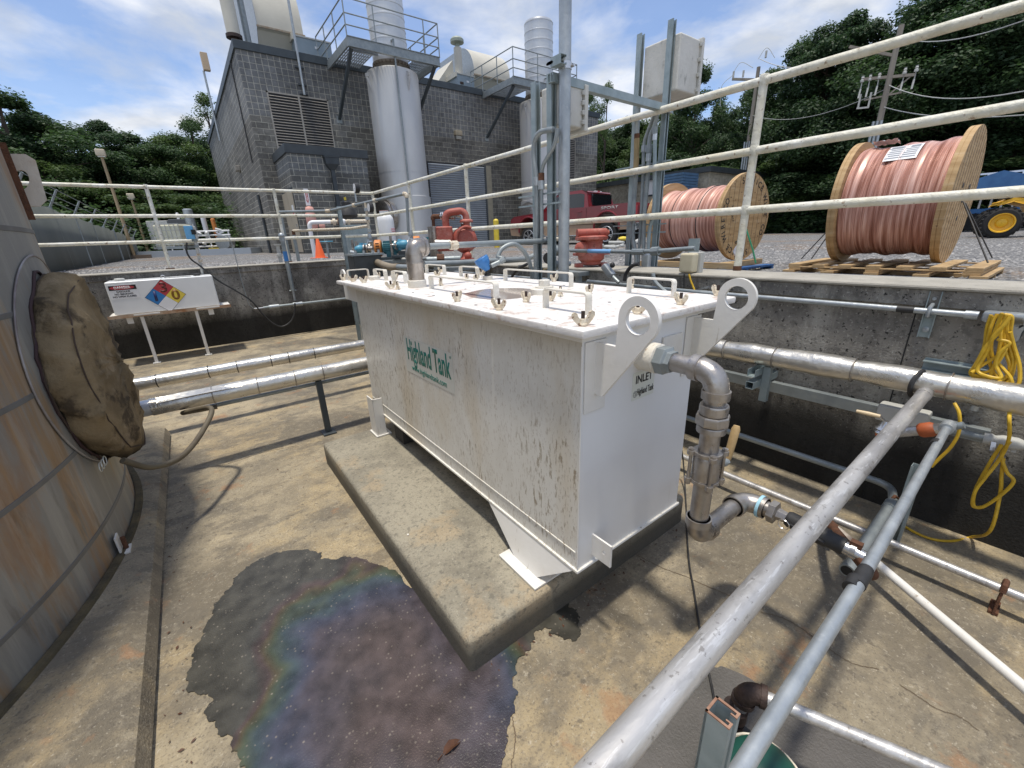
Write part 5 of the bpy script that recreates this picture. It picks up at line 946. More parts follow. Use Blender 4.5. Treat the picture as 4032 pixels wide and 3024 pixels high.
# ================================================================== TALL POST AND STRUT FRAMES
PX, PY = 1.95, 2.02
pst = thing('tall_post', 'tall galvanised pipe post with perforated strut arms bolted near its top', 'post', (PX,PY,0))
MB().cyl((PX,PY,.0),(PX,PY,4.2), .0345, seg=28).build('pole', GALV, pst)
ar = gxy(c3(700,400), PX, PY).z
xr = gy(c3(1260,690), PY).x; yl = gx(c3(470,480), PX-.05).y
b = channel(MB(), (PX-.06,PY+.056,ar-.06), (xr+.03,PY+.056,ar-.075), .045, .045); b.build('strut_arm', STRUT, pst, 0)
b = channel(MB(), (PX-.058,PY-.05,ar+.0), (PX-.058,yl,ar-.0), .045, .045, (1,0,0)); o = b.build('strut_arm', STRUT, pst, 0)
for k in range(6): y = PY+.02+(yl-PY-.06)*k/6+.03; MB().prism([[(.016*math.cos(2*PI*i/14), .008*math.sin(2*PI*i/14)) for i in range(14)]], (PX-.0812,y,ar), (0,1,0), (0,0,1), (-.0012,0,0)).build('slot', DARK, o, 0)
MB().lathe((PX,PY,ar-.03), (0,0,1), [(.038,0),(.038,.035)], 24).build('clamp', CHROME, pst); MB().cyl((PX+.03,PY-.045,ar-.012),(PX+.03,PY-.01,ar-.012), .008, seg=8).build('bolt', CHROME, pst)
def box_enclosure(name, label, x, y0, y1, z0, z1, dep, m_):
    t = thing(name, label, 'enclosure', (x+dep/2,(y0+y1)/2,z0)); MB().box(x,x+dep-.012,min(y0,y1),max(y0,y1),z0,z1).build('housing', m_, t, bevel=.012, seg=3)
    MB().box(x+dep-.010,x+dep+.022,min(y0,y1)-.015,max(y0,y1)+.015,z0-.015,z1+.015).build('door', m_, t, bevel=.006)
    b = MB()
    for k in range(4): z = z0+.03+(z1-z0-.06)*k/3; MB().box(x+dep-.03,x+dep-.011,min(y0,y1)-.018,min(y0,y1)-.002,z-.012,z+.012).build('latch', GREYB, t, bevel=.002)
    return t
def frame_(label, x, ys, zt, z0=.0):
    t = thing('equipment_rack', label, 'frame', (x,(ys[0]+ys[1])/2,z0))
    for y, z in zip(ys, zt): channel(MB(), (x,y,z0), (x,y,z), .041, .041, (0,-1,0)).build('upright', STRUT, t, 0)
    return t
# left frame (towards the building)
XL = PX-.03
yA, yB = gx((2171,292), XL).y, gx((2108,325), XL).y; zA = gx((2171,292), XL).z
fL = frame_('narrow strut frame carrying the smaller grey box left of the tall post', XL, (yA, yB), (gx((2171,292),XL).z, gx((2108,325),XL).z))
zt_ = gx((2130,345), XL).z; zb_ = gx((2130,508), XL).z; dL = .21
box_enclosure('electrical_box', 'smaller pale grey box mounted behind the two left strut uprights', XL+.025, gx(c3(480,560),XL).y, yB-.02, zb_, zt_, dL, BOXW)
# right frame
XR = xr
yC, yD = gx((2648,78), XR).y, gx((2524,135), XR).y
fR = frame_('tall strut frame carrying the larger grey box right of the tall post', XR, (yC, yD), (gx((2648,78),XR).z, gx((2524,135),XR).z))
zt2, zb2 = gx(c3(1225,225), XR).z, gx(c3(1200,600), XR).z
box_enclosure('electrical_box', 'larger weathered grey box held high on the right strut frame', XR+.025, yC-.06, yD-.02, zb2, zt2, .26, BOXW)
for f_, x, ya, yb, zz in ((fR,XR,yC,yD,(gx(U1(1180,610),XR).z, gx(U1(1180,1180),XR).z)), (fL,XL,yA,yB,(gx(U1(60,920),XL).z,))):
    for z in zz:
        for dz in (-.03,.03): MB().box(x-.028,x-.022,min(ya,yb)-.10,max(ya,yb)+.16,z+dz-.005,z+dz+.005).build('cross_strut', STRUT, f_, 0)
# conduits on the frames
def pathx(cs_, x): return [gx(q, x) for q in cs_]
def con(label, pts, r, m_=GALVD, fit=()):
    t = thing('conduit_run', label, 'conduit', pts[-1]); MB().tube(spline(pts, 7), r, 12).build('conduit', m_, t)
    for p, q, mm in fit: MB().cyl(p-V(0,0,q*1.2), p+V(0,0,q*1.2), q, seg=12).build('coupling', mm, t)
    return t
xc = XR-.06
con('flexible conduit curving under the larger grey box with a rusty collar', pathx([U1(1005,10),U1(985,40),U1(968,100),U1(966,330),U1(960,640),U1(940,900),U1(930,1180),U1(932,1300),U1(960,1450),U1(960,1659)], xc), .0175, GALVD, [(gx(U1(966,335),xc), .021, RUST)])
con('yellowish stained conduit beside the left upright of the taller frame', pathx([U1(965,345),U1(962,500),U1(955,655)], xc-.005), .0205, mat('tan_stained_conduit', (.36,.26,.12), (.28,.2,.1), 8, .6))
con('middle conduit dropping straight down the taller strut frame', pathx([U1(1150,60),U1(1120,150),U1(1060,300),U1(1030,420),U1(1022,700),U1(1000,1180),U1(985,1400),U1(975,1659)], xc+.01), .0125, GALVD, [(gx(U1(1028,440),xc+.01), .018, GALV)])
con('pale rigid conduit with a union in the middle of the taller frame', pathx([U1(1160,50),U1(1140,200),U1(1090,330),U1(1078,440),U1(1074,600),U1(1050,900),U1(1030,1180),U1(1028,1659)], xc), .0165, GALVD, [(gx(U1(1080,440),xc), .023, GALVD), (gx(U1(1075,520),xc), .021, GALV)])
con('slim conduit kinked near its foot on the right of the taller frame', pathx([U1(1135,240),U1(1135,340),U1(1132,640),U1(1130,900),U1(1118,1060),U1(1088,1180),U1(1076,1300),U1(1070,1420),U1(1062,1600)], xc-.01), .0145, STRUT, [(gx(U1(1135,270),xc-.01), .020, GALVD), (gx(U1(1134,330),xc-.01), .0175, CHROME)])
lb1 = gx(U1(1058,1500), xc-.02); t = thing('conduit_box', 'rounded grey conduit fitting low on the taller strut frame', 'fitting', (lb1.x,lb1.y,lb1.z)); MB().box(lb1.x-.025,lb1.x+.025,lb1.y-.03,lb1.y+.03,lb1.z-.07,lb1.z+.07).build('body', GALV, t, bevel=.014, seg=3); MB().box(lb1.x-.032,lb1.x-.0255,lb1.y-.022,lb1.y+.022,lb1.z-.055,lb1.z+.05).build('cover', GALVD, t, bevel=.006)
xl = XL-.05
con('flexible conduit arching from under the smaller box down the left upright', pathx([U1(190,260),U1(130,268),U1(60,290),U1(12,370),U1(5,500),U1(22,660),U1(30,760),U1(32,1000),U1(30,1200),U1(24,1400),U1(22,1659)], xl), .0155, GALVD, [(gx(U1(30,745),xl), .0205, GALV)])
con('second curved conduit from the smaller box with a red-brown coupling', pathx([U1(222,250),U1(215,330),U1(190,420),U1(130,520),U1(90,600),U1(75,700),U1(76,900),U1(78,1100),U1(78,1290)], xl+.01), .0125, GALVD, [(gx(U1(75,705),xl+.01), .019, RUST), (gx(U1(75,780),xl+.01), .021, GALV)])
MB().box(gx(U1(900,950),XR).x+.05, gx(U1(900,950),XR).x+.10, gx(U1(920,950),XR+.05).y, gx(U1(885,950),XR+.05).y, gx(U1(900,1050),XR+.05).z, gx(U1(900,850),XR+.05).z).build('small_cover', BOXW, bevel=.008, label='small rounded grey cover beside the left upright of the taller frame', cat='cover')
# outlet box on the wall top
ob = thing('outlet_box', 'yellowed weatherproof outlet cover standing at the end of the right wall', 'outlet', gx(T2(1350,280), 2.60))
o0, o1, o2 = gx(T2(1270,270),2.6), gx(T2(1420,105),2.6), gx(T2(1390,285),2.6)
MB().box(2.585,2.655,o2.y-.0,o0.y,o0.z+.0,o1.z).build('cover', IVORY, ob, bevel=.014, seg=3); MB().box(2.656,2.70,o2.y-.01,o0.y-.02,o0.z-.005,o1.z+.003).build('box', GREYB, ob, bevel=.003)
MB().tube(spline(pathx([T2(1355,285),T2(1370,340),T2(1390,390),T2(1410,440)], 2.58), 6), .006, 8).build('yellow_cable', YCORD, ob); MB().tube(spline(pathx([T2(1315,285),T2(1312,340),T2(1308,430)], 2.58), 6), .0045, 8).build('black_cable', BLACK, ob)
kp = gx(T2(1470,410), 2.45); MB().bar(kp+V(0,.05,-.02), kp+V(0,-.04,.012), .024, .010).build('knife_handle', CHROME, label='bright steel bar end lying behind the tank lid by the right wall', cat='bar')
so_ = gx(S1(925,1170), 2.75); MB().box(2.74,2.75,so_.y-.035,so_.y+.04,so_.z-.04,so_.z+.055).build('grey_plate', STRUT, smooth=0, label='small upright grey plate in front of the smaller reel', cat='plate')
# horizontal blue-taped conduit in front of the frames
bc = thing('blue_taped_conduit', 'horizontal grey conduit with pale blue tape crossing in front of the strut frames', 'conduit', (1.9,1.6,1.3))
h0, h1_ = gx(T3(1180,935), 2.3), gx(T3(2190,935), 2.3)
def hx(X, Y): return gx(T3(X, Y), 2.3)
MB().tube([hx(1170,930),hx(1450,937),hx(1900,945),hx(2190,935),hx(2590,905)], .0125, 12).build('conduit', GALVD, bc); MB().cyl(hx(1430,936),hx(1680,940), .0135, seg=12).build('blue_tape', mat('pale_blue_tape', (.20,.42,.72), None, 4, .5), bc)
for a, b_, q in (((1910,945),(2040,945),.019),((2120,940),(2200,935),.026)): MB().cyl(hx(*a), hx(*b_), q, seg=8).build('union', GALVD, bc, 20)
MB().lathe(hx(1175,930), V(0,1,.0), [(.018,-.03),(.028,0),(.03,.05),(.040,.08),(.042,.14),(.030,.16)], 16).build('gauge_body', GALVD, bc); cg = hx(1020,1010); MB().cyl(cg, cg+V(-.05,-.02,0), .042, seg=20).build('dial', BLACK, bc)
MB().tube(arc_path([hx(1040,860),hx(1050,1000),hx(1050,1100),hx(1180,1110)], .02, 4), .0145, 12).build('drop_pipe', GALVD, bc); MB().cyl(hx(1175,900),hx(1160,1250), .010, seg=10).build('drop_pipe', GALVD, bc)
MB().bar(hx(945,1135), hx(1040,1110), .016, .008).build('lever', mat('tan_lever_vinyl_b', (.55,.42,.22), None, 4, .6), bc)
tb_ = MB().cyl(hx(900,815), hx(1210,800), .0145, seg=12); tb_.cyl(hx(895,830), hx(900,1240), .012, seg=10); tb_.build('brass_toned_pipe', CREAM, label='short horizontal pipe with brassy end fittings beside the squat red pump', cat='pipe')
lbx = thing('conduit_elbow_body', 'grey conduit elbow fitting with a black knob beside the tall post', 'fitting', hx(1650,1120)); MB().bar(hx(1600,1090), hx(1690,1210), .05, .045).build('body', GALV, lbx, bevel=.010); MB().cyl(hx(1690,1210), hx(1760,1280), .013, seg=10).build('conduit', GALVD, lbx); MB().sphere(hx(1690,1090), .018, 10, 8).build('knob', BLACK, lbx)
for pts, lab in (([(1980,1075),(1900,1100),(1840,1180),(1820,1260)], 'black flexible conduit looping low between the frame and the tank'), ([(2130,1180),(2150,1260),(2212,1330),(2300,1400),(2400,1420)], 'grey flexible conduit drooping to the floor right of the frame'), ([(760,1080),(680,1120),(620,1180),(590,1230)], 'slim black cable looping behind the blue sensor head')):
    MB().tube(spline([gx(T3(*p), 2.25) for p in pts], 8), .012, 10).build('flexible_conduit', GALVD if 'grey' in lab else BLACK, label=lab, cat='conduit')
MB().cyl(gx(T3(1420,1265),2.35), gx(T2(1590,462),2.35), .013, seg=12).build('low_conduit', GALVD, label='grey conduit running low behind the tank lid towards the right wall', cat='conduit')

# ================================================================== PUMPS AND SMALL PIPING BEHIND THE TANK
def place(t, loc, rz=0, s=1.):
    PLACED.add(t.name); t.location = loc; t.rotation_euler = (0, 0, rz); t.scale = (s, s, s); return t
def motor_pump(label):   # built at the origin, axis along x, shaft .14 above its base
    t = thing('motor_pump', label, 'pump', (0,0,0), 'belt guarded transfer pumps')
    MB().box(-.30,.30,-.11,.11,0,.03).build('base_plate', TRIMB, t, bevel=.004)
    b = MB().lathe((.02,0,.15), (1,0,0), [(.085,-.045),(.100,-.035),(.100,.035),(.085,.045)], 28)
    o = b.build('belt_guard', ORANGE, t, bevel=.003); b = MB()
    for z in (.10,.135,.17,.20): b.box(.0,.045,-.104,-.098,z-.006,z+.010)
    b.build('guard_slot', RUST, o, 0)
    b = MB().lathe((.075,0,.15), (1,0,0), [(.05,0),(.073,.006),(.073,.20),(.060,.23),(.03,.235)], 24)
    for k in range(20):
        a = 2*PI*k/20; b.bar((.09,.078*math.cos(a),.15+.078*math.sin(a)),(.27,.078*math.cos(a),.15+.078*math.sin(a)),.006,.010)
    b.box(.12,.25,-.06,.06,.03,.10); b.build('motor', TEAL, t, 40)
    b = MB().lathe((-.10,0,.15), (-1,0,0), [(.03,-.05),(.05,0),(.06,.03),(.055,.09),(.04,.12),(.035,.17)], 20); b.lathe((-.19,0,.15),(0,0,1),[(.035,-.06),(.04,0),(.03,.05),(.02,.07)],14); b.build('pump_head', BLUEV, t)
    b = MB()
    for x in (-.085,-.245): b.cyl((x-.008,0,.15),(x+.008,0,.15),.062,seg=22)
    for x in (-.085,-.245):
        for k in range(6): a = 2*PI*k/6; b.cyl((x-.016,.048*math.cos(a),.15+.048*math.sin(a)),(x+.016,.048*math.cos(a),.15+.048*math.sin(a)),.008,seg=6)
    b.build('flange', STEEL, t, 30)
    MB().cyl((-.30,0,.0),(-.30,0,.26),.016,seg=12).build('pipe', STEEL, t); MB().cyl((-.25,0,.15),(-.31,0,.15),.018,seg=12).build('pipe', STEEL, t)
    MB().box(-.22,-.06,-.07,.07,.03,.075).build('foot', TRIM, t)
    return t
mpA = motor_pump('orange and teal motor pump farther left, beside the blue valve'); mpB = copytree(mpA); mpB['label'] = 'orange and teal motor pump half hidden behind the stainless riser'
pA = gd((1484,976), 6.0); pB_ = gd((1636,962), 5.7); rzp = -.50
place(mpA, (pA.x,pA.y,pA.z-.15), rzp); place(mpB, (pB_.x,pB_.y,pB_.z-.15), rzp)
def skid(label, c, L, Wd, z0, z1, rz):
    t = thing('steel_stand', label, 'stand', (0,0,0)); MB().box(-L/2,L/2,-Wd/2,Wd/2,z1-.035,z1).build('top', GALVD, t, bevel=.003)
    for sx in (-1,1):
        for sy in (-1,1): MB().box(sx*(L/2-.03)-.02,sx*(L/2-.03)+.02,sy*(Wd/2-.03)-.02,sy*(Wd/2-.03)+.02,0,z1-.035).build('leg', GALVD, t)
    place(t, (c.x,c.y,z0), rz); return t
skid('grey steel stand under the two orange and teal pumps', (pA+pB_)/2, 1.15, .34, 0, pA.z-.153, rzp)
# red air pumps
r1p = thing('diaphragm_pump', 'tall red pump with arched manifold and two round chambers', 'pump', (0,0,0)) 
for sx in (-1,):
    b = MB().lathe((.0,0,.20), (0,-1,0), [(.03,.075),(.09,.06),(.115,.03),(.125,.0),(.115,-.03),(.05,-.05)], 28); b.build('chamber', RED, r1p)
b = MB()
for k in range(10): a = 2*PI*k/10; b.cyl((.118*math.cos(a),-.02,.20+.118*math.sin(a)),(.118*math.cos(a),.02,.20+.118*math.sin(a)),.011,seg=8)
b.build('bolt_ring', RED, r1p); MB().box(-.27,-.11,-.05,.06,.10,.33).build('side_block', RED, r1p, bevel=.015, seg=3)
MB().tube(arc_path([(.03,0,.30),(.03,0,.47),(-.17,0,.45),(-.17,0,.32)], .08, 8), [.035]*1 + [.034]*18 if False else .034, 18).build('manifold', RED, r1p)
b = MB().lathe((.03,0,.36), (0,0,1), [(.066,0),(.066,.016),(.045,.03)], 20); b.lathe((0,-.03,.04),(0,0,1),[(.06,-.04),(.07,-.03),(.07,-.02),(.045,0),(.03,.04)],20); b.sphere((.02,-.10,.05),.038,14,8); b.cyl((.02,-.10,.01),(.02,-.10,.025),.06,seg=18); b.build('flange', RED, r1p)
MB().tube([(.02+.10*math.cos(R(a)),-.075,.20+.12*math.sin(R(a))) for a in range(60,200,12)], .013, 8).build('rib', RED, r1p)
q1 = gd(Z1(970,375), 4.6); place(r1p, (q1.x,q1.y,q1.z), rzp, 1.05)
r2p = thing('diaphragm_pump', 'squat red pump with a horizontal top manifold behind the tall post', 'pump', (0,0,0))
b = MB().lathe((0,0,.03), (0,0,1), [(.06,0),(.085,.01),(.085,.03),(.11,.05),(.115,.09),(.095,.12),(.095,.20),(.14,.215),(.14,.235),(.10,.245)], 28); b.build('body', RED, r2p)
MB().cyl((-.13,0,.295),(.13,0,.295),.036,seg=20).build('manifold', RED, r2p); b = MB()
for x in (-.10,.09): b.cyl((x,0,.245),(x,0,.30),.032,.024,seg=14)
b.cyl((.125,0,.295),(.15,0,.295),.026,seg=6); b.box(-.15,.15,-.05,.05,.115,.135)
for k in range(8): a = 2*PI*k/8+.2; b.cyl((.125*math.cos(a),.125*math.sin(a),.235),(.125*math.cos(a),.125*math.sin(a),.26),.010,seg=6)
b.build('flange', RED, r2p)
for x in (-.11,.11): MB().box(x-.03,x+.03,-.04,.04,0,.05).build('foot', RED, r2p, bevel=.006)
MB().lathe((-.10,-.05,.17), (0,-1,0), [(.06,-.02),(.06,.02),(.03,.04)], 20).build('chamber', RED, r2p)
q2 = gd(T3(1400,1130), 3.75); place(r2p, (q2.x+.03,q2.y-.03,q2.z), rzp, .98)
skid('grey steel table under the squat red pump', q2, .52, .34, 0, q2.z-.002, 0); skid('grey steel stand under the tall red pump', q1, .6, .34, 0, q1.z-.045, 0)
# stainless canister with sight glass pipe
def gdp(q, D): return gd(q, D)
cn = thing('canister', 'upright stainless canister with a flanged sight glass pipe bridging to the red pump', 'canister', gd(Z1(755,340), 4.7))
k0, k1 = gd(Z1(765,400), 4.7), gd(Z1(752,130), 4.7); k1 = V(k0.x, k0.y, k1.z); MB().lathe(k0, (0,0,1), [(.062,0),(.065,.01),(.065,k1.z-k0.z-.012),(.070,k1.z-k0.z-.012),(.070,k1.z-k0.z),(.02,k1.z-k0.z+.002)], 26).build('body', STEEL, cn)
pts = [k1, gd(Z1(745,60), 4.7), gd(Z1(940,50), 4.6), gd(Z1(945,112), 4.6)]; pts[1].x, pts[1].y = k1.x, k1.y
MB().cyl(pts[0], pts[1]-V(0,0,.03), .017, seg=12).build('pipe', RUST, cn); MB().tube(arc_path([pts[1]-V(0,0,.03), pts[1], pts[1]+(pts[2]-pts[1])*.25], .03, 5), .024, 12).build('elbow', RUST, cn)
MB().cyl(pts[1]+(pts[2]-pts[1])*.2, pts[1]+(pts[2]-pts[1])*.9, .014, seg=12).build('pipe', GALV, cn); MB().tube(arc_path([pts[1]+(pts[2]-pts[1])*.85, pts[2], pts[3]], .03, 5), .021, 12).build('elbow', CHROME, cn); MB().cyl(pts[3], pts[3]-V(0,0,.05), .016, seg=12).build('pipe', RUST, cn)
u = (pts[2]-pts[1]).normalized(); b = MB(); L_ = (pts[2]-pts[1]).length
for f in (.30,.36,.66,.72): b.cyl(pts[1]+u*L_*f, pts[1]+u*(L_*f+.010), .042, seg=22)
for k in range(6):
    a = 2*PI*k/6; uu, vv_ = frame(u); off = uu*.033*math.cos(a)+vv_*.033*math.sin(a); b.cyl(pts[1]+u*L_*.28+off, pts[1]+u*(L_*.76)+off, .005, seg=6)
b.build('flange', CHROME, cn, 30); MB().cyl(pts[1]+u*L_*.37, pts[1]+u*L_*.66, .024, seg=18).build('sight_tube', IVORY, cn)
MB().cyl(gd(Z1(750,255),4.55), gd(Z1(860,255),4.55), .045, seg=18).build('filter_body', STEEL, cn)
MB().cyl(gd(Z1(690,370),4.3), gd(Z1(930,360),4.3), .030, seg=14).build('suction_pipe', GALVD, cn); MB().cyl(gd(Z1(762,360),4.3), gd(Z1(815,360),4.3), .045, seg=8).build('brass_nut', RUST, cn, 25)
# grey cross pipe above the lid with its rising end
xp = MB().tube(arc_path([gy(T1(1025,250),3.3), gy(T3(0,1068),3.3), gy(T3(740,1025),3.3), gy(T3(850,985),3.3), gy(T3(890,900),3.3), gy(T3(930,760),3.3)], .12, 6), .026, 16); xp.build('cross_pipe', GALVD, label='long grey pipe running low behind the lid and bending upward at its right end', cat='pipe')
# upper gauge pipe
gp_ = thing('gauge_pipework', 'thin grey pipework with two black gauges above the orange pumps', 'pipework', gd(Q1(960,830), 5.4))
a = [gd(q, D) for q, D in ((Q1(5,510),7.0),(Q1(540,498),6.4),(Q1(900,410),5.8),(Q1(1385,308),5.2))]
parts_run(gp_, [a[0],a[1],a[3],gd(Q1(1405,730),5.2)], .0165, GALVD, CREAM, 1.3, 12)
for f in (.35,.62): MB().cyl(a[1]+(a[3]-a[1])*f, a[1]+(a[3]-a[1])*(f+.03), .024, seg=10).build('coupling', CREAM, gp_)
vt = [gd(Q1(935,410),5.75), gd(Q1(955,560),5.75), gd(Q1(975,760),5.75), gd(Q1(1005,960),5.75)]
for p in vt[1:]: p.x, p.y = vt[0].x, vt[0].y
MB().cyl(vt[0], vt[3], .0150, seg=12).build('pipe', CREAM, gp_)
for z in (.06,.16,.30,.42,.50): MB().cyl(vt[0]-V(0,0,z), vt[0]-V(0,0,z+.035), .026, seg=8).build('coupling', GALV, gp_, 25)
lw = [gd(Q1(150,715),7.0), gd(Q1(780,690),6.0), gd(Q1(970,662),5.75)]
MB().tube(lw, .0165, 12).build('pipe', CREAM, gp_); MB().cyl(lw[0], gd(Q1(160,760),7.0)-V(0,0,.0), .022, seg=10).build('elbow', RUST, gp_)
for q, D, n_ in ((Q1(820,250),5.5,'gauge'),(Q1(975,462),5.6,'gauge')):
    c_ = gd(q, D); ax = Vector((-.97,.05,0)).normalized(); o = MB().lathe(c_, ax, [(.050,-.045),(.055,-.03),(.055,.0),(.047,.004)], 24).build(n_, BLACK, gp_); MB().cyl(c_+ax*.003, c_+ax*.006, .046, seg=24).build('dial_face', SIGNW, o); MB().bar(c_+ax*.007+V(0,0,-.01), c_+ax*.007+V(.008,-.01,.034), .005, .002).build('needle', INK, o)
s_ = gd(Q1(825,310),5.5); MB().cyl(s_, V(s_.x,s_.y,gd(Q1(835,400),5.5).z), .010, seg=8).build('gauge_stem', GALV, gp_)
for q, sc2 in ((Q1(1430,760),1),(Q1(985,790),1)):
    c_ = gd(q, 5.2 if q[0] > 1500 else 5.7); b = MB().lathe(c_-V(0,0,.06), (0,0,1), [(.022,0),(.03,.01),(.022,.03),(.030,.06),(.022,.09),(.022,.11)], 12); b.bar(c_+V(-.03,-.03,-.02), c_+V(-.07,-.05,-.09), .012, .006); b.build('valve', GALV, gp_)
MB().cyl(gd(Q1(1440,790),5.2), gd(Q1(1440,870),5.2), .019, seg=12).build('pipe', BROWN, gp_)
sp2 = thing('strut_post', 'leaning strut post standing between the left railing and the orange pump', 'post', gd(Q1(760,1090), 6.3)); bb_ = gd(Q1(700,800), 6.3); channel(MB(), (bb_.x,bb_.y,0.0), (bb_.x,bb_.y,gd(Q1(640,450),6.3).z), .045,.045,(-1,0,0)).build('channel', STRUT, sp2, 0)
# dark pump-out box near the tank's far end
db = thing('control_box', 'dark grey cast box with valves at the far end of the white tank', 'box', gd(Q1(930,1180), 4.6))
c_ = gd(Q1(940,1095), 4.6); MB().box(c_.x-.14,c_.x+.14,c_.y-.10,c_.y+.10,c_.z-.17,c_.z+.10).build('housing', mat('dark_grey_cast_metal', (.07,.075,.075), (.045,.05,.05), 8, .5), db, bevel=.012); MB().box(c_.x-.16,c_.x+.16,c_.y-.12,c_.y+.12,c_.z+.10,c_.z+.118).build('cover', GALVD, db)
b = MB()
for dx in (-.11,-.03,.06,.12): b.cyl((c_.x+dx,c_.y-.09,c_.z+.118),(c_.x+dx,c_.y-.09,c_.z+.15),.012,seg=8)
b.build('bolt', GALV, db); MB().cyl((c_.x-.02,c_.y,c_.z-.17),(c_.x-.02,c_.y,0.0),.045,seg=14).build('pedestal', GALVD, db)
hz = [gd(Q1(1060,1055),4.55), gd(Q1(1130,1085),4.4), gd(Q1(1220,1112),4.2), gd(Q1(1300,1110),4.1)]
MB().tube(spline(hz,5), .033, 14).build('suction_hose', mat('tan_hose', (.30,.25,.18), (.22,.18,.13), 8, .7), label='short thick tan hose joining the dark box to a hose clamp', cat='hose')
MB().cyl(gd(Q1(1290,1110),4.1), gd(Q1(1480,1120),3.9), .026, seg=14).build('short_pipe', GALVD, label='short grey pipe following the tan hose behind the riser', cat='pipe')
for (X, Y, D), lab in (((900,900,5.2),'left'),):
    t = thing('pipe_manifold', 'blue valve and flanged steel manifold left of the orange pump', 'manifold', gd(Q1(900,990), 5.2))
    c_ = gd(Q1(875,915), 5.2); MB().sphere(c_, .045, 16, 10, (1.3,1,1)).build('valve_body', BLUEV, t); b = MB()
    for dx in (.05,.085): d = Vector((.8,-.6,0)); b.cyl(c_+d*dx, c_+d*(dx+.014), .05, seg=20)
    b.cyl(c_+Vector((.8,-.6,0))*.09, c_+Vector((.8,-.6,0))*.15, .028, seg=14); b.cyl(c_-V(.03,0,.02), c_+V(-.03,0,.085), .014, seg=10); b.cyl(c_+V(-.055,.02,0), c_+V(-.075,.03,-.22), .018, seg=12); b.build('flange', STEEL, t, 30)
    MB().cyl(gd(Q1(770,950),5.2), gd(Q1(830,960),5.2), .024, seg=12).build('pipe', GALV, t)
gc = thing('grey_cabinet', 'blue-grey steel cabinet with a perforated strut beside it, left of the propane cylinder', 'cabinet', gd(Q1(870,900), 8.9)); c_ = gd(Q1(880,760), 8.9); MB().box(c_.x-.22,c_.x+.22,c_.y,c_.y+.2,1.085,c_.z+.18).build('body', STRUT, gc, bevel=.01); MB().box(c_.x-.36,c_.x-.30,c_.y-.05,c_.y,1.085,gd(Q1(790,590),8.9).z).build('strut', STRUT, gc)
# propane cylinder
pc2 = thing('propane_cylinder', 'tall white propane cylinder standing beyond the railing corner', 'cylinder', (0,0,0))
MB().lathe((0,0,0), (0,0,1), [(.20,0),(.20,.05),(.225,.08),(.235,.12),(.235,1.0),(.222,1.08),(.17,1.15),(.08,1.185),(.02,1.19)], 32).build('body', PROP, pc2)
MB().lathe((0,0,1.165), (0,0,1), [(.12,-.02),(.125,.10),(.115,.10),(.11,-.02)], 24, caps=False).build('collar', PROP, pc2); MB().lathe((0,0,1.255), (0,0,1), [(.127,0),(.128,.012),(.113,.012)], 24, caps=False).build('collar_rim', PINK, pc2); MB().cyl((0,0,1.18),(0,0,1.235),.03,seg=10).build('valve', BLACK, pc2)
pt = gd(Q1(1150,600), 8.95); ht_ = gd(Q1(1120,495), 8.95).z; place(pc2, (pt.x,pt.y,1.082), 0, (ht_-1.082)/1.27)
for i, s_ in enumerate(('Suburban','Propane')):
    x_ = .19*math.cos(R(-62)); y_ = .19*math.sin(R(-62)); text(s_, REDINK, pc2, 'lettering', (0,0,0), (1,0,0), (0,0,1), .04, .8, .01).location = (.115,-.215,.78-.06*i)
for o in pc2.children:
    if o.name.startswith('lettering'): o.rotation_euler = (0,0,R(28)); o.location.y -= .012
# white pipe with elbow, blue wheel valve, cone, black bell
wp = thing('white_pipework', 'off-white pipe with a bend and brass couplings in front of the annex', 'pipework', gd(Q1(370,1000), 11.5))
P = [gd(G1(800,1530),11.5), gd(G1(760,1110),11.5), gd(G1(790,1080),11.5), gd(G1(1000,1075),11.5)]; P[0].z = 1.085; P[1].x = P[0].x; P[1].y = P[0].y
MB().tube(arc_path([P[0],V(P[0].x,P[0].y,P[2].z),P[3]], .10, 6), .048, 14).build('pipe', PROP, wp); d = (P[3]-P[2]).normalized()
for k, m_ in enumerate((CREAM,RUST,SIGNW,CREAM)): MB().cyl(P[3]+d*(.05+.11*k), P[3]+d*(.11+.11*k), .075, seg=12).build('coupling', m_, wp)
MB().cyl(P[3], P[3]+d*.9, .042, seg=12).build('pipe', CREAM, wp)
wv2 = thing('wheel_valve', 'small blue handwheel valve on a stem beside the traffic cone', 'valve', gd(G1(960,1530), 10.5)); c_ = gd(G1(945,1330), 10.5); MB().lathe(c_, (0,0,1), [(.13,-.01),(.14,0),(.13,.01),(.115,.0)], 24, caps=False).build('handwheel', BLUEV, wv2); b = MB().bar(c_-V(.12,0,0), c_+V(.12,0,0), .02,.012); b.bar(c_-V(0,.12,0), c_+V(0,.12,0), .02,.012); b.build('spoke', BLUEV, wv2); MB().cyl((c_.x,c_.y,1.08),(c_.x,c_.y,c_.z),.022,seg=10).build('stem', GALVD, wv2)
tcn = thing('traffic_cone', 'orange traffic cone standing on gravel beyond the left railing', 'cone', (0,0,0)); MB().lathe((0,0,.02), (0,0,1), [(.125,0),(.115,.02),(.03,.44),(.022,.45)], 28).build('cone', CONEM, tcn); MB().box(-.17,.17,-.17,.17,0,.02).build('base', CONEM, tcn, bevel=.006); k_ = gd(G1(870,1540), 10.8); place(tcn, (k_.x,k_.y,1.085), .4, .92)
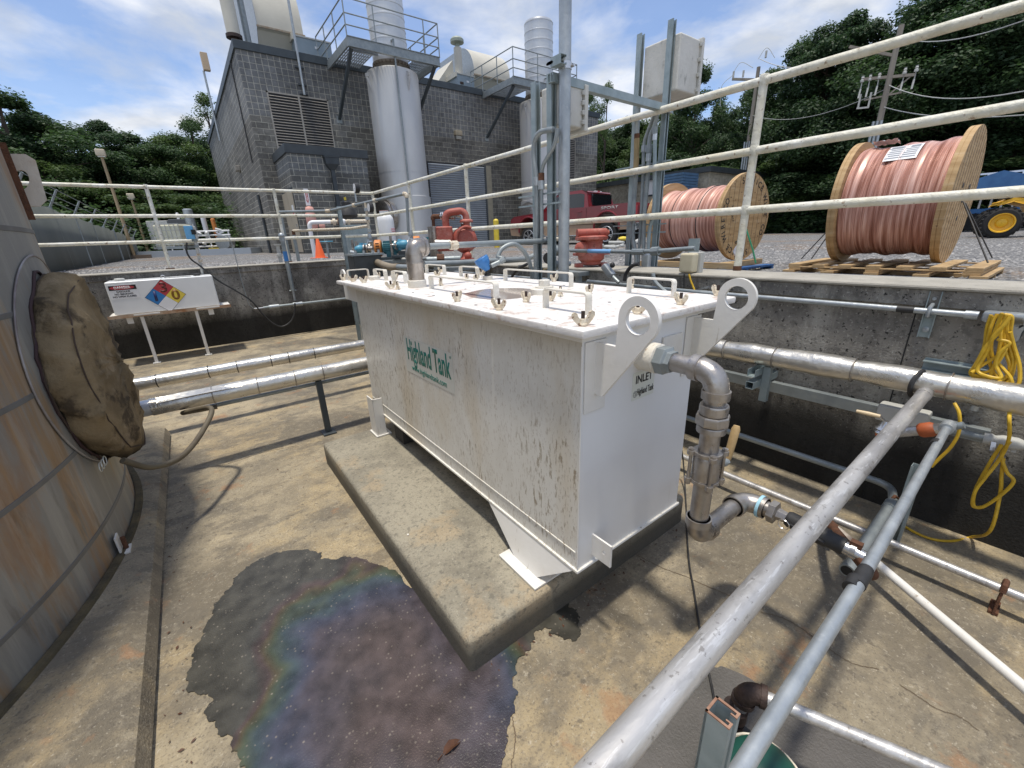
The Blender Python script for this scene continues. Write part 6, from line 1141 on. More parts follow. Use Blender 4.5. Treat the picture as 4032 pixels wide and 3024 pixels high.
bb2 = thing('regulator', 'black bell-shaped regulator behind the thin upper pipe', 'regulator', gd(G1(1210,970), 8.3)); c_ = gd(G1(1210,900), 8.3); MB().lathe(c_-V(0,0,.17), (0,0,1), [(.06,0),(.15,.02),(.17,.06),(.14,.16),(.10,.20),(.07,.21),(.07,.27),(.03,.30)], 22).build('body', BLACK, bb2); MB().cyl(c_+V(0,0,.13), c_+V(0,0,.18), .02, seg=8).build('cap', YEL, bb2)
for x_, y0_, y1__, nm in ((445,1380,1590,'a'),(560,1290,1580,'b')):
    c_ = gd(G1(x_,1450), 8.6); MB().cyl((c_.x,c_.y,1.08),(c_.x,c_.y,gd(G1(x_-30,1000 if nm=='a' else 1240),8.6).z), .028, seg=10).build('bollard_pipe', GALVD, label=('slim grey upright pipe just right of the blue-taped pipe' if nm == 'a' else 'slim grey upright pipe in front of the annex door jamb'), cat='pipe')

# ================================================================== BUILDING
BY = 19.5
bl = thing('block_building', 'big grey split-face block building with stacks and rooftop ducts', 'building', (12.4,28,1.0))
RT = 8.02
MB().box(3.09,21.6,BY,37,.7,RT-.05).build('wall', CMU, bl, 0)
MB().box(3.03,21.68,BY-.06,37.06,RT-.16,RT+.10).build('roof_trim', TRIMB, bl, 0, bevel=.01); 
def louvre(parent, x0, x1, z0, z1, mull):
    f = MB(); t = .05
    f.box(x0,x1,BY-.03,BY-.003,z1-t,z1); f.box(x0,x1,BY-.03,BY-.003,z0,z0+t); f.box(x0,x0+t,BY-.03,BY-.003,z0,z1); f.box(x1-t,x1,BY-.03,BY-.003,z0,z1)
    for m_ in mull: f.box(m_-.03,m_+.03,BY-.035,BY-.003,z0,z1)
    o = f.build('louvre', LOUVM, parent, 0); MB().box(x0+t,x1-t,BY-.006,BY-.003,z0+t,z1-t).build('backing', DARK, o)
    s_ = MB(); n = int((z1-z0)/.095)
    for k in range(n): z = z0+t+k*(z1-z0-2*t)/n; s_.add([(x0+t,BY-.030,z),(x1-t,BY-.030,z),(x1-t,BY-.008,z+.028),(x0+t,BY-.008,z+.028),(x0+t,BY-.033,z+.004),(x1-t,BY-.033,z+.004),(x1-t,BY-.011,z+.032),(x0+t,BY-.011,z+.032)], [(0,1,2,3),(7,6,5,4),(0,4,5,1),(2,6,7,3),(0,3,7,4),(1,5,6,2)])
    s_.build('slat', LOUVM, o, 0)
louvre(bl, 3.79, 5.95, 4.2, 6.72, [4.87]); louvre(bl, 18.35, 19.7, 4.45, 6.56, [18.95])
# roller door
rd = MB().box(10.0,13.45,BY-.012,BY-.003,1.05,4.82).build('roller_door', DARK, bl, 0); s_ = MB()
for k in range(38): z = 1.06+k*.0975; s_.add([(10.05,BY-.016,z),(13.2,BY-.016,z),(13.2,BY-.045,z+.05),(10.05,BY-.045,z+.05),(13.2,BY-.016,z+.092),(10.05,BY-.016,z+.092)], [(0,1,2,3),(3,2,4,5)])
s_.build('shutter', ROLLG, rd, 0); MB().box(13.28,13.62,BY-.03,BY-.003,1.05,4.83).build('door_jamb', mat('tan_steel_jamb', (.30,.27,.2), (.24,.22,.17), 4, .6), bl, 0); MB().box(13.18,13.28,BY-.05,BY-.003,1.05,4.83).build('door_rail', TRIM, bl, 0)
def wlamp(x, z, y=BY):
    a = MB().box(x-.19,x+.19,y-.16,y-.002,z,z+.20).build('wall_lamp', mat('tan_lamp_housing', (.40,.34,.24), (.33,.28,.2), 5, .6), bl, bevel=.02); MB().box(x-.15,x+.15,y-.13,y-.01,z-.17,z-.002).build('lens', mat('dusty_lens', (.33,.31,.26), None, 4, .3), a, bevel=.03)
wlamp(11.77, 6.02)
sl_ = gx(M1(320,1250), 3.09); a = MB().box(2.90,3.087,sl_.y-.25,sl_.y+.25,sl_.z-.1,sl_.z+.12).build('wall_lamp', LOUVM, bl, bevel=.02)
gc0, gc1 = gx(G1(30,700),3.09), gx(G1(225,1470),3.09)
# conduits and mast fixed to the building's side and front
P = [gx(q, 3.05) for q in (A1(190,240),A1(240,500),A1(330,960),A1(400,1300),A1(460,1650),G1(60,760))]; P[0].z = min(P[0].z, RT+.05)
for p in P: p.y = P[2].y
MB().cyl(V(3.05,P[0].y,RT+.1), V(3.05,P[0].y,P[4].z), .022, seg=8).build('lightning_cable', BLACK, bl)
y_ = gx(G1(120,1000),3.05).y; MB().cyl((3.03,y_,gx(G1(60,720),3.05).z),(3.03,y_,1.05), .05, seg=10).build('downpipe', TRIM, bl)
ms_ = thing('roof_mast', 'thin mast with a small tan box on the left side of the block building', 'mast', (3.0,26,5)); m0, m1 = gx(M1(155,1000),3.0), gx(M1(10,380),3.0); yv = gx(M1(80,700),3.0).y
MB().cyl((2.98,yv,gx(M1(155,1000),3.0).z),(2.98,yv,gx(M1(10,380),3.0).z), .05, seg=10).build('mast_pipe', GALV, ms_); tz = gx(M1(10,380),3.0).z; MB().box(2.98,3.28,yv-.25,yv+.05,tz+.0,tz+.75).build('box', mat('tan_box', (.62,.46,.30), None, 4, .5), ms_, bevel=.02)
vx0 = gy(A1(1155,745),BY-.1); vx1 = gy(A1(1090,330),BY-.1); xv_ = (vx0.x+vx1.x)/2
cv_ = MB().cyl((xv_,BY-.12,vx0.z),(xv_,BY-.12,11.5), .045, seg=12).build('vent_pipe', GALV, bl); b = MB()
for z in (7.6,7.05,6.75): b.box(xv_-.14,xv_+.14,BY-.09,BY-.003,z,z+.04)
b.build('pipe_bracket', TRIM, cv_)
# annex
AY, AX = 17.2, 3.60; AT = 4.60
ax_ = thing('annex', 'small grey block annex with a black fascia against the big building', 'building', (4.9,18.3,1.05))
MB().box(AX,6.32,AY,BY-.002,.8,AT-.1).build('wall', CMUA, ax_, 0); MB().box(AX-.06,6.38,AY-.06,BY-.002,AT-.26,AT+.02).build('fascia', TRIM, ax_, 0, bevel=.008)
dr = MB().box(AX-.012,AX-.002,17.38,19.3,1.09,3.32).build('door_frame', TRIM, ax_, 0); 
for y0 in (17.45,18.38): 
    d_ = MB().box(AX-.03,AX-.013,y0,y0+.88,1.12,3.22).build('door', DOORT, ax_, 0, bevel=.004); MB().box(AX-.06,AX-.031,y0+.70 if y0>18 else y0+.1,y0+.78 if y0>18 else y0+.18,2.0,2.1).build('handle', CHROME, d_)
nt_ = MB().box(AX-.034,AX-.031,17.62,17.92,2.35,2.75).build('notice', SIGNW, ax_, 0); MB().box(AX-.037,AX-.0345,17.66,17.88,2.40,2.55).build('red_panel', DRED, nt_, 0)
b = gy(G1(905,215),AY-.1); c_ = gy(G1(1095,235),AY-.1); x0, x1 = b.x, c_.x; z1_ = b.z; b2 = MB(); z2_ = gy(G1(1000,330),AY).z; z3 = gy(G1(1000,400),AY).z
xm = (x0+x1)/2; b2.box(x0-.02,x1+.02,AY-.27,AY-.002,z1_-.04,z1_); b2.add([(x0,AY-.25,z1_-.04),(x1,AY-.25,z1_-.04),(x1,AY-.002,z1_-.04),(x0,AY-.002,z1_-.04),(x0+.03,AY-.25,z2_),(x1-.03,AY-.25,z2_),(x1-.03,AY-.002,z2_),(x0+.03,AY-.002,z2_),(xm-.08,AY-.16,z3),(xm+.08,AY-.16,z3),(xm+.08,AY-.002,z3),(xm-.08,AY-.002,z3)], [(0,1,5,4),(1,2,6,5),(3,0,4,7),(4,5,9,8),(5,6,10,9),(7,4,8,11),(0,3,2,1),(8,9,10,11),(2,3,7,6),(6,7,11,10)])
b2.box(xm-.065,xm+.065,AY-.14,AY-.01,1.15,z3); b2.build('downspout', TRIM, ax_, 0)
xs_, zs1, zs0 = gy(G1(690,740),AY).x, gy(G1(680,640),AY).z, gy(G1(700,860),AY).z
sg = MB().box(xs_-.075,xs_+.075,AY-.012,AY-.003,zs0,zs1).build('wall_sign', SIGNW, ax_, 0); MB().box(xs_-.04,xs_+.04,AY-.015,AY-.0125,zs0+.22,zs1-.08).build('red_band', DRED, sg, 0); MB().prism([[(-.06,.2),(.06,.2),(0,.08)]], (xs_,AY-.015,zs0), (1,0,0), (0,0,1), (0,.002,0)).build('red_arrow', DRED, sg, 0)
text('EXTINGUISHER', SIGNW, sg, 'lettering', (xs_,AY-.0165,(zs0+zs1)/2+.05), (0,0,-1), (1,0,0), .05, .75, .01)
fc = thing('extinguisher_cover', 'faded pink fire extinguisher cover on the annex wall under the red sign', 'cover', (0,0,0)); xq, zq1, zq0 = gy(G1(735,1000),AY-.1).x, gy(G1(730,872),AY-.1).z, gy(G1(740,1180),AY-.1).z; H_ = zq1-zq0
b = MB(); prof = [(.08,0),(.15,.03),(.17,.12*H_),(.165,.6*H_),(.17,.68*H_),(.13,.74*H_),(.15,.85*H_),(.11,.97*H_),(.03,H_)]; b.lathe((0,0,0),(0,0,1),prof,20)
for v_ in b.v: v_.x *= 1.05+.06*math.sin(v_.z*9+v_.x*7); v_.y *= .8
b.build('body', PINK, fc, 60); MB().sphere((.32,-.05,.12), .11, 12, 8, (1,.7,1.1)).build('hose_end_cover', PINK, fc); place(fc, (xq,AY-.16,zq0))

# stacks
def stack(label, x, y, top, hot):
    t = thing('exhaust_stack', label, 'stack', (x,y,1.0)); r, ru = .985, .665
    MB().lathe((x,y,1.0), (0,0,1), [(r+.05,0),(r+.05,2.1),(r,2.12),(r,3.0),(r+.006,3.0),(r+.006,3.03),(r,3.03),(r,6.35),(r-.03,6.48),(r-.25,6.55),(ru+.05,6.57)], 56).build('lower_shell', STACKM, t)
    MB().lathe((x,y,7.50), (0,0,1), [(ru-.02,0),(ru-.02,.20),(ru+.03,.22),(ru+.03,.29),(ru,.30)], 48).build('expansion_joint', mat('joint_grey_brown', (.20,.18,.155), (.13,.11,.09), 8, .6) if hot else bpy.data.materials['joint_grey_brown'], t)
    b = MB()
    for k in range(28): a = 2*PI*k/28; b.cyl((x+(ru+.015)*math.cos(a),y+(ru+.015)*math.sin(a),7.70),(x+(ru+.015)*math.cos(a),y+(ru+.015)*math.sin(a),7.76),.02,seg=6)
    b.build('bolt', BROWN, t)
    prof = [(ru,0)]; z = 0; H = top-7.78
    while z < H-.35: prof += [(ru,z+.30),(ru+.012,z+.31),(ru+.012,z+.35),(ru,z+.36)]; z += .36
    prof += [(ru,H-.12),(ru-.03,H-.03),(ru-.10,H)]; MB().lathe((x,y,7.78), (0,0,1), prof, 56).build('upper_shell', mat('bright_stack_sheet', (.66,.67,.67), (.58,.585,.59), 1, .38, .5, .05, 6) if hot else bpy.data.materials['bright_stack_sheet'], t)
    for a in (R(190), R(280)):
        d = V(math.cos(a), math.sin(a), 0); sd_ = V(-d.y, d.x, 0); c_ = V(x,y,7.0)+d*(r); b = MB().prism([[(0,.38),(.20,.30),(.16,.12),(0,-.25)], circ(.10,.2,.04,12)], c_-sd_*.02, d, (0,0,1), sd_*.04); b.build('lifting_ear', STACKM, t, 0)
    b = MB().tube([V(x,y,0)+V((r+.07)*math.cos(R(255)),(r+.07)*math.sin(R(255)),z) for z in (1.0,4,7.3)], .035, 8); b.tube([V(x+(r+.07)*math.cos(R(255)),y+(r+.07)*math.sin(R(255)),7.3), V(x+(r+.07)*math.cos(R(255)),y+(r+.07)*math.sin(R(255)),8.25), V(x+ru*math.cos(R(255)),y+ru*math.sin(R(255)),8.35)], .035, 8); b.build('sample_conduit', GALVD, t)
    el2 = [V(x-r*.9,y-.25,2.35), V(x-r-.25,y-.3,2.35)]; b = MB().lathe(el2[0], el2[1]-el2[0], [(.60,0),(.60,.15),(.66,.16),(.66,.22),(.60,.23),(.60,.34),(.50,.40),(.1,.42)], 32); b.build('inlet_duct', STEEL, t)
    return t
stack('nearer metal exhaust stack left of the roller door, running out of the photo top', 8.10, 18.0, 13.5, True); stack('farther metal exhaust stack with its flat top in view, right of the roller door', 15.66, 18.0, 10.75, False)
def catwalk(label, x0, x1, y0, sx):
    t = thing('catwalk', label, 'platform', ((x0+x1)/2,18.2,7.9)); z = 8.0; y1 = BY-.0
    b = MB(); hh = .26
    b.box(x0,x1,y0,y0+.07,z-hh,z); b.box(x0,x0+.07,y0+.07,y1,z-hh,z); b.box(x1-.07,x1,y0+.07,y1,z-hh,z); b.box(x0,x1,y0-.03,y0+.10,z,z+.02); b.box(x0,x1,y0-.03,y0+.10,z-hh-.02,z-hh); b.build('frame', GALVD, t, 0)
    g = MB(); n = int((x1-x0)/.09)
    for k in range(n):
        x = x0+.07+k*(x1-x0-.14)/n
        if abs(x-sx) < .75: g.box(x,x+.03,y0+.07,18.0-.78,z-.05,z-.01)
        else: g.box(x,x+.03,y0+.07,y1,z-.05,z-.01)
    for k in range(9): y = y0+.2+k*.27; g.box(x0+.07,sx-.75,y,y+.02,z-.045,z-.015); g.box(sx+.75,x1-.07,y,y+.02,z-.045,z-.015)
    g.box(x0+.3,sx-.72,y0+.5,y0+.56,z-.2,z-.05); g.build('grating', GALV, t, 0)
    for x, s_ in ((x0+.15,1),(x1-.15,-1)): MB().bar((x,y0+.15,z-hh),(x,BY-.05,6.1), .10,.10).build('brace', TRIMB, t, 0); MB().box(x-.1,x+.1,BY-.03,BY-.003,5.95,6.2).build('brace_foot', GALVD, t, 0)
    rl_ = MB(); H = 1.07; 
    def line(a, b_): rl_.cyl(a, b_, .022, seg=8)
    for zz in (z+H, z+H*.6, z+.32): line((x0,y0,zz),(x1,y0,zz)); line((x0,y0,zz),(x0,y1+.9,zz)); line((x1,y0,zz),(x1,y1+.9,zz))
    for x in (x0, sx-.95, sx+.95, x1): line((x,y0,z),(x,y0,z+H))
    for x in (x0, x1):
        for y in (y0+1.2, y0+2.4, y1+.9): line((x,y,z),(x,y,z+H))
    rl_.build('guard_rail', GALVD, t); return t
catwalk('steel catwalk with guard rails round the nearer stack', 6.13, 9.65, 16.92, 8.10); catwalk('steel catwalk with guard rails round the farther stack', 13.30, 17.2, 17.0, 15.66)
# rooftop duct hoods
def hood(label, x0, x1, yf, yb, z0, zt, m2_):
    t = thing('roof_hood', label, 'duct', ((x0+x1)/2,(yf+yb)/2,RT+.1)); rr_ = min(zt-z0-.9, (yb-yf)*.9); pr = [(yb,z0),(yb,zt)]
    for k in range(13): a = R(90+90*k/12); pr.append((yf+rr_+rr_*math.cos(a), zt-rr_+rr_*math.sin(a)))
    pr += [(yf,z0+.75),(yf+.12,z0+.7),(yf+.6,z0)]
    b = MB().prism([pr], (x0,0,0), (0,1,0), (0,0,1), (x1-x0,0,0)); b.build('hood_shell', m2_, t, 30)
    b = MB().prism([[(p[0]*1.0, p[1]) for p in pr]], (x0-.012,0,0), (0,1,0), (0,0,1), (.010,0,0)); b.build('side_panel', GALV, t, 0)
    MB().box(x0-.03,x1+.06,yf-.035,yf-.004,z0+.74,z0+.80).build('seam_flange', mat('rusty_flange', (.32,.22,.14), (.4,.36,.28), 9, .7), t); MB().box(x0+.1,x1,yf+.65,yb,RT+.05,z0-.002).build('base_box', GREYB, t); return t
hood('huge cream curved air hood on the roof above the left louvre', 4.18, 5.78, 20.75, 24.5, RT+.35, 12.2, DUCTC); hood('cream curved air hood on the roof between the two stacks', 13.75, 16.0, 20.75, 24.2, RT+.35, 10.55, DUCTC)
def rbox(label, x0, x1, y0, y1, z1):
    t = thing('roof_duct', label, 'duct', ((x0+x1)/2,(y0+y1)/2,RT)); MB().box(x0,x1,y0,y1,RT+.12,z1).build('duct_body', mat('blue_grey_duct', (.30,.36,.40), (.25,.31,.35), 2, .5) if 'blue_grey_duct' not in bpy.data.materials else bpy.data.materials['blue_grey_duct'], t, 0, bevel=.01)
    MB().box(x0-.07,x0-.005,y0-.05,y1,z1-.12,z1+.08).build('edge_trim', DUCTC, t); MB().box(x0-.03,x1+.03,y0-.03,y1,z1+.002,z1+.05).build('lid', GREYB, t); MB().box((x0+x1)/2+.05,(x0+x1)/2+.20,y0-.006,y0-.002,z1-.28,z1-.20).build('tag', SIGNW, t, 0); return t
rbox('blue-grey box duct on the roof beside the left catwalk', 5.35, 6.75, 20.6, 24, 9.02); rbox('blue-grey box duct on the roof left of the second hood', 12.62, 13.62, 20.6, 24, 8.95)
def flue(label, x, y, z0, z1, r, cap):
    t = thing('roof_flue', label, 'flue', (x,y,RT)); MB().lathe((x,y,z0), (0,0,1), [(r,0),(r,z1-z0)], 20).build('flue_pipe', GREYB if False else DUCTC, t); MB().cyl((x,y,RT),(x,y,z0), r*.6, seg=14).build('lower_pipe', BROWN, t); MB().lathe((x,y,z0-.02), (0,0,1), [(r+.04,0),(r+.04,.10),(r,.12)], 20).build('flange', BROWN, t)
    if cap: MB().lathe((x,y,z1), (0,0,1), [(r*.6,0),(r*.6,.15),(r*1.7,.20),(r*1.7,.32),(r*1.3,.40)], 20).build('cap', mat('green_grey_cap', (.32,.36,.30), None, 4, .5), t)
    return t
f0 = gy(H1(98,200), 20.3); flue('white roof flue at the front left corner, leaving the photo top', f0.x, 20.3, f0.z, 13, .22, False)
f1 = gy(H1(175,240), 20.6); MB().cyl((f1.x,20.6,RT),(f1.x,20.6,13), .11, seg=12).build('roof_pole', GALVD, label='grey steel pole beside the white flue on the roof', cat='pole')
f2 = gy(c2(988,560), 20.8); f3 = gy(c2(985,310), 20.8); flue('short cream flue with a flat cap left of the second hood', f3.x, 20.8, RT+.55, f3.z, .19, True)
MB().prism([[(-1.5,0),(0,1.7),(.05,0)]], (f3.x+.1,21.5,RT+.1), (1,0,0), (0,0,1), (0,1.6,0)).build('sloped_duct', DUCTC, smooth=0, label='sloping cream duct skirt on the roof left of the capped flue', cat='duct')

# low building at the right
lb_ = thing('low_building', 'low tan block building with dark roof edge behind the red truck', 'building', (27,20,.95)); MB().box(24,33,13.5,34,.6,4.35).build('wall', CMUT, lb_, 0); MB().box(23.8,33.2,13.3,34.2,4.352,4.62).build('roof', TRIM, lb_, 0)
wy = gx(U1(1130,790),24).y; wz = gx(U1(1130,790),24).z; fr = MB().box(23.97,23.998,wy-.6,wy+.6,wz-.55,wz+.5).build('window', TRIM, lb_, 0); MB().box(23.955,23.969,wy-.5,wy-.05,wz-.45,wz+.4).build('pane', GLASSD, fr, 0); MB().box(23.955,23.969,wy+.05,wy+.5,wz-.45,wz+.4).build('pane', SIGNW, fr, 0)
bs = gx(S1(680,540), 22); bsd = thing('blue_shed', 'small blue ribbed shed corner peeking out left of the smaller reel', 'shed', (22.5,bs.y,.95)); b = MB()
for k in range(9): b.box(22,23.5,bs.y-.6,bs.y+.7,bs.z-.35+.14*k-.12,bs.z-.35+.14*k)
b.box(22.02,23.48,bs.y-.58,bs.y+.68,.9,bs.z-.47); b.build('wall', mat('blue_siding', (.08,.16,.28), (.06,.12,.2), 3, .6), bsd, 0); MB().box(21.985,21.998,bs.y-.2,bs.y+.3,bs.z-.5,bs.z+.0).build('window', SIGNW, bsd, 0)
bd_ = thing('bollard', 'yellow bollard to the right of the roller door', 'bollard', gd(T3(435,862), 16.6)); c_ = gd(T3(430,800), 16.6); MB().lathe((c_.x,c_.y,1.0), (0,0,1), [(.10,0),(.10,gd(T3(425,585),16.6).z-1.06),(.07,gd(T3(425,585),16.6).z-1.02),(.02,gd(T3(425,585),16.6).z-1.0)], 20).build('post', YEL, bd_)

# ================================================================== RED PICKUP
tr = thing('pickup_truck', 'dark red and tan pickup truck parked in front of the low building', 'truck', (0,0,0))
# local: forward +x, left side +y, ground z=0
def side(pts, y0, y1, m_, name, parent=tr, bev=.03, taper=0):
    b = MB(); n = len(pts); vs = [(x, y0, z) for x, z in pts] + [(x, y1, z) for x, z in pts]
    if taper:
        zmx = max(z for _, z in pts); zmn = min(z for _, z in pts)
        vs = [(x, y*(1-taper*(z-zmn)/(zmx-zmn)), z) for x, y, z in vs]
    tri = tessellate_polygon([[V(x, z, 0) for x, z in pts]]); b.add(vs, [tuple(t) for t in tri]+[tuple(i+n for i in reversed(t)) for t in tri]+[(i,(i+1)%n,n+(i+1)%n,n+i) for i in range(n)])
    return b.build(name, m_, parent, 30, bevel=bev, seg=3)
def arch(cx, r, z0, a0=180, a1=0, n=14): return [(cx+r*math.cos(R(a0+(a1-a0)*k/n)), z0+r*math.sin(R(a0+(a1-a0)*k/n))) for k in range(n+1)]
up_ = [(-2.90,.75)] + arch(-1.84,.50,.66,165,15) + arch(1.84,.48,.66,165,15) + [(2.78,.70),(2.84,.95),(2.80,1.12),(2.62,1.22),(1.30,1.30),(1.05,1.34),(-1.05,1.36),(-1.12,1.37),(-2.88,1.40),(-2.92,1.30)]
side(up_, -.98, .98, TRUCKR, 'body')
lo_ = [(-2.88,.52)] + [(-2.40,.52)] + arch(-1.84,.51,.66,195,165,3)[:0] + [(-2.38,.74),(-2.88,.74)]
side([(-1.30,.42),(1.32,.42),(1.32,.76),(-1.30,.76)], -.985, .985, TRUCKT, 'lower_body', bev=.02); side([(-2.90,.55),(-2.36,.55),(-2.34,.76),(-2.90,.76)], -.982, .982, TRUCKT, 'lower_body', bev=.02); side([(2.34,.45),(2.80,.50),(2.84,.72),(2.34,.72)], -.975, .975, TRUCKT, 'bumper', bev=.03)
side([(-2.99,.52),(-2.88,.52),(-2.88,.72),(-2.99,.72)], -.93, .93, CHROME, 'bumper', bev=.02)
cab = [(-1.08,1.33),(1.12,1.33),(.52,1.86),(.30,1.93),(-.65,1.95),(-.92,1.90)]
side(cab, -.93, .93, TRUCKR, 'cab', bev=.035, taper=.13)
def win(pts, name='window'):
    for s_ in (-1, 1):
        b = MB(); n = len(pts); y = lambda z: .93*(1-.13*(z-1.33)/.62)+.004
        o = [(x, s_*y(z), z) for x, z in pts]; i_ = [(x, s_*(y(z)-.03), z) for x, z in pts]; b.add(o+i_, [tuple(range(n)), tuple(reversed(range(n,2*n)))]+[(i,(i+1)%n,n+(i+1)%n,n+i) for i in range(n)]); b.build(name, GLASSD, tr, 0)
win([(.16,1.38),(.95,1.38),(.46,1.82),(.16,1.86)]); win([(-.84,1.38),(.06,1.38),(.06,1.865),(-.62,1.87),(-.80,1.82)])
b = MB().add([(1.08,-.84,1.375),(1.08,.84,1.375),(.56,.76,1.845),(.56,-.76,1.845),(1.10,-.84,1.38),(1.10,.84,1.38),(.58,.76,1.85),(.58,-.76,1.85)], [(0,3,2,1),(4,5,6,7),(0,1,5,4),(1,2,6,5),(2,3,7,6),(3,0,4,7)]); b.build('windscreen', GLASSD, tr, 0)
MB().box(-1.075,-1.01,-.70,.70,1.42,1.83).build('rear_window', GLASSD, tr)
b = MB().box(-.90,-.80,-.22,.22,1.925,1.965); o = b.build('brake_light', SIGNW, tr, bevel=.01); MB().box(-.91,-.80,-.08,.08,1.93,1.970).build('red_lens', DRED, o)
for x in (-.42+.5, 1.12): pass
b = MB()
for s_ in (-1,1):
    for x in (.11, 1.06, -.98): b.box(x-.004, x+.004, s_*.982, s_*.986, .80, 1.33)
b.build('door_gap', DARK, tr, 0)
for s_ in (-1,1):
    for x in (.22, -.78): MB().box(x, x+.19, s_*.986, s_*1.004, 1.20, 1.235).build('door_handle', TRUCKR, tr, bevel=.006)
    for cx in (-1.84, 1.84):
        P = arch(cx,.515,.66,190,-10); MB().tube([(x, s_*.985, z) for x, z in P], .035, 8).build('wheel_arch_trim', TRUCKR, tr)
    m_ = MB().box(.98,1.20, s_*1.02, s_*1.22, 1.32, 1.52).build('mirror', BLACK, tr, bevel=.03)
    MB().box(-.95,1.2,s_*.99,s_*1.10,.36,.40).build('side_step', CHROME, tr, bevel=.01)
    MB().box(-2.93,-2.86,s_*.78,s_*.97,.95,1.30).build('tail_light', DRED, tr, bevel=.01); MB().box(2.70,2.85,s_*.66,s_*.93,.92,1.12).build('headlight', SIGNW, tr, bevel=.02)
    text('SPORT', GREYB, tr, 'lettering', (-1.95, s_*.9885, 1.285), (-s_,0,0), (0,0,1), .085, 1.9, .012)
    for cx in (-1.84, 1.84):
        w = MB().lathe((cx, s_*.72, .40), (0,s_,0), [(.25,0),(.37,.005),(.40,.03),(.405,.13),(.40,.235),(.37,.26),(.27,.262)], 36, caps=False).build('wheel', TYRE, tr)
        r_ = MB().lathe((cx, s_*.72, .40), (0,s_,0), [(.27,.262),(.265,.235),(.24,.19),(.01,.185)], 36, caps=False)
        r_.lathe((cx, s_*.72, .40), (0,s_,0), [(.262,.22),(.270,.262),(.262,.268),(.252,.262),(.245,.225)], 36, caps=False); r_.build('rim', GREYB if False else DARK, w)
        sp_b = MB().lathe((cx, s_*.72, .40), (0,s_,0), [(.252,.222),(.274,.262),(.262,.272),(.245,.262),(.242,.222)], 36, caps=False); sp_b.cyl((cx,s_*.92,.40),(cx,s_*.985,.40),.06,seg=18)
        for k in range(6):
            a = 2*PI*k/6+.3
            for da in (-.13,.13): c0 = V(cx+.05*math.cos(a),s_*.965,.40+.05*math.sin(a)); c1_ = V(cx+.25*math.cos(a+da),s_*.970,.40+.25*math.sin(a+da)); sp_b.bar(c0,c1_,.028,.03,(0,1,0))
        sp_b.build('spokes', CHROME, w)
fr_, re_ = V(11.955,14.412,0), V(12.66,10.8,0); mid = (fr_+re_)/2; hd_ = (fr_-re_).normalized(); ang = math.atan2(hd_.y, hd_.x); leftv = V(-hd_.y, hd_.x, 0)
place(tr, (mid.x-leftv.x*.85, mid.y-leftv.y*.85, .965), ang)

# ================================================================== COPPER WIRE REELS
t_fl = []
def reel(label, a, b_, z0, rf, rd, th, w_):  # a = near (right) flange centre xy, b_ = far flange centre xy
    t = thing('wire_reel', label, 'cable reel', (0,0,0), 'wooden reels of copper wire'); L = (V(*b_,0)-V(*a,0)).length
    n = 12
    for x, nm in ((0,'flange'),(L,'flange')):
        b = MB().lathe((x if x == 0 else x, 0, rf), (1,0,0), [(.001,0),(rf,0),(rf,th*.5),(rf-.004,th*.5),(rf-.004,th*.5+.004),(rf,th*.5+.004),(rf,th),(.001,th)], 56, caps=False); f_ = b.build(nm, WOOD, t, 30); fls = [f_] if x == 0 else fls
        g = MB(); xo = -.0015 if x == 0 else L+th+.0005
        for k in range(-5, 6):
            y = k*rf/5.5; h = math.sqrt(max(0, rf*rf-y*y))-.004; g.box(xo, xo+.0012, y-.0012, y+.0012, rf-h, rf+h)
        g.build('plank_joint', DARK, f_, 0)
        h_ = MB().cyl((xo-.001,0,rf),(xo+.0015,0,rf),.045,seg=20)
        for k in range(3): a_ = R(30+120*k); h_.cyl((xo-.001,.17*math.cos(a_),rf+.17*math.sin(a_)),(xo+.0015,.17*math.cos(a_),rf+.17*math.sin(a_)),.022,seg=12)
        h_.build('hole', DARK, f_)
        if x == 0 and rf < .5:
            for k in range(14):
                for q in (rf-.03, rf*.62): a_ = 2*PI*(k+.5*(q<rf*.8))/14; MB().cyl((xo-.001,q*math.cos(a_),rf+q*math.sin(a_)),(xo+.0016,q*math.cos(a_),rf+q*math.sin(a_)),.006,seg=6).build('nail', RUST, f_)
    P = []; d = MB(); prof = []; x = th; k = 0; pitch = .012
    nn = int((L-th)/pitch)
    for k in range(nn+1):
        xx_ = th+(L-th)*k/nn; rr = rd+.008*math.sin(xx_*21)+.005*math.sin(xx_*47+1); prof += [(rr-.003, xx_), (rr+.0022, xx_+pitch*.5)]
    prof[-1] = (prof[-1][0], L); d.lathe((0,0,rf), (1,0,0), prof, 64); dr_ = d.build('copper_coil', COPPER, t, 60)
    t_fl[:] = fls; return t, L, dr_
def put_reel(t, a, b_, z0): d = V(*b_,0)-V(*a,0); place(t, (a[0],a[1],z0), math.atan2(d.y, d.x))
ra, rb = (5.38,.735), (5.38,1.47)
t1_, L1, dr1 = reel('larger reel of pinkish copper wire on bare wood pallets, right of the rail post', ra, rb, 1.043, .535, .465, .06, 0); put_reel(t1_, ra, rb, 1.045)
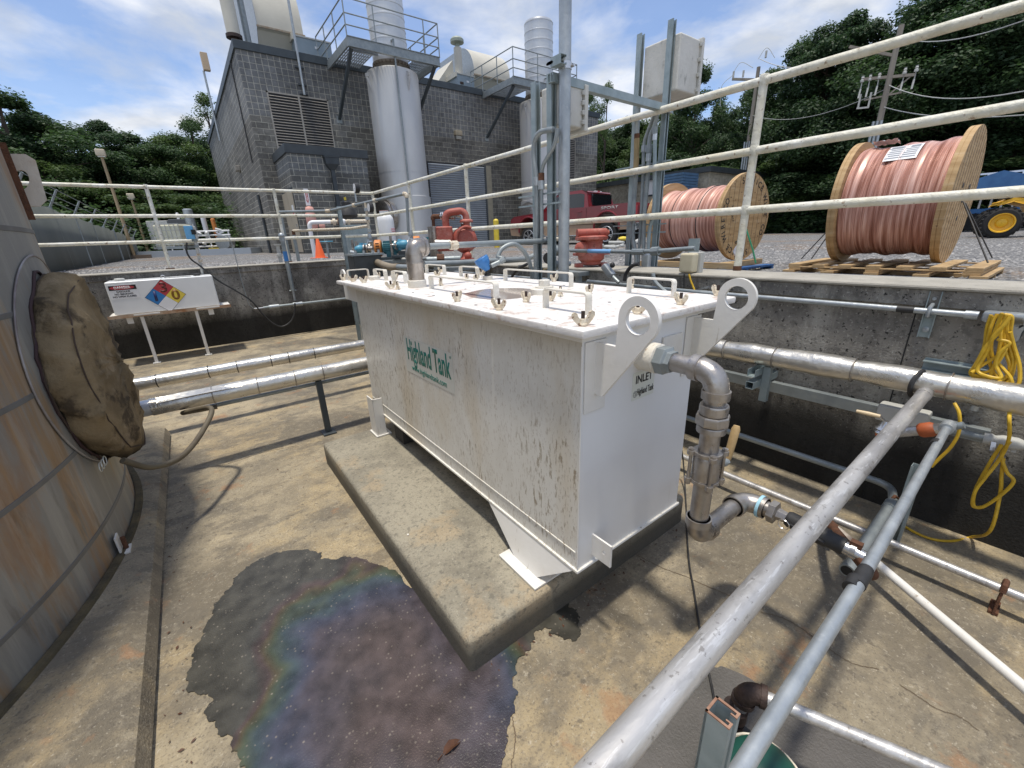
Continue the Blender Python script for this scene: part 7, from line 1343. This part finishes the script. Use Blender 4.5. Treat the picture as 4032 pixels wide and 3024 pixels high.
# label and torn wrap on the big coil
bb_ = MB(); n = 10
for i in range(n+1):
    a_ = R(68-26*i/n); 
    for x in (.30,.52): bb_.v.append(V(x, .476*math.cos(a_), .535+.476*math.sin(a_)))
bb_.f = [(2*i,2*i+2,2*i+3,2*i+1) for i in range(n)]
lbl = bb_.build('paper_label', SIGNW, dr1, 60)
pr_ = MB()
for r_ in range(7):
    for c_ in range(2):
        a0_, a1_ = R(66-3.3*r_), R(64.4-3.3*r_-(.9 if r_ == 0 else 0)); x0, x1 = .315+.105*c_, .315+.105*c_+random.uniform(.06,.10)
        pr_.add([V(x, .4775*math.cos(a), .535+.4775*math.sin(a)) for x, a in ((x0,a0_),(x1,a0_),(x1,a1_),(x0,a1_))], [(0,1,2,3)])
pr_.build('print_lines', mat('grey_print', (.25,.27,.3), None, 4, .6), lbl, 0)
FILM = mat('torn_plastic_film', (.75,.74,.76), (.62,.6,.64), 12, .25, 0, .6, 20)
fl_ = MB(); 
for i in range(9):
    for j in range(5): fl_.v.append(V(.50+.022*i, .02+.03*j+.01*math.sin(i*2), .535+.478+.018*abs(math.sin(i*1.3+j))+.006*j))
fl_.f = [(i*5+j,(i+1)*5+j,(i+1)*5+j+1,i*5+j+1) for i in range(8) for j in range(4)]; fl_.build('torn_film', FILM, dr1, 60)
sa, sb_ = (5.08,2.38), (5.19,3.34)
t2_, L2, dr2 = reel('smaller lettered reel of copper wire on a blue pallet behind the rail post', sa, sb_, 1.05, .457, .355, .05, 0); put_reel(t2_, sa, sb_, 1.05)
fl0 = t_fl[0]
ring = 'SERVICE WIRE CO.   SERVICE WIRE CO.   '
PN = mat('stencil_black', (.03,.028,.025), None, 4, .8)
for i, ch in enumerate(ring):
    if ch == ' ': continue
    a_ = R(90+18 - i*360/len(ring)); rad_ = .385; c_ = V(-.0025, -rad_*math.cos(a_), .457+rad_*math.sin(a_)); upv = V(0,-math.cos(a_),math.sin(a_)); uv_ = V(0,-math.sin(a_),-math.cos(a_))
    text(ch, PN, fl0, 'lettering', c_, uv_, upv, .062, .9, .018)
text('36x22x17', PN, fl0, 'lettering', (-.0025,.235,.50), (0,-.25,-1), (0,-1,.25), .034, .9, .01); text('6', PN, fl0, 'lettering', (-.0025,.10,.20), (0,-.2,-1), (0,-1,.2), .05, 1, .015)
MB().prism([[(.045*math.cos(R(a)),.02*math.sin(R(a))) for a in range(0,360,20)]], (-.0025,.02,.66), (0,1,.5), (0,-.5,1), (-.0008,0,0)).build('hand_slot', DARK, fl0, 0)
b = MB()
for x in (.36,.72): b.tube([V(x,.362*math.cos(a),.457+.362*math.sin(a)) for a in [2*PI*i/48 for i in range(48)]], .005, 6, closed=True)
b.build('black_strap', BLACK, dr2)
# pallets
def pallet(label, c, rz, L, Wd, z0, z1, m_, nb=5):
    t = thing('pallet', label, 'pallet', (0,0,0), 'wooden pallets under the reels'); h = z1-z0
    for k in range(nb): x = -L/2+.05+(L-.10)*k/(nb-1); MB().box(x-.05,x+.05,-Wd/2,Wd/2,h-.022,h).build('deck_board', m_, t, 0, bevel=.002)
    for y in (-Wd/2+.02,0,Wd/2-.02): MB().box(-L/2,L/2,y-.02,y+.02,.024,h-.0225).build('stringer', m_, t, 0, bevel=.003)
    for x in (-L/2+.06,0,L/2-.06): MB().box(x-.05,x+.05,-Wd/2,Wd/2,0,.0235).build('bottom_board', m_, t, 0, bevel=.002)
    place(t, (c[0],c[1],z0), rz); return t
dirz = math.atan2(rb[1]-ra[1], rb[0]-ra[0])
cxy = ((ra[0]+rb[0])/2-.02, (ra[1]+rb[1])/2)
pallet('bare wood pallet directly under the larger reel', cxy, dirz, 1.35, 1.0, .985, 1.043, WOODH, 7)
pallet('lower bare wood pallet with open gaps, resting on gravel below the larger reel', (cxy[0]-.03,cxy[1]), dirz, 1.42, 1.0, .905, .984, WOODH, 5)
pallet('blue painted pallet under the smaller reel', ((sa[0]+sb_[0])/2-.05,(sa[1]+sb_[1])/2), math.atan2(sb_[1]-sa[1],sb_[0]-sa[0]), 1.25, 1.05, .905, .985, BLUEP, 6)
for y_, lab in ((2.42,'sawn timber skid under the near flange of the smaller reel'),(3.30,'sawn timber skid under the far flange of the smaller reel')):
    MB().box(4.72,5.55,y_-.10,y_+.0,.986,1.045).build('timber', WOODH, label=lab, cat='timber', bevel=.003)
MB().box(4.62,4.68,2.2,3.4,.986,1.05).build('timber', WOODH, label='long sawn timber along the front of the blue pallet', cat='timber', bevel=.003)
MB().box(3.2,3.3,2.05,2.9,.95,1.10).build('timber', mat('dark_weathered_timber', (.11,.085,.065), (.07,.055,.045), 8, .85), label='dark weathered timber lying behind the strut frame on the wall top', cat='timber', bevel=.004)
def strap(pts, r, m_, label): MB().tube(pts, r, 5).build('tie_strap', m_, label=label, cat='strap')
g_a = gd(B1(1330,815), 5.3); strap([g_a, gd(B1(1560,1385), 5.0)], .006, BLACK, 'dark strap slanting from the larger reel down to its pallet at right'); strap([gd(B1(1350,830),5.5), gd(B1(1600,1340), 5.3)], .005, BLACK, 'second thin strap beside the dark one right of the larger reel')
strap([gd(c4(870,1370),5.3), gd(c4(715,1535),5.0)], .006, BLACK, 'dark strap slanting left from the larger reel to its pallet'); strap([gd(c4(870,1400),5.6), gd(c4(775,1535),5.3)], .006, BLACK, 'second dark strap left of the larger reel')
MB().tube([gd(S1(1465,900),4.9), gd(S1(1560,1200),4.9), gd(S1(1592,1345),4.9)], .008, 5).build('green_strap', mat('green_strap_plastic', (.05,.32,.16), None, 4, .4), label='green plastic strap hanging over the lettered reel flange', cat='strap')
b = MB(); pts_ = [gd(S1(*q),4.85) for q in ((1350,1215),(1420,1110),(1440,1120),(1425,1200),(1390,1290),(1375,1270))]; n = len(pts_); b.add(pts_+[p+V(.02,.02,0) for p in pts_], [tuple(range(n)), tuple(reversed(range(n,2*n)))]+[(i,(i+1)%n,n+(i+1)%n,n+i) for i in range(n)]); b.build('white_rag', FILM, smooth=60, label='white plastic scrap tucked at the foot of the lettered reel', cat='scrap')
MB().tube(spline([gd(S1(600,1090),5.9), gd(S1(630,1050),5.9), gd(S1(662,1000),5.9), gd(S1(655,965),5.9), gd(S1(668,935),5.9)],5), .007, 6).build('yellow_strap', YEL, label='loose yellow strap end on the far flange of the smaller reel', cat='strap')

# ================================================================== CHAIN LINK FENCE ON THE RIGHT, SCREENED FENCE ON THE LEFT
cf = thing('chain_link_fence', 'chain link fence with barbed wire arms in front of the trees', 'fence', (30.7,10,.95)); fx = 30.6; y0_, y1_ = -6, 30
b = MB(); b.add([(fx,y0_,.95),(fx,y1_,.95),(fx,y1_,3.05),(fx,y0_,3.05)], [(0,1,2,3)]); o = b.build('mesh_panel', LINK, cf, 0); me = o.data; uvl = me.uv_layers.new(name='UVMap')
for li, (u_, v_) in zip(range(4), ((0,0),(36,0),(36,2.1),(0,2.1))): uvl.data[li].uv = (u_, v_)
for lp2 in me.loops: p = me.vertices[lp2.vertex_index].co; uvl.data[lp2.index].uv = (p.y, p.z)
MB().cyl((fx,y0_,3.06),(fx,y1_,3.06),.03,seg=8).build('top_rail', GALVD, cf)
y = y0_
while y <= y1_:
    b = MB().cyl((fx,y,.9),(fx,y,3.08),.04,seg=8); b.cyl((fx,y,3.06),(fx+.33,y,3.42),.022,seg=6); b.build('fence_post', GALVD, cf); y += 3.0
b = MB()
for k in range(3): b.cyl((fx+.11*(k+1),y0_,3.06+.12*(k+1)),(fx+.11*(k+1),y1_,3.06+.12*(k+1)),.008,seg=5)
b.build('barbed_wire', GALVD, cf)
sf = thing('screened_fence', 'tall dark green screened fence receding at the left of the photo', 'fence', (-2,18,1.08))
def base_pt(q, z=1.085): return gz(q, z)
fa, fb = gd(Y1(400,1240), 10.8), gd(Y1(1130,1140), 27); fa.z = fb.z = 1.06
ha = gd(Y1(385,705), 10.8).z; hb_ = gd(Y1(1130,1010), 27).z
d = (fb-fa); fa2 = fa - d*.28; n = 26; b = MB()
topz = lambda t: ha+(hb_-ha)*t
for i in range(n*4+1):
    t = -.28+1.28*i/(n*4); p = fa+d*t; off = .012*math.sin(i*1.3)+.02*math.sin(i*.37); nx = Vector((-d.y,d.x,0)).normalized()*off; b.v += [p+nx+V(0,0,-.05), p+nx*1.0+V(0,0,(topz(max(t,-.1))-1.06)*.5), p+nx+V(0,0,topz(max(t,-.1))-1.06+.015*math.sin(i*.9))]
for i in range(n*4): b.f += [(3*i,3*i+3,3*i+4,3*i+1),(3*i+1,3*i+4,3*i+5,3*i+2)]
o = b.build('screen_fabric', SCREEN, sf, 60); md = o.modifiers.new('thick','SOLIDIFY'); md.thickness = .02
b = MB(); b2 = MB()
for i in range(11):
    t = -.28+1.28*i/10; p = fa+d*t; q_ = MB().cyl(p, p+V(0,0,topz(max(t,-.1))-1.06+.05), .035, seg=8); q_.cyl(p+V(0,0,topz(max(t,-.1))-1.03), p+V(.2,-.1,topz(max(t,-.1))-1.06+.35), .018, seg=6); q_.build('fence_post', GALVD, sf)
for k in range(3): b2.tube([fa+d*t_+V(.07*(k+1),-.03*(k+1),topz(max(t_,-.1))-1.03+.10*(k+1)) for t_ in (-.28,-.1,.3,.65,1)], .008, 5)
b2.build('barbed_wire', GALVD, sf)
# light poles at the left
def lpole(label, qb, qt, D, qbox, dark):
    p = gd(qb, D); z1 = gd(qt, D).z; t = thing('light_pole', label, 'lamp post', (p.x,p.y,1.08), 'tan light poles by the left fence'); MB().cyl((p.x,p.y,1.05),(p.x,p.y,z1),.065,.045,seg=12).build('pole', POLET, t); s_ = D/24
    MB().box(p.x-.15,p.x+.15,p.y-.12,p.y+.12,z1,z1+.24).build('lamp_head', mat('tan_lamp_head', (.60,.52,.38), None, 4, .5), t, bevel=.04); MB().box(p.x-.11,p.x+.11,p.y-.09,p.y+.09,z1-.03,z1-.002).build('lens', LABELW, t)
    if dark: MB().box(p.x-.45,p.x+.55,p.y-.3,p.y+.3,1.05,1.22).build('concrete_base', mat('brown_concrete', (.20,.15,.11), None, 4, .8), t)
lpole('taller tan light pole in front of the wood at the left', Y1(1095,1155), Y1(868,345), 24, 0, True); lpole('shorter farther light pole just right of the taller one', Y1(1215,1140), Y1(1083,690), 29.5, 0, False)
# tote and process skid far left
ib = thing('liquid_tote', 'caged white liquid tote on a pallet far beyond the left railing', 'tote', (0,0,0)); MB().box(-.55,.55,-.5,.5,.14,1.05).build('bottle', mat('tote_plastic', (.66,.64,.50), (.58,.56,.42), 3, .5), ib, bevel=.06, seg=3); b = MB()
for x in [-.57+.19*k for k in range(7)]:
    for y in (-.52,.52): b.box(x-.012,x+.012,y-.012,y+.012,.12,1.08)
for z in (.2,.5,.8,1.07): b.box(-.58,.58,-.532,-.512,z,z+.025); b.box(-.58,.58,.512,.532,z,z+.025); b.box(-.585,-.56,-.53,.53,z,z+.025); b.box(.56,.585,-.53,.53,z,z+.025)
b.build('cage', GREYB, ib, 0); MB().box(-.58,.58,-.53,.53,0,.11).build('pallet_base', GALVD, ib); MB().lathe((0,0,1.05),(0,0,1),[(.12,0),(.12,.05)],16).build('lid', DARK, ib)
pz = gz(W1(430,745), 1.08); D_ = 26.; pz = gd(W1(430,745), D_); place(ib, (pz.x,pz.y,pz.z), -.55, 1.0)
bxs = thing('grey_bin', 'grey bin standing behind the white liquid tote', 'bin', (0,0,0)); MB().box(-.8,.2,-.3,.3,0,1.35).build('body', GREYB, bxs, bevel=.03); MB().box(.25,1.1,-.3,.3,0,1.40).build('body', mat('dark_grey_bin', (.08,.085,.09), None, 4, .6), bxs, bevel=.04); pz2 = gd(W1(360,745), 28.5); place(bxs, (pz2.x,pz2.y,pz2.z), -.55)
ck = thing('process_skid', 'cluster of white vessels and pipes on a skid left of the block building', 'skid', (0,0,0))
MB().box(-2.2,1.9,-.6,.6,0,.12).build('skid_base', YEL if False else GREYB, ck); 
for x, z, r_, zz2, m_ in ((-.45,.9,.26,2.6,GALV),(.35,.7,.14,2.2,SIGNW),(-1.1,.9,.08,2.4,SIGNW),(.9,.5,.12,2.0,ORANGE)): MB().lathe((x,0,z), (0,0,1), [(r_*.8,0),(r_,.05),(r_,zz2-z-.05),(r_*.7,zz2-z)], 16).build('vessel', m_, ck)
b = MB()
for z in (.35,.6,1.0,1.25): b.cyl((-1.9,-.3,z),(1.9,-.3,z),.05,seg=8)
for x in (-1.8,-1.1,-.2,.6,1.3,1.8): b.cyl((x,-.3,.1),(x,-.3,1.3+.4*(x<0)),.04,seg=8)
for i in range(26): x, z = random.uniform(-1.9,1.8), random.uniform(.25,1.3); b.cyl((x,-.3,z),(x+random.uniform(-.3,.3),-.4+random.uniform(-.2,.2),z+random.uniform(-.2,.2)),random.uniform(.03,.09),seg=8)
b.build('pipes', SIGNW, ck); MB().cyl((1.5,0,.55),(1.5,-.7,.55),.42,seg=20).build('drum', GALV, ck); MB().box(.6,1.2,-.7,-.5,.0,.25).build('yellow_block', YEL, ck); b = MB()
for i in range(14): x, z = random.uniform(-1.9,1.8), random.uniform(.2,1.2); b.sphere((x,-.2,z), random.uniform(.08,.16), 8, 6)
b.build('motors', DARK, ck)
pk = gd(W1(880,800), 27.5); place(ck, (pk.x,pk.y,pk.z), -.55, .80)
MB().box(-3,3,-.6,.6,0,.32).build('kerb_block', mat('pale_blue_concrete', (.42,.46,.50), None, 4, .8), label='low pale blue-grey concrete kerb in front of the tote and skid', cat='kerb').matrix_world = Matrix.Translation((gd(W1(560,800),25).x, gd(W1(560,800),25).y, 1.02)) @ Matrix.Rotation(-.5, 4, 'Z')
# wheel blocks and debris by the truck
dbm = gd(T3(1720,900), 9.0); t = thing('scrap_pile', 'heap of grey pipe offcuts and fittings on gravel behind the red truck wheel', 'scrap', (dbm.x,dbm.y,dbm.z)); b = MB()
for i in range(14): a = random.uniform(0,PI); p = V(dbm.x+random.uniform(-.5,.5), dbm.y+random.uniform(-.5,.5), dbm.z+random.uniform(0,.10)); b.cyl(p, p+V(.5*math.cos(a)*.6,.5*math.sin(a)*.6,random.uniform(-.02,.05)), random.uniform(.02,.04), seg=8)
b.build('pipe_offcut', GREYB, t); MB().sphere(gd(T3(1805,800),9.6), .09, 10, 6, (1.3,1,.5)).build('yellow_cap', YEL, t)

# ================================================================== YELLOW LOADER AND BLUE CANOPY
ld = thing('tractor_loader', 'yellow loader with big lugged tyre at the right edge of the photo', 'loader', (0,0,0))
for x, yy in ((0,.0),(0,1.5),(2.1,.0),(2.1,1.5)):
    b = MB().lathe((x,yy,.40), (0,1,0), [(.22,0),(.33,.0),(.385,.04),(.395,.15),(.385,.26),(.33,.30),(.22,.30)], 36, caps=False)
    for k in range(22):
        a = 2*PI*k/22
        for s_ in (0,1): a2 = a+.14*s_; b.bar((x+.39*math.cos(a2),yy+.02+.14*s_,.40+.39*math.sin(a2)),(x+.39*math.cos(a2+.12),yy+.14+.14*s_,.40+.39*math.sin(a2+.12)),.05,.035)
    w = b.build('wheel', TYRE, ld, 30); MB().lathe((x,yy,.40), (0,1,0), [(.245,.0),(.25,-.02),(.225,-.018),(.205,.04),(.12,.06),(.11,.03),(.09,.015),(.01,.01)], 30, caps=False).build('rim', YEL if False else mat('loader_yellow', (.85,.48,.02), (.7,.38,.03), 4, .4) if 'loader_yellow' not in bpy.data.materials else bpy.data.materials['loader_yellow'], w)
LY = bpy.data.materials['loader_yellow']
b = MB().prism([[(-.15,.86),(.1,.93),(.45,.80),(.62,.50),(.8,.45),(3.0,.45),(3.0,1.05),(1.6,1.05),(.75,.80),(.45,.98),(.1,1.02),(-.12,.94)]], (0,.12,0), (1,0,0), (0,0,1), (0,1.5,0)); b.build('body', LY, ld, 30, bevel=.02)
MB().prism([[(-.05,1.03),(.6,1.0),(1.2,.9),(3,1.06),(3,1.5),(1.5,1.45),(.4,1.2)]], (0,.2,0), (1,0,0), (0,0,1), (0,1.3,0)).build('engine', BLACK, ld, 0); b = MB()
for x in (.75,2.6):
    for y in (.2,1.4): b.bar((x,y,1.0),(x+.35,y,2.0),.07,.07)
b.box(.95,2.9,.1,1.5,2.0,2.08); b.build('canopy_frame', BLACK, ld, 0); MB().box(.8,1.0,.3,1.3,1.2,1.6).build('seat', BLACK, ld, bevel=.05)
pl_ = gz(B1(1610,1175), .93); pl_ = gd(B1(1640,1160), 16.5); ra_ = ray(*B1(1600,1160)); vdir = math.atan2(ra_.y, ra_.x); place(ld, (pl_.x,pl_.y,pl_.z), vdir-PI/2+.12, .92)
cn2 = thing('blue_canopy', 'blue fabric canopy roof behind the yellow loader', 'canopy', (0,0,0)); b = MB().add([(-3,-2,0),(3,-2,0),(3,2,0),(-3,2,0),(0,-2,1.0),(0,2,1.0)], [(0,4,5,3),(1,2,5,4),(0,1,4),(3,5,2)]); o = b.build('roof_fabric', mat('canopy_blue', (.06,.17,.36), (.04,.12,.28), 2, .7), cn2, 0); md = o.modifiers.new('thick','SOLIDIFY'); md.thickness = .04
for x in (-2.9,2.9):
    for y in (-1.9,1.9): MB().cyl((x,y,-2.1),(x,y,0),.03,seg=8).build('leg', GALVD, cn2)
pc3 = gd(B1(1700,700), 26); place(cn2, (pc3.x,pc3.y,gd(B1(1560,715),26).z), vdir-PI/2-.1, .62)
bt2 = thing('blue_trailer', 'low blue trailer with striped rack beyond the loader', 'trailer', (0,0,0)); MB().box(-2.5,2.5,-.8,.8,.45,.85).build('bed', PACK, bt2, bevel=.02); b = MB()
for k in range(16): b.box(-2.4+.3*k,-2.34+.3*k,-.8,-.74,.85,2.1)
b.box(-2.45,2.45,-.8,-.74,2.1,2.16); b.build('rack', SIGNW, bt2, 0)
for x in (-1.2,1.2): MB().cyl((x,-.85,.35),(x,-.65,.35),.33,seg=20).build('wheel', TYRE, bt2)
p4 = gd(B1(1850,940), 27); place(bt2, (p4.x,p4.y,.94), vdir-PI/2, 1.0)

# ================================================================== UTILITY POLES AND WIRES
def upole(label, qx, D, ztop, items):
    p = gd(qx, D); t = thing('utility_pole', label, 'utility pole', (p.x,p.y,.95)); MB().cyl((p.x,p.y,.9),(p.x,p.y,ztop),.13,.10,seg=12).build('pole', POLEW, t); b = MB()
    vw = (V(p.x,p.y,0)).normalized(); sd_ = V(-vw.y, vw.x, 0)
    b = MB()
    for s_ in (-1,0,1): q = p - vw*.20 + sd_*(.07+.13*s_); b.cyl((q.x,q.y,1.0),(q.x,q.y,ztop*.62),.055,seg=8)
    b.build('riser_conduit', GALV, t); return t, V(p.x,p.y,0), sd_, vw
tA, pA_, sdA, vwA = upole('large utility pole with cutout switches at the right in front of the wood', (3470,450), 26, gd((3545,100),26).z, 0)
zA0 = gd((3500,330),26).z
b = MB().bar(pA_-sdA*.8+V(0,0,zA0+.15), pA_+sdA*.9+V(0,0,zA0+.35), .10,.10); b.bar(pA_-sdA*.5+V(0,0,zA0-.4), pA_+sdA*.7+V(0,0,zA0-.45), .06,.06); b.bar(pA_-sdA*.7+V(0,0,zA0+.15), pA_+V(0,0,zA0-.5), .05,.05); b.build('crossarm', POLEW, tA, 0)
b = MB()
for s_ in (-.8,-.45,.35,.65,.9): b = MB(); c_ = pA_+sdA*s_+V(0,0,zA0+.25); b.lathe(c_, (0,0,1), [(.07,0),(.07,.08),(.04,.11),(.06,.15),(.04,.19),(.05,.22)], 10); b.cyl(c_-V(0,0,.25), c_-V(.05,0,.6), .035, seg=8); b.cyl(c_-V(0,0,.3), c_+V(0,0,.02), .02, seg=6); b.build('insulator', GREYB, tA, 40)
b = MB()
for s_ in (.5,.85): b.bar(pA_+sdA*s_+V(0,0,zA0-.2), pA_+sdA*s_+V(0,0,zA0-.75), .06,.06)
b.bar(pA_+sdA*.47+V(0,0,zA0-.75), pA_+sdA*.9+V(0,0,zA0-.72), .06,.06); b.build('switchgear', GREYB, tA, 40)
zt1 = gd((3540,115),26).z; MB().bar(pA_+sdA*1.6+V(0,0,zt1-.2), pA_+V(0,0,zt1-.9), .1,.1).build('crossarm', POLEW, tA, 0)
tB, pB2, sdB, vwB = upole('slimmer utility pole behind the tall white rail post', (2955,500), 34, gd((2995,262),34).z, 0)
zB0 = gd((2990,300),34).z; b = MB().bar(pB2-sdB*.7+V(0,0,zB0-.3), pB2+sdB*1.4+V(0,0,zB0+.1), .12,.12); b.build('crossarm', POLEW, tB, 0); b = MB()
for s_, z in ((1.35,.15),(.8,.1),(-.3,.9)): MB().cyl(pB2+sdB*s_+V(0,0,zB0+z), pB2+sdB*s_+V(0,0,zB0+z+.35), .06, seg=8).build('insulator', GREYB, tB)
for P in ([pB2+sdB*1.4+V(0,0,zB0+.4), pB2+sdB*1.0+V(0,0,zB0+.9), pB2+sdB*.3+V(0,0,zB0+.5)], [pB2+sdB*.1+V(0,0,zB0+.9), pB2-sdB*.3+V(0,0,zB0+1.4), pB2-sdB*.8+V(0,0,zB0+.8)], [pB2+sdB*1.9+V(0,0,zB0-1.3), pB2+sdB*1.95+V(0,0,zB0-.2), pB2+sdB*1.4+V(0,0,zB0+.3)]):
    MB().tube(spline(P, 6), .015, 6).build('jumper_wire', GREYB, tB)
def cable(a, c, sag, label, r=.015): a, c = V(a), V(c); MB().tube([a+(c-a)*k/14-V(0,0,sag*4*(k/14)*(1-k/14)) for k in range(15)], r, 5).build('overhead_cable', GREYB, label=label, cat='cable')
pE = gd((4032,40), 18); top1 = pA_+V(0,0,zt1-.3)
cable(pB2+V(0,0,zB0+.9), pA_+sdA*1.2+V(0,0,zt1-.5), .5, 'upper pair of wires strung between the two utility poles', .02); cable(top1, gd((4300,-30), 16), .4, 'top wires running right from the large pole out of the photo', .014)
cable(pB2+V(0,0,gd((2955,455),34).z), pA_+V(0,0,gd((3480,350),26).z), .6, 'lower wire sagging between the two utility poles'); cable(pA_+V(0,0,gd((3490,335),26).z), gd((4300,290), 18), .5, 'middle wire running right from the large pole'); cable(pA_+V(0,0,gd((3480,420),26).z), gd((4300,420), 18), .3, 'lowest thin wire running right from the large pole', .015)

# ================================================================== TREES
random.seed(23)
def tree_proto(v, nblob, leaves, lsize):
    # crown in a unit space: height 1, width about .62; returns leaf mesh and wood mesh
    L = MB(); Wd = MB(); cs = []
    lean = random.uniform(-.03,.03)
    for i in range(nblob):
        h = random.random(); z = .10+.84*h; env = (.31*math.sin(PI*min(1,(h*.92+.10)))**.55); a = random.random()*2*PI; q = env*math.sqrt(random.random())*1.0
        cs.append((V(q*math.cos(a)+lean*h, q*math.sin(a), z+random.uniform(-.02,.02)), random.uniform(.055,.10)*(1.15-.45*h)))
    for c, r in cs:
        n = leaves//nblob
        for k in range(n):
            d = V(random.gauss(0,1), random.gauss(0,1), random.gauss(0,1)).normalized(); rr = r*(random.random()**.35)*random.uniform(.8,1.25); p = c + V(d.x*rr, d.y*rr, d.z*rr*.72)
            nr = (d*.6+V(random.uniform(-1,1),random.uniform(-1,1),random.uniform(.1,1.4))).normalized(); u, w = frame(nr); s_ = lsize*random.uniform(.6,1.3); t = random.random()*PI; uu = u*math.cos(t)+w*math.sin(t); ww = nr.cross(uu)
            L.v += [p-uu*s_*.5, p+ww*s_*.28, p+uu*s_*.55, p-ww*s_*.30]; k0 = len(L.v)-4; L.f.append((k0,k0+1,k0+2,k0+3))
    Wd.tube([V(0,0,-.01),V(.005,0,.2),V(lean*.5,.005,.5),V(lean,0,.85)], [.020,.016,.010,.003], 8)
    for c, r in cs[::3]:
        h = max(.12, c.z-.14); base = V(lean*h,0,h); Wd.tube([base, base+(c-base)*.5+V(0,0,.015), c], [.006,.004,.0015], 5)
    def mk(b, name, m_):
        me = bpy.data.meshes.new(name); me.from_pydata(b.v, [], b.f); me.materials.append(m_); me.update(); return me
    return mk(L, 'crown', LEAFS[v%3]), mk(Wd, 'trunk', BARK)
protos = [tree_proto(i, 64, 42000, .0130) for i in range(3)] + [tree_proto(2, 24, 12000, .0125)] + [tree_proto(1, 74, 44000, .0125)]
def tree(label, q, D, width, v, grp='trees of the wood', zb=.9):
    p = gd(q, D); h = p.z-zb; t = thing('leafy_tree', label, 'tree', (p.x,p.y,zb), grp); rz = random.random()*6
    for me, nm in zip(protos[v], ('crown','trunk')):
        o = bpy.data.objects.new(nm, me); col.objects.link(o); o.parent = t; o.scale = (width/.62, width/.62, h/.98); o.rotation_euler = (0,0,rz)
    return t
TR_ = [((-80,330),38,9,0,'tall dark tree at the far left edge'), ((60,425),40,8,1,'tall tree above the rusty tank rim at the left'), ((290,505),42,6,0,'rounded tree left of the taller light pole, with a gap of sky beside it'), ((150,620),36,6,2,'lighter tree low behind the left lifting lug'),
 ((400,480),42,7,1,'tree whose top rises just above the taller light pole'), ((520,510),42,7,0,'tree right of the taller light pole'), ((630,520),43,7,2,'tree between the light poles and the block building'), ((720,440),44,6,0,'tree with a twiggy top left of the roof mast'), ((800,345),46,6,3,'thin open-topped tree right behind the roof mast'), ((860,430),48,7,1,'tree half hidden by the left side of the block building'),
 ((330,700),34,6,2,'bright low tree behind the left railing'), ((560,720),34,6,2,'bushy low tree behind the shorter light pole'), ((700,760),36,6,0,'dark low tree beside the process skid'),
 ((2330,330),40,4,3,'wispy tree top seen right of the farther stack'), ((2390,300),38,4,3,'thin-leaved tree beside the tall galvanised post'), ((2480,460),44,7,0,'tree behind the low building left of the strut frame'), ((2620,420),44,7,2,'tree framed between the two strut frames'),
 ((2745,240),40,6,0,'pointed tree right of the larger grey box'), ((2830,420),42,5,1,'shorter tree left of the slimmer utility pole'), ((2900,490),44,6,2,'tree in the dip of the skyline behind the slimmer pole'),
 ((3030,270),38,6,1,'tree rising behind the tall white rail post'), ((3160,120),36,6,0,'tall tree with ragged crown right of the tall rail post'), ((3300,70),35,7,4,'tall dense tree between the rail post and the large pole'), ((3410,40),34,7,1,'very tall tree just left of the large utility pole'), ((3560,60),34,7,4,'very tall tree just right of the large utility pole'), ((3700,-40),33,8,0,'tall tree crowned above the larger reel'), ((3850,-120),32,8,4,'tallest tree above the loader'), ((4020,-160),32,8,1,'tall tree at the right edge of the photo'), ((4200,-150),32,8,0,'tall tree just cut by the right edge'),
 ((3100,560),34,6,2,'bright-leaved lower tree behind the smaller reel'), ((2700,600),36,6,1,'lower tree behind the strut frame'), ((2800,640),34,5,2,'bright lower tree behind the smaller reel left flange'), ((3350,500),33,7,1,'dark lower tree left of the larger reel'), ((3560,520),33,7,0,'dark lower tree behind the larger reel'), ((3800,480),32,7,1,'dark lower tree above the blue canopy'), ((4000,520),32,7,2,'lower tree behind the loader')]
for q, D, w, v, lab in TR_: tree(lab, q, D, w*1.15, v)
# a second, dimmer rank behind closes the wood; nothing tells its trees apart
for i in range(16):
    q = (-250+82*i, 560+random.uniform(-40,60)) if i < 16 else (0,0)
    tree('dark tree in the back rank of the left wood', q, 52, 9.5, i%3, 'back rank of the left wood')
for i in range(20):
    x = 2330+100*i; y = 470 if x < 2950 else 470-(x-2950)*.42
    tree('dark tree in the back rank of the right wood', (x, y+random.uniform(-10,40)), 45, 10, (i%3), 'back rank of the right wood')
# scrubby undergrowth closing the foot of the wood
us = MB()
def bushes(n, x0, x1, D0, D1, h):
    for i in range(n):
        c = gd((random.uniform(x0,x1), 950), random.uniform(D0,D1)); hh = h*random.uniform(.6,1.2); r = random.uniform(1.0,1.8)
        for k in range(420):
            d = V(random.gauss(0,1), random.gauss(0,1), abs(random.gauss(0,1))).normalized(); p = V(c.x,c.y,.9)+V(d.x*r, d.y*r, d.z*hh)*random.uniform(.6,1.05)
            nr = (d+V(random.uniform(-1,1),random.uniform(-1,1),random.uniform(0,1.5))).normalized(); u, w = frame(nr); s_ = random.uniform(.12,.30); us.v += [p-u*s_*.5, p+w*s_*.3, p+u*s_*.5, p-w*s_*.3]; k0 = len(us.v)-4; us.f.append((k0,k0+1,k0+2,k0+3))
bushes(60, -300, 1000, 29, 36, 3.0); bushes(120, 2300, 4300, 31.5, 38, 3.2)
me = bpy.data.meshes.new('undergrowth'); me.from_pydata(us.v, [], us.f); me.materials.append(LEAFS[0]); o = bpy.data.objects.new('undergrowth', me); col.objects.link(o); o['kind'] = 'stuff'
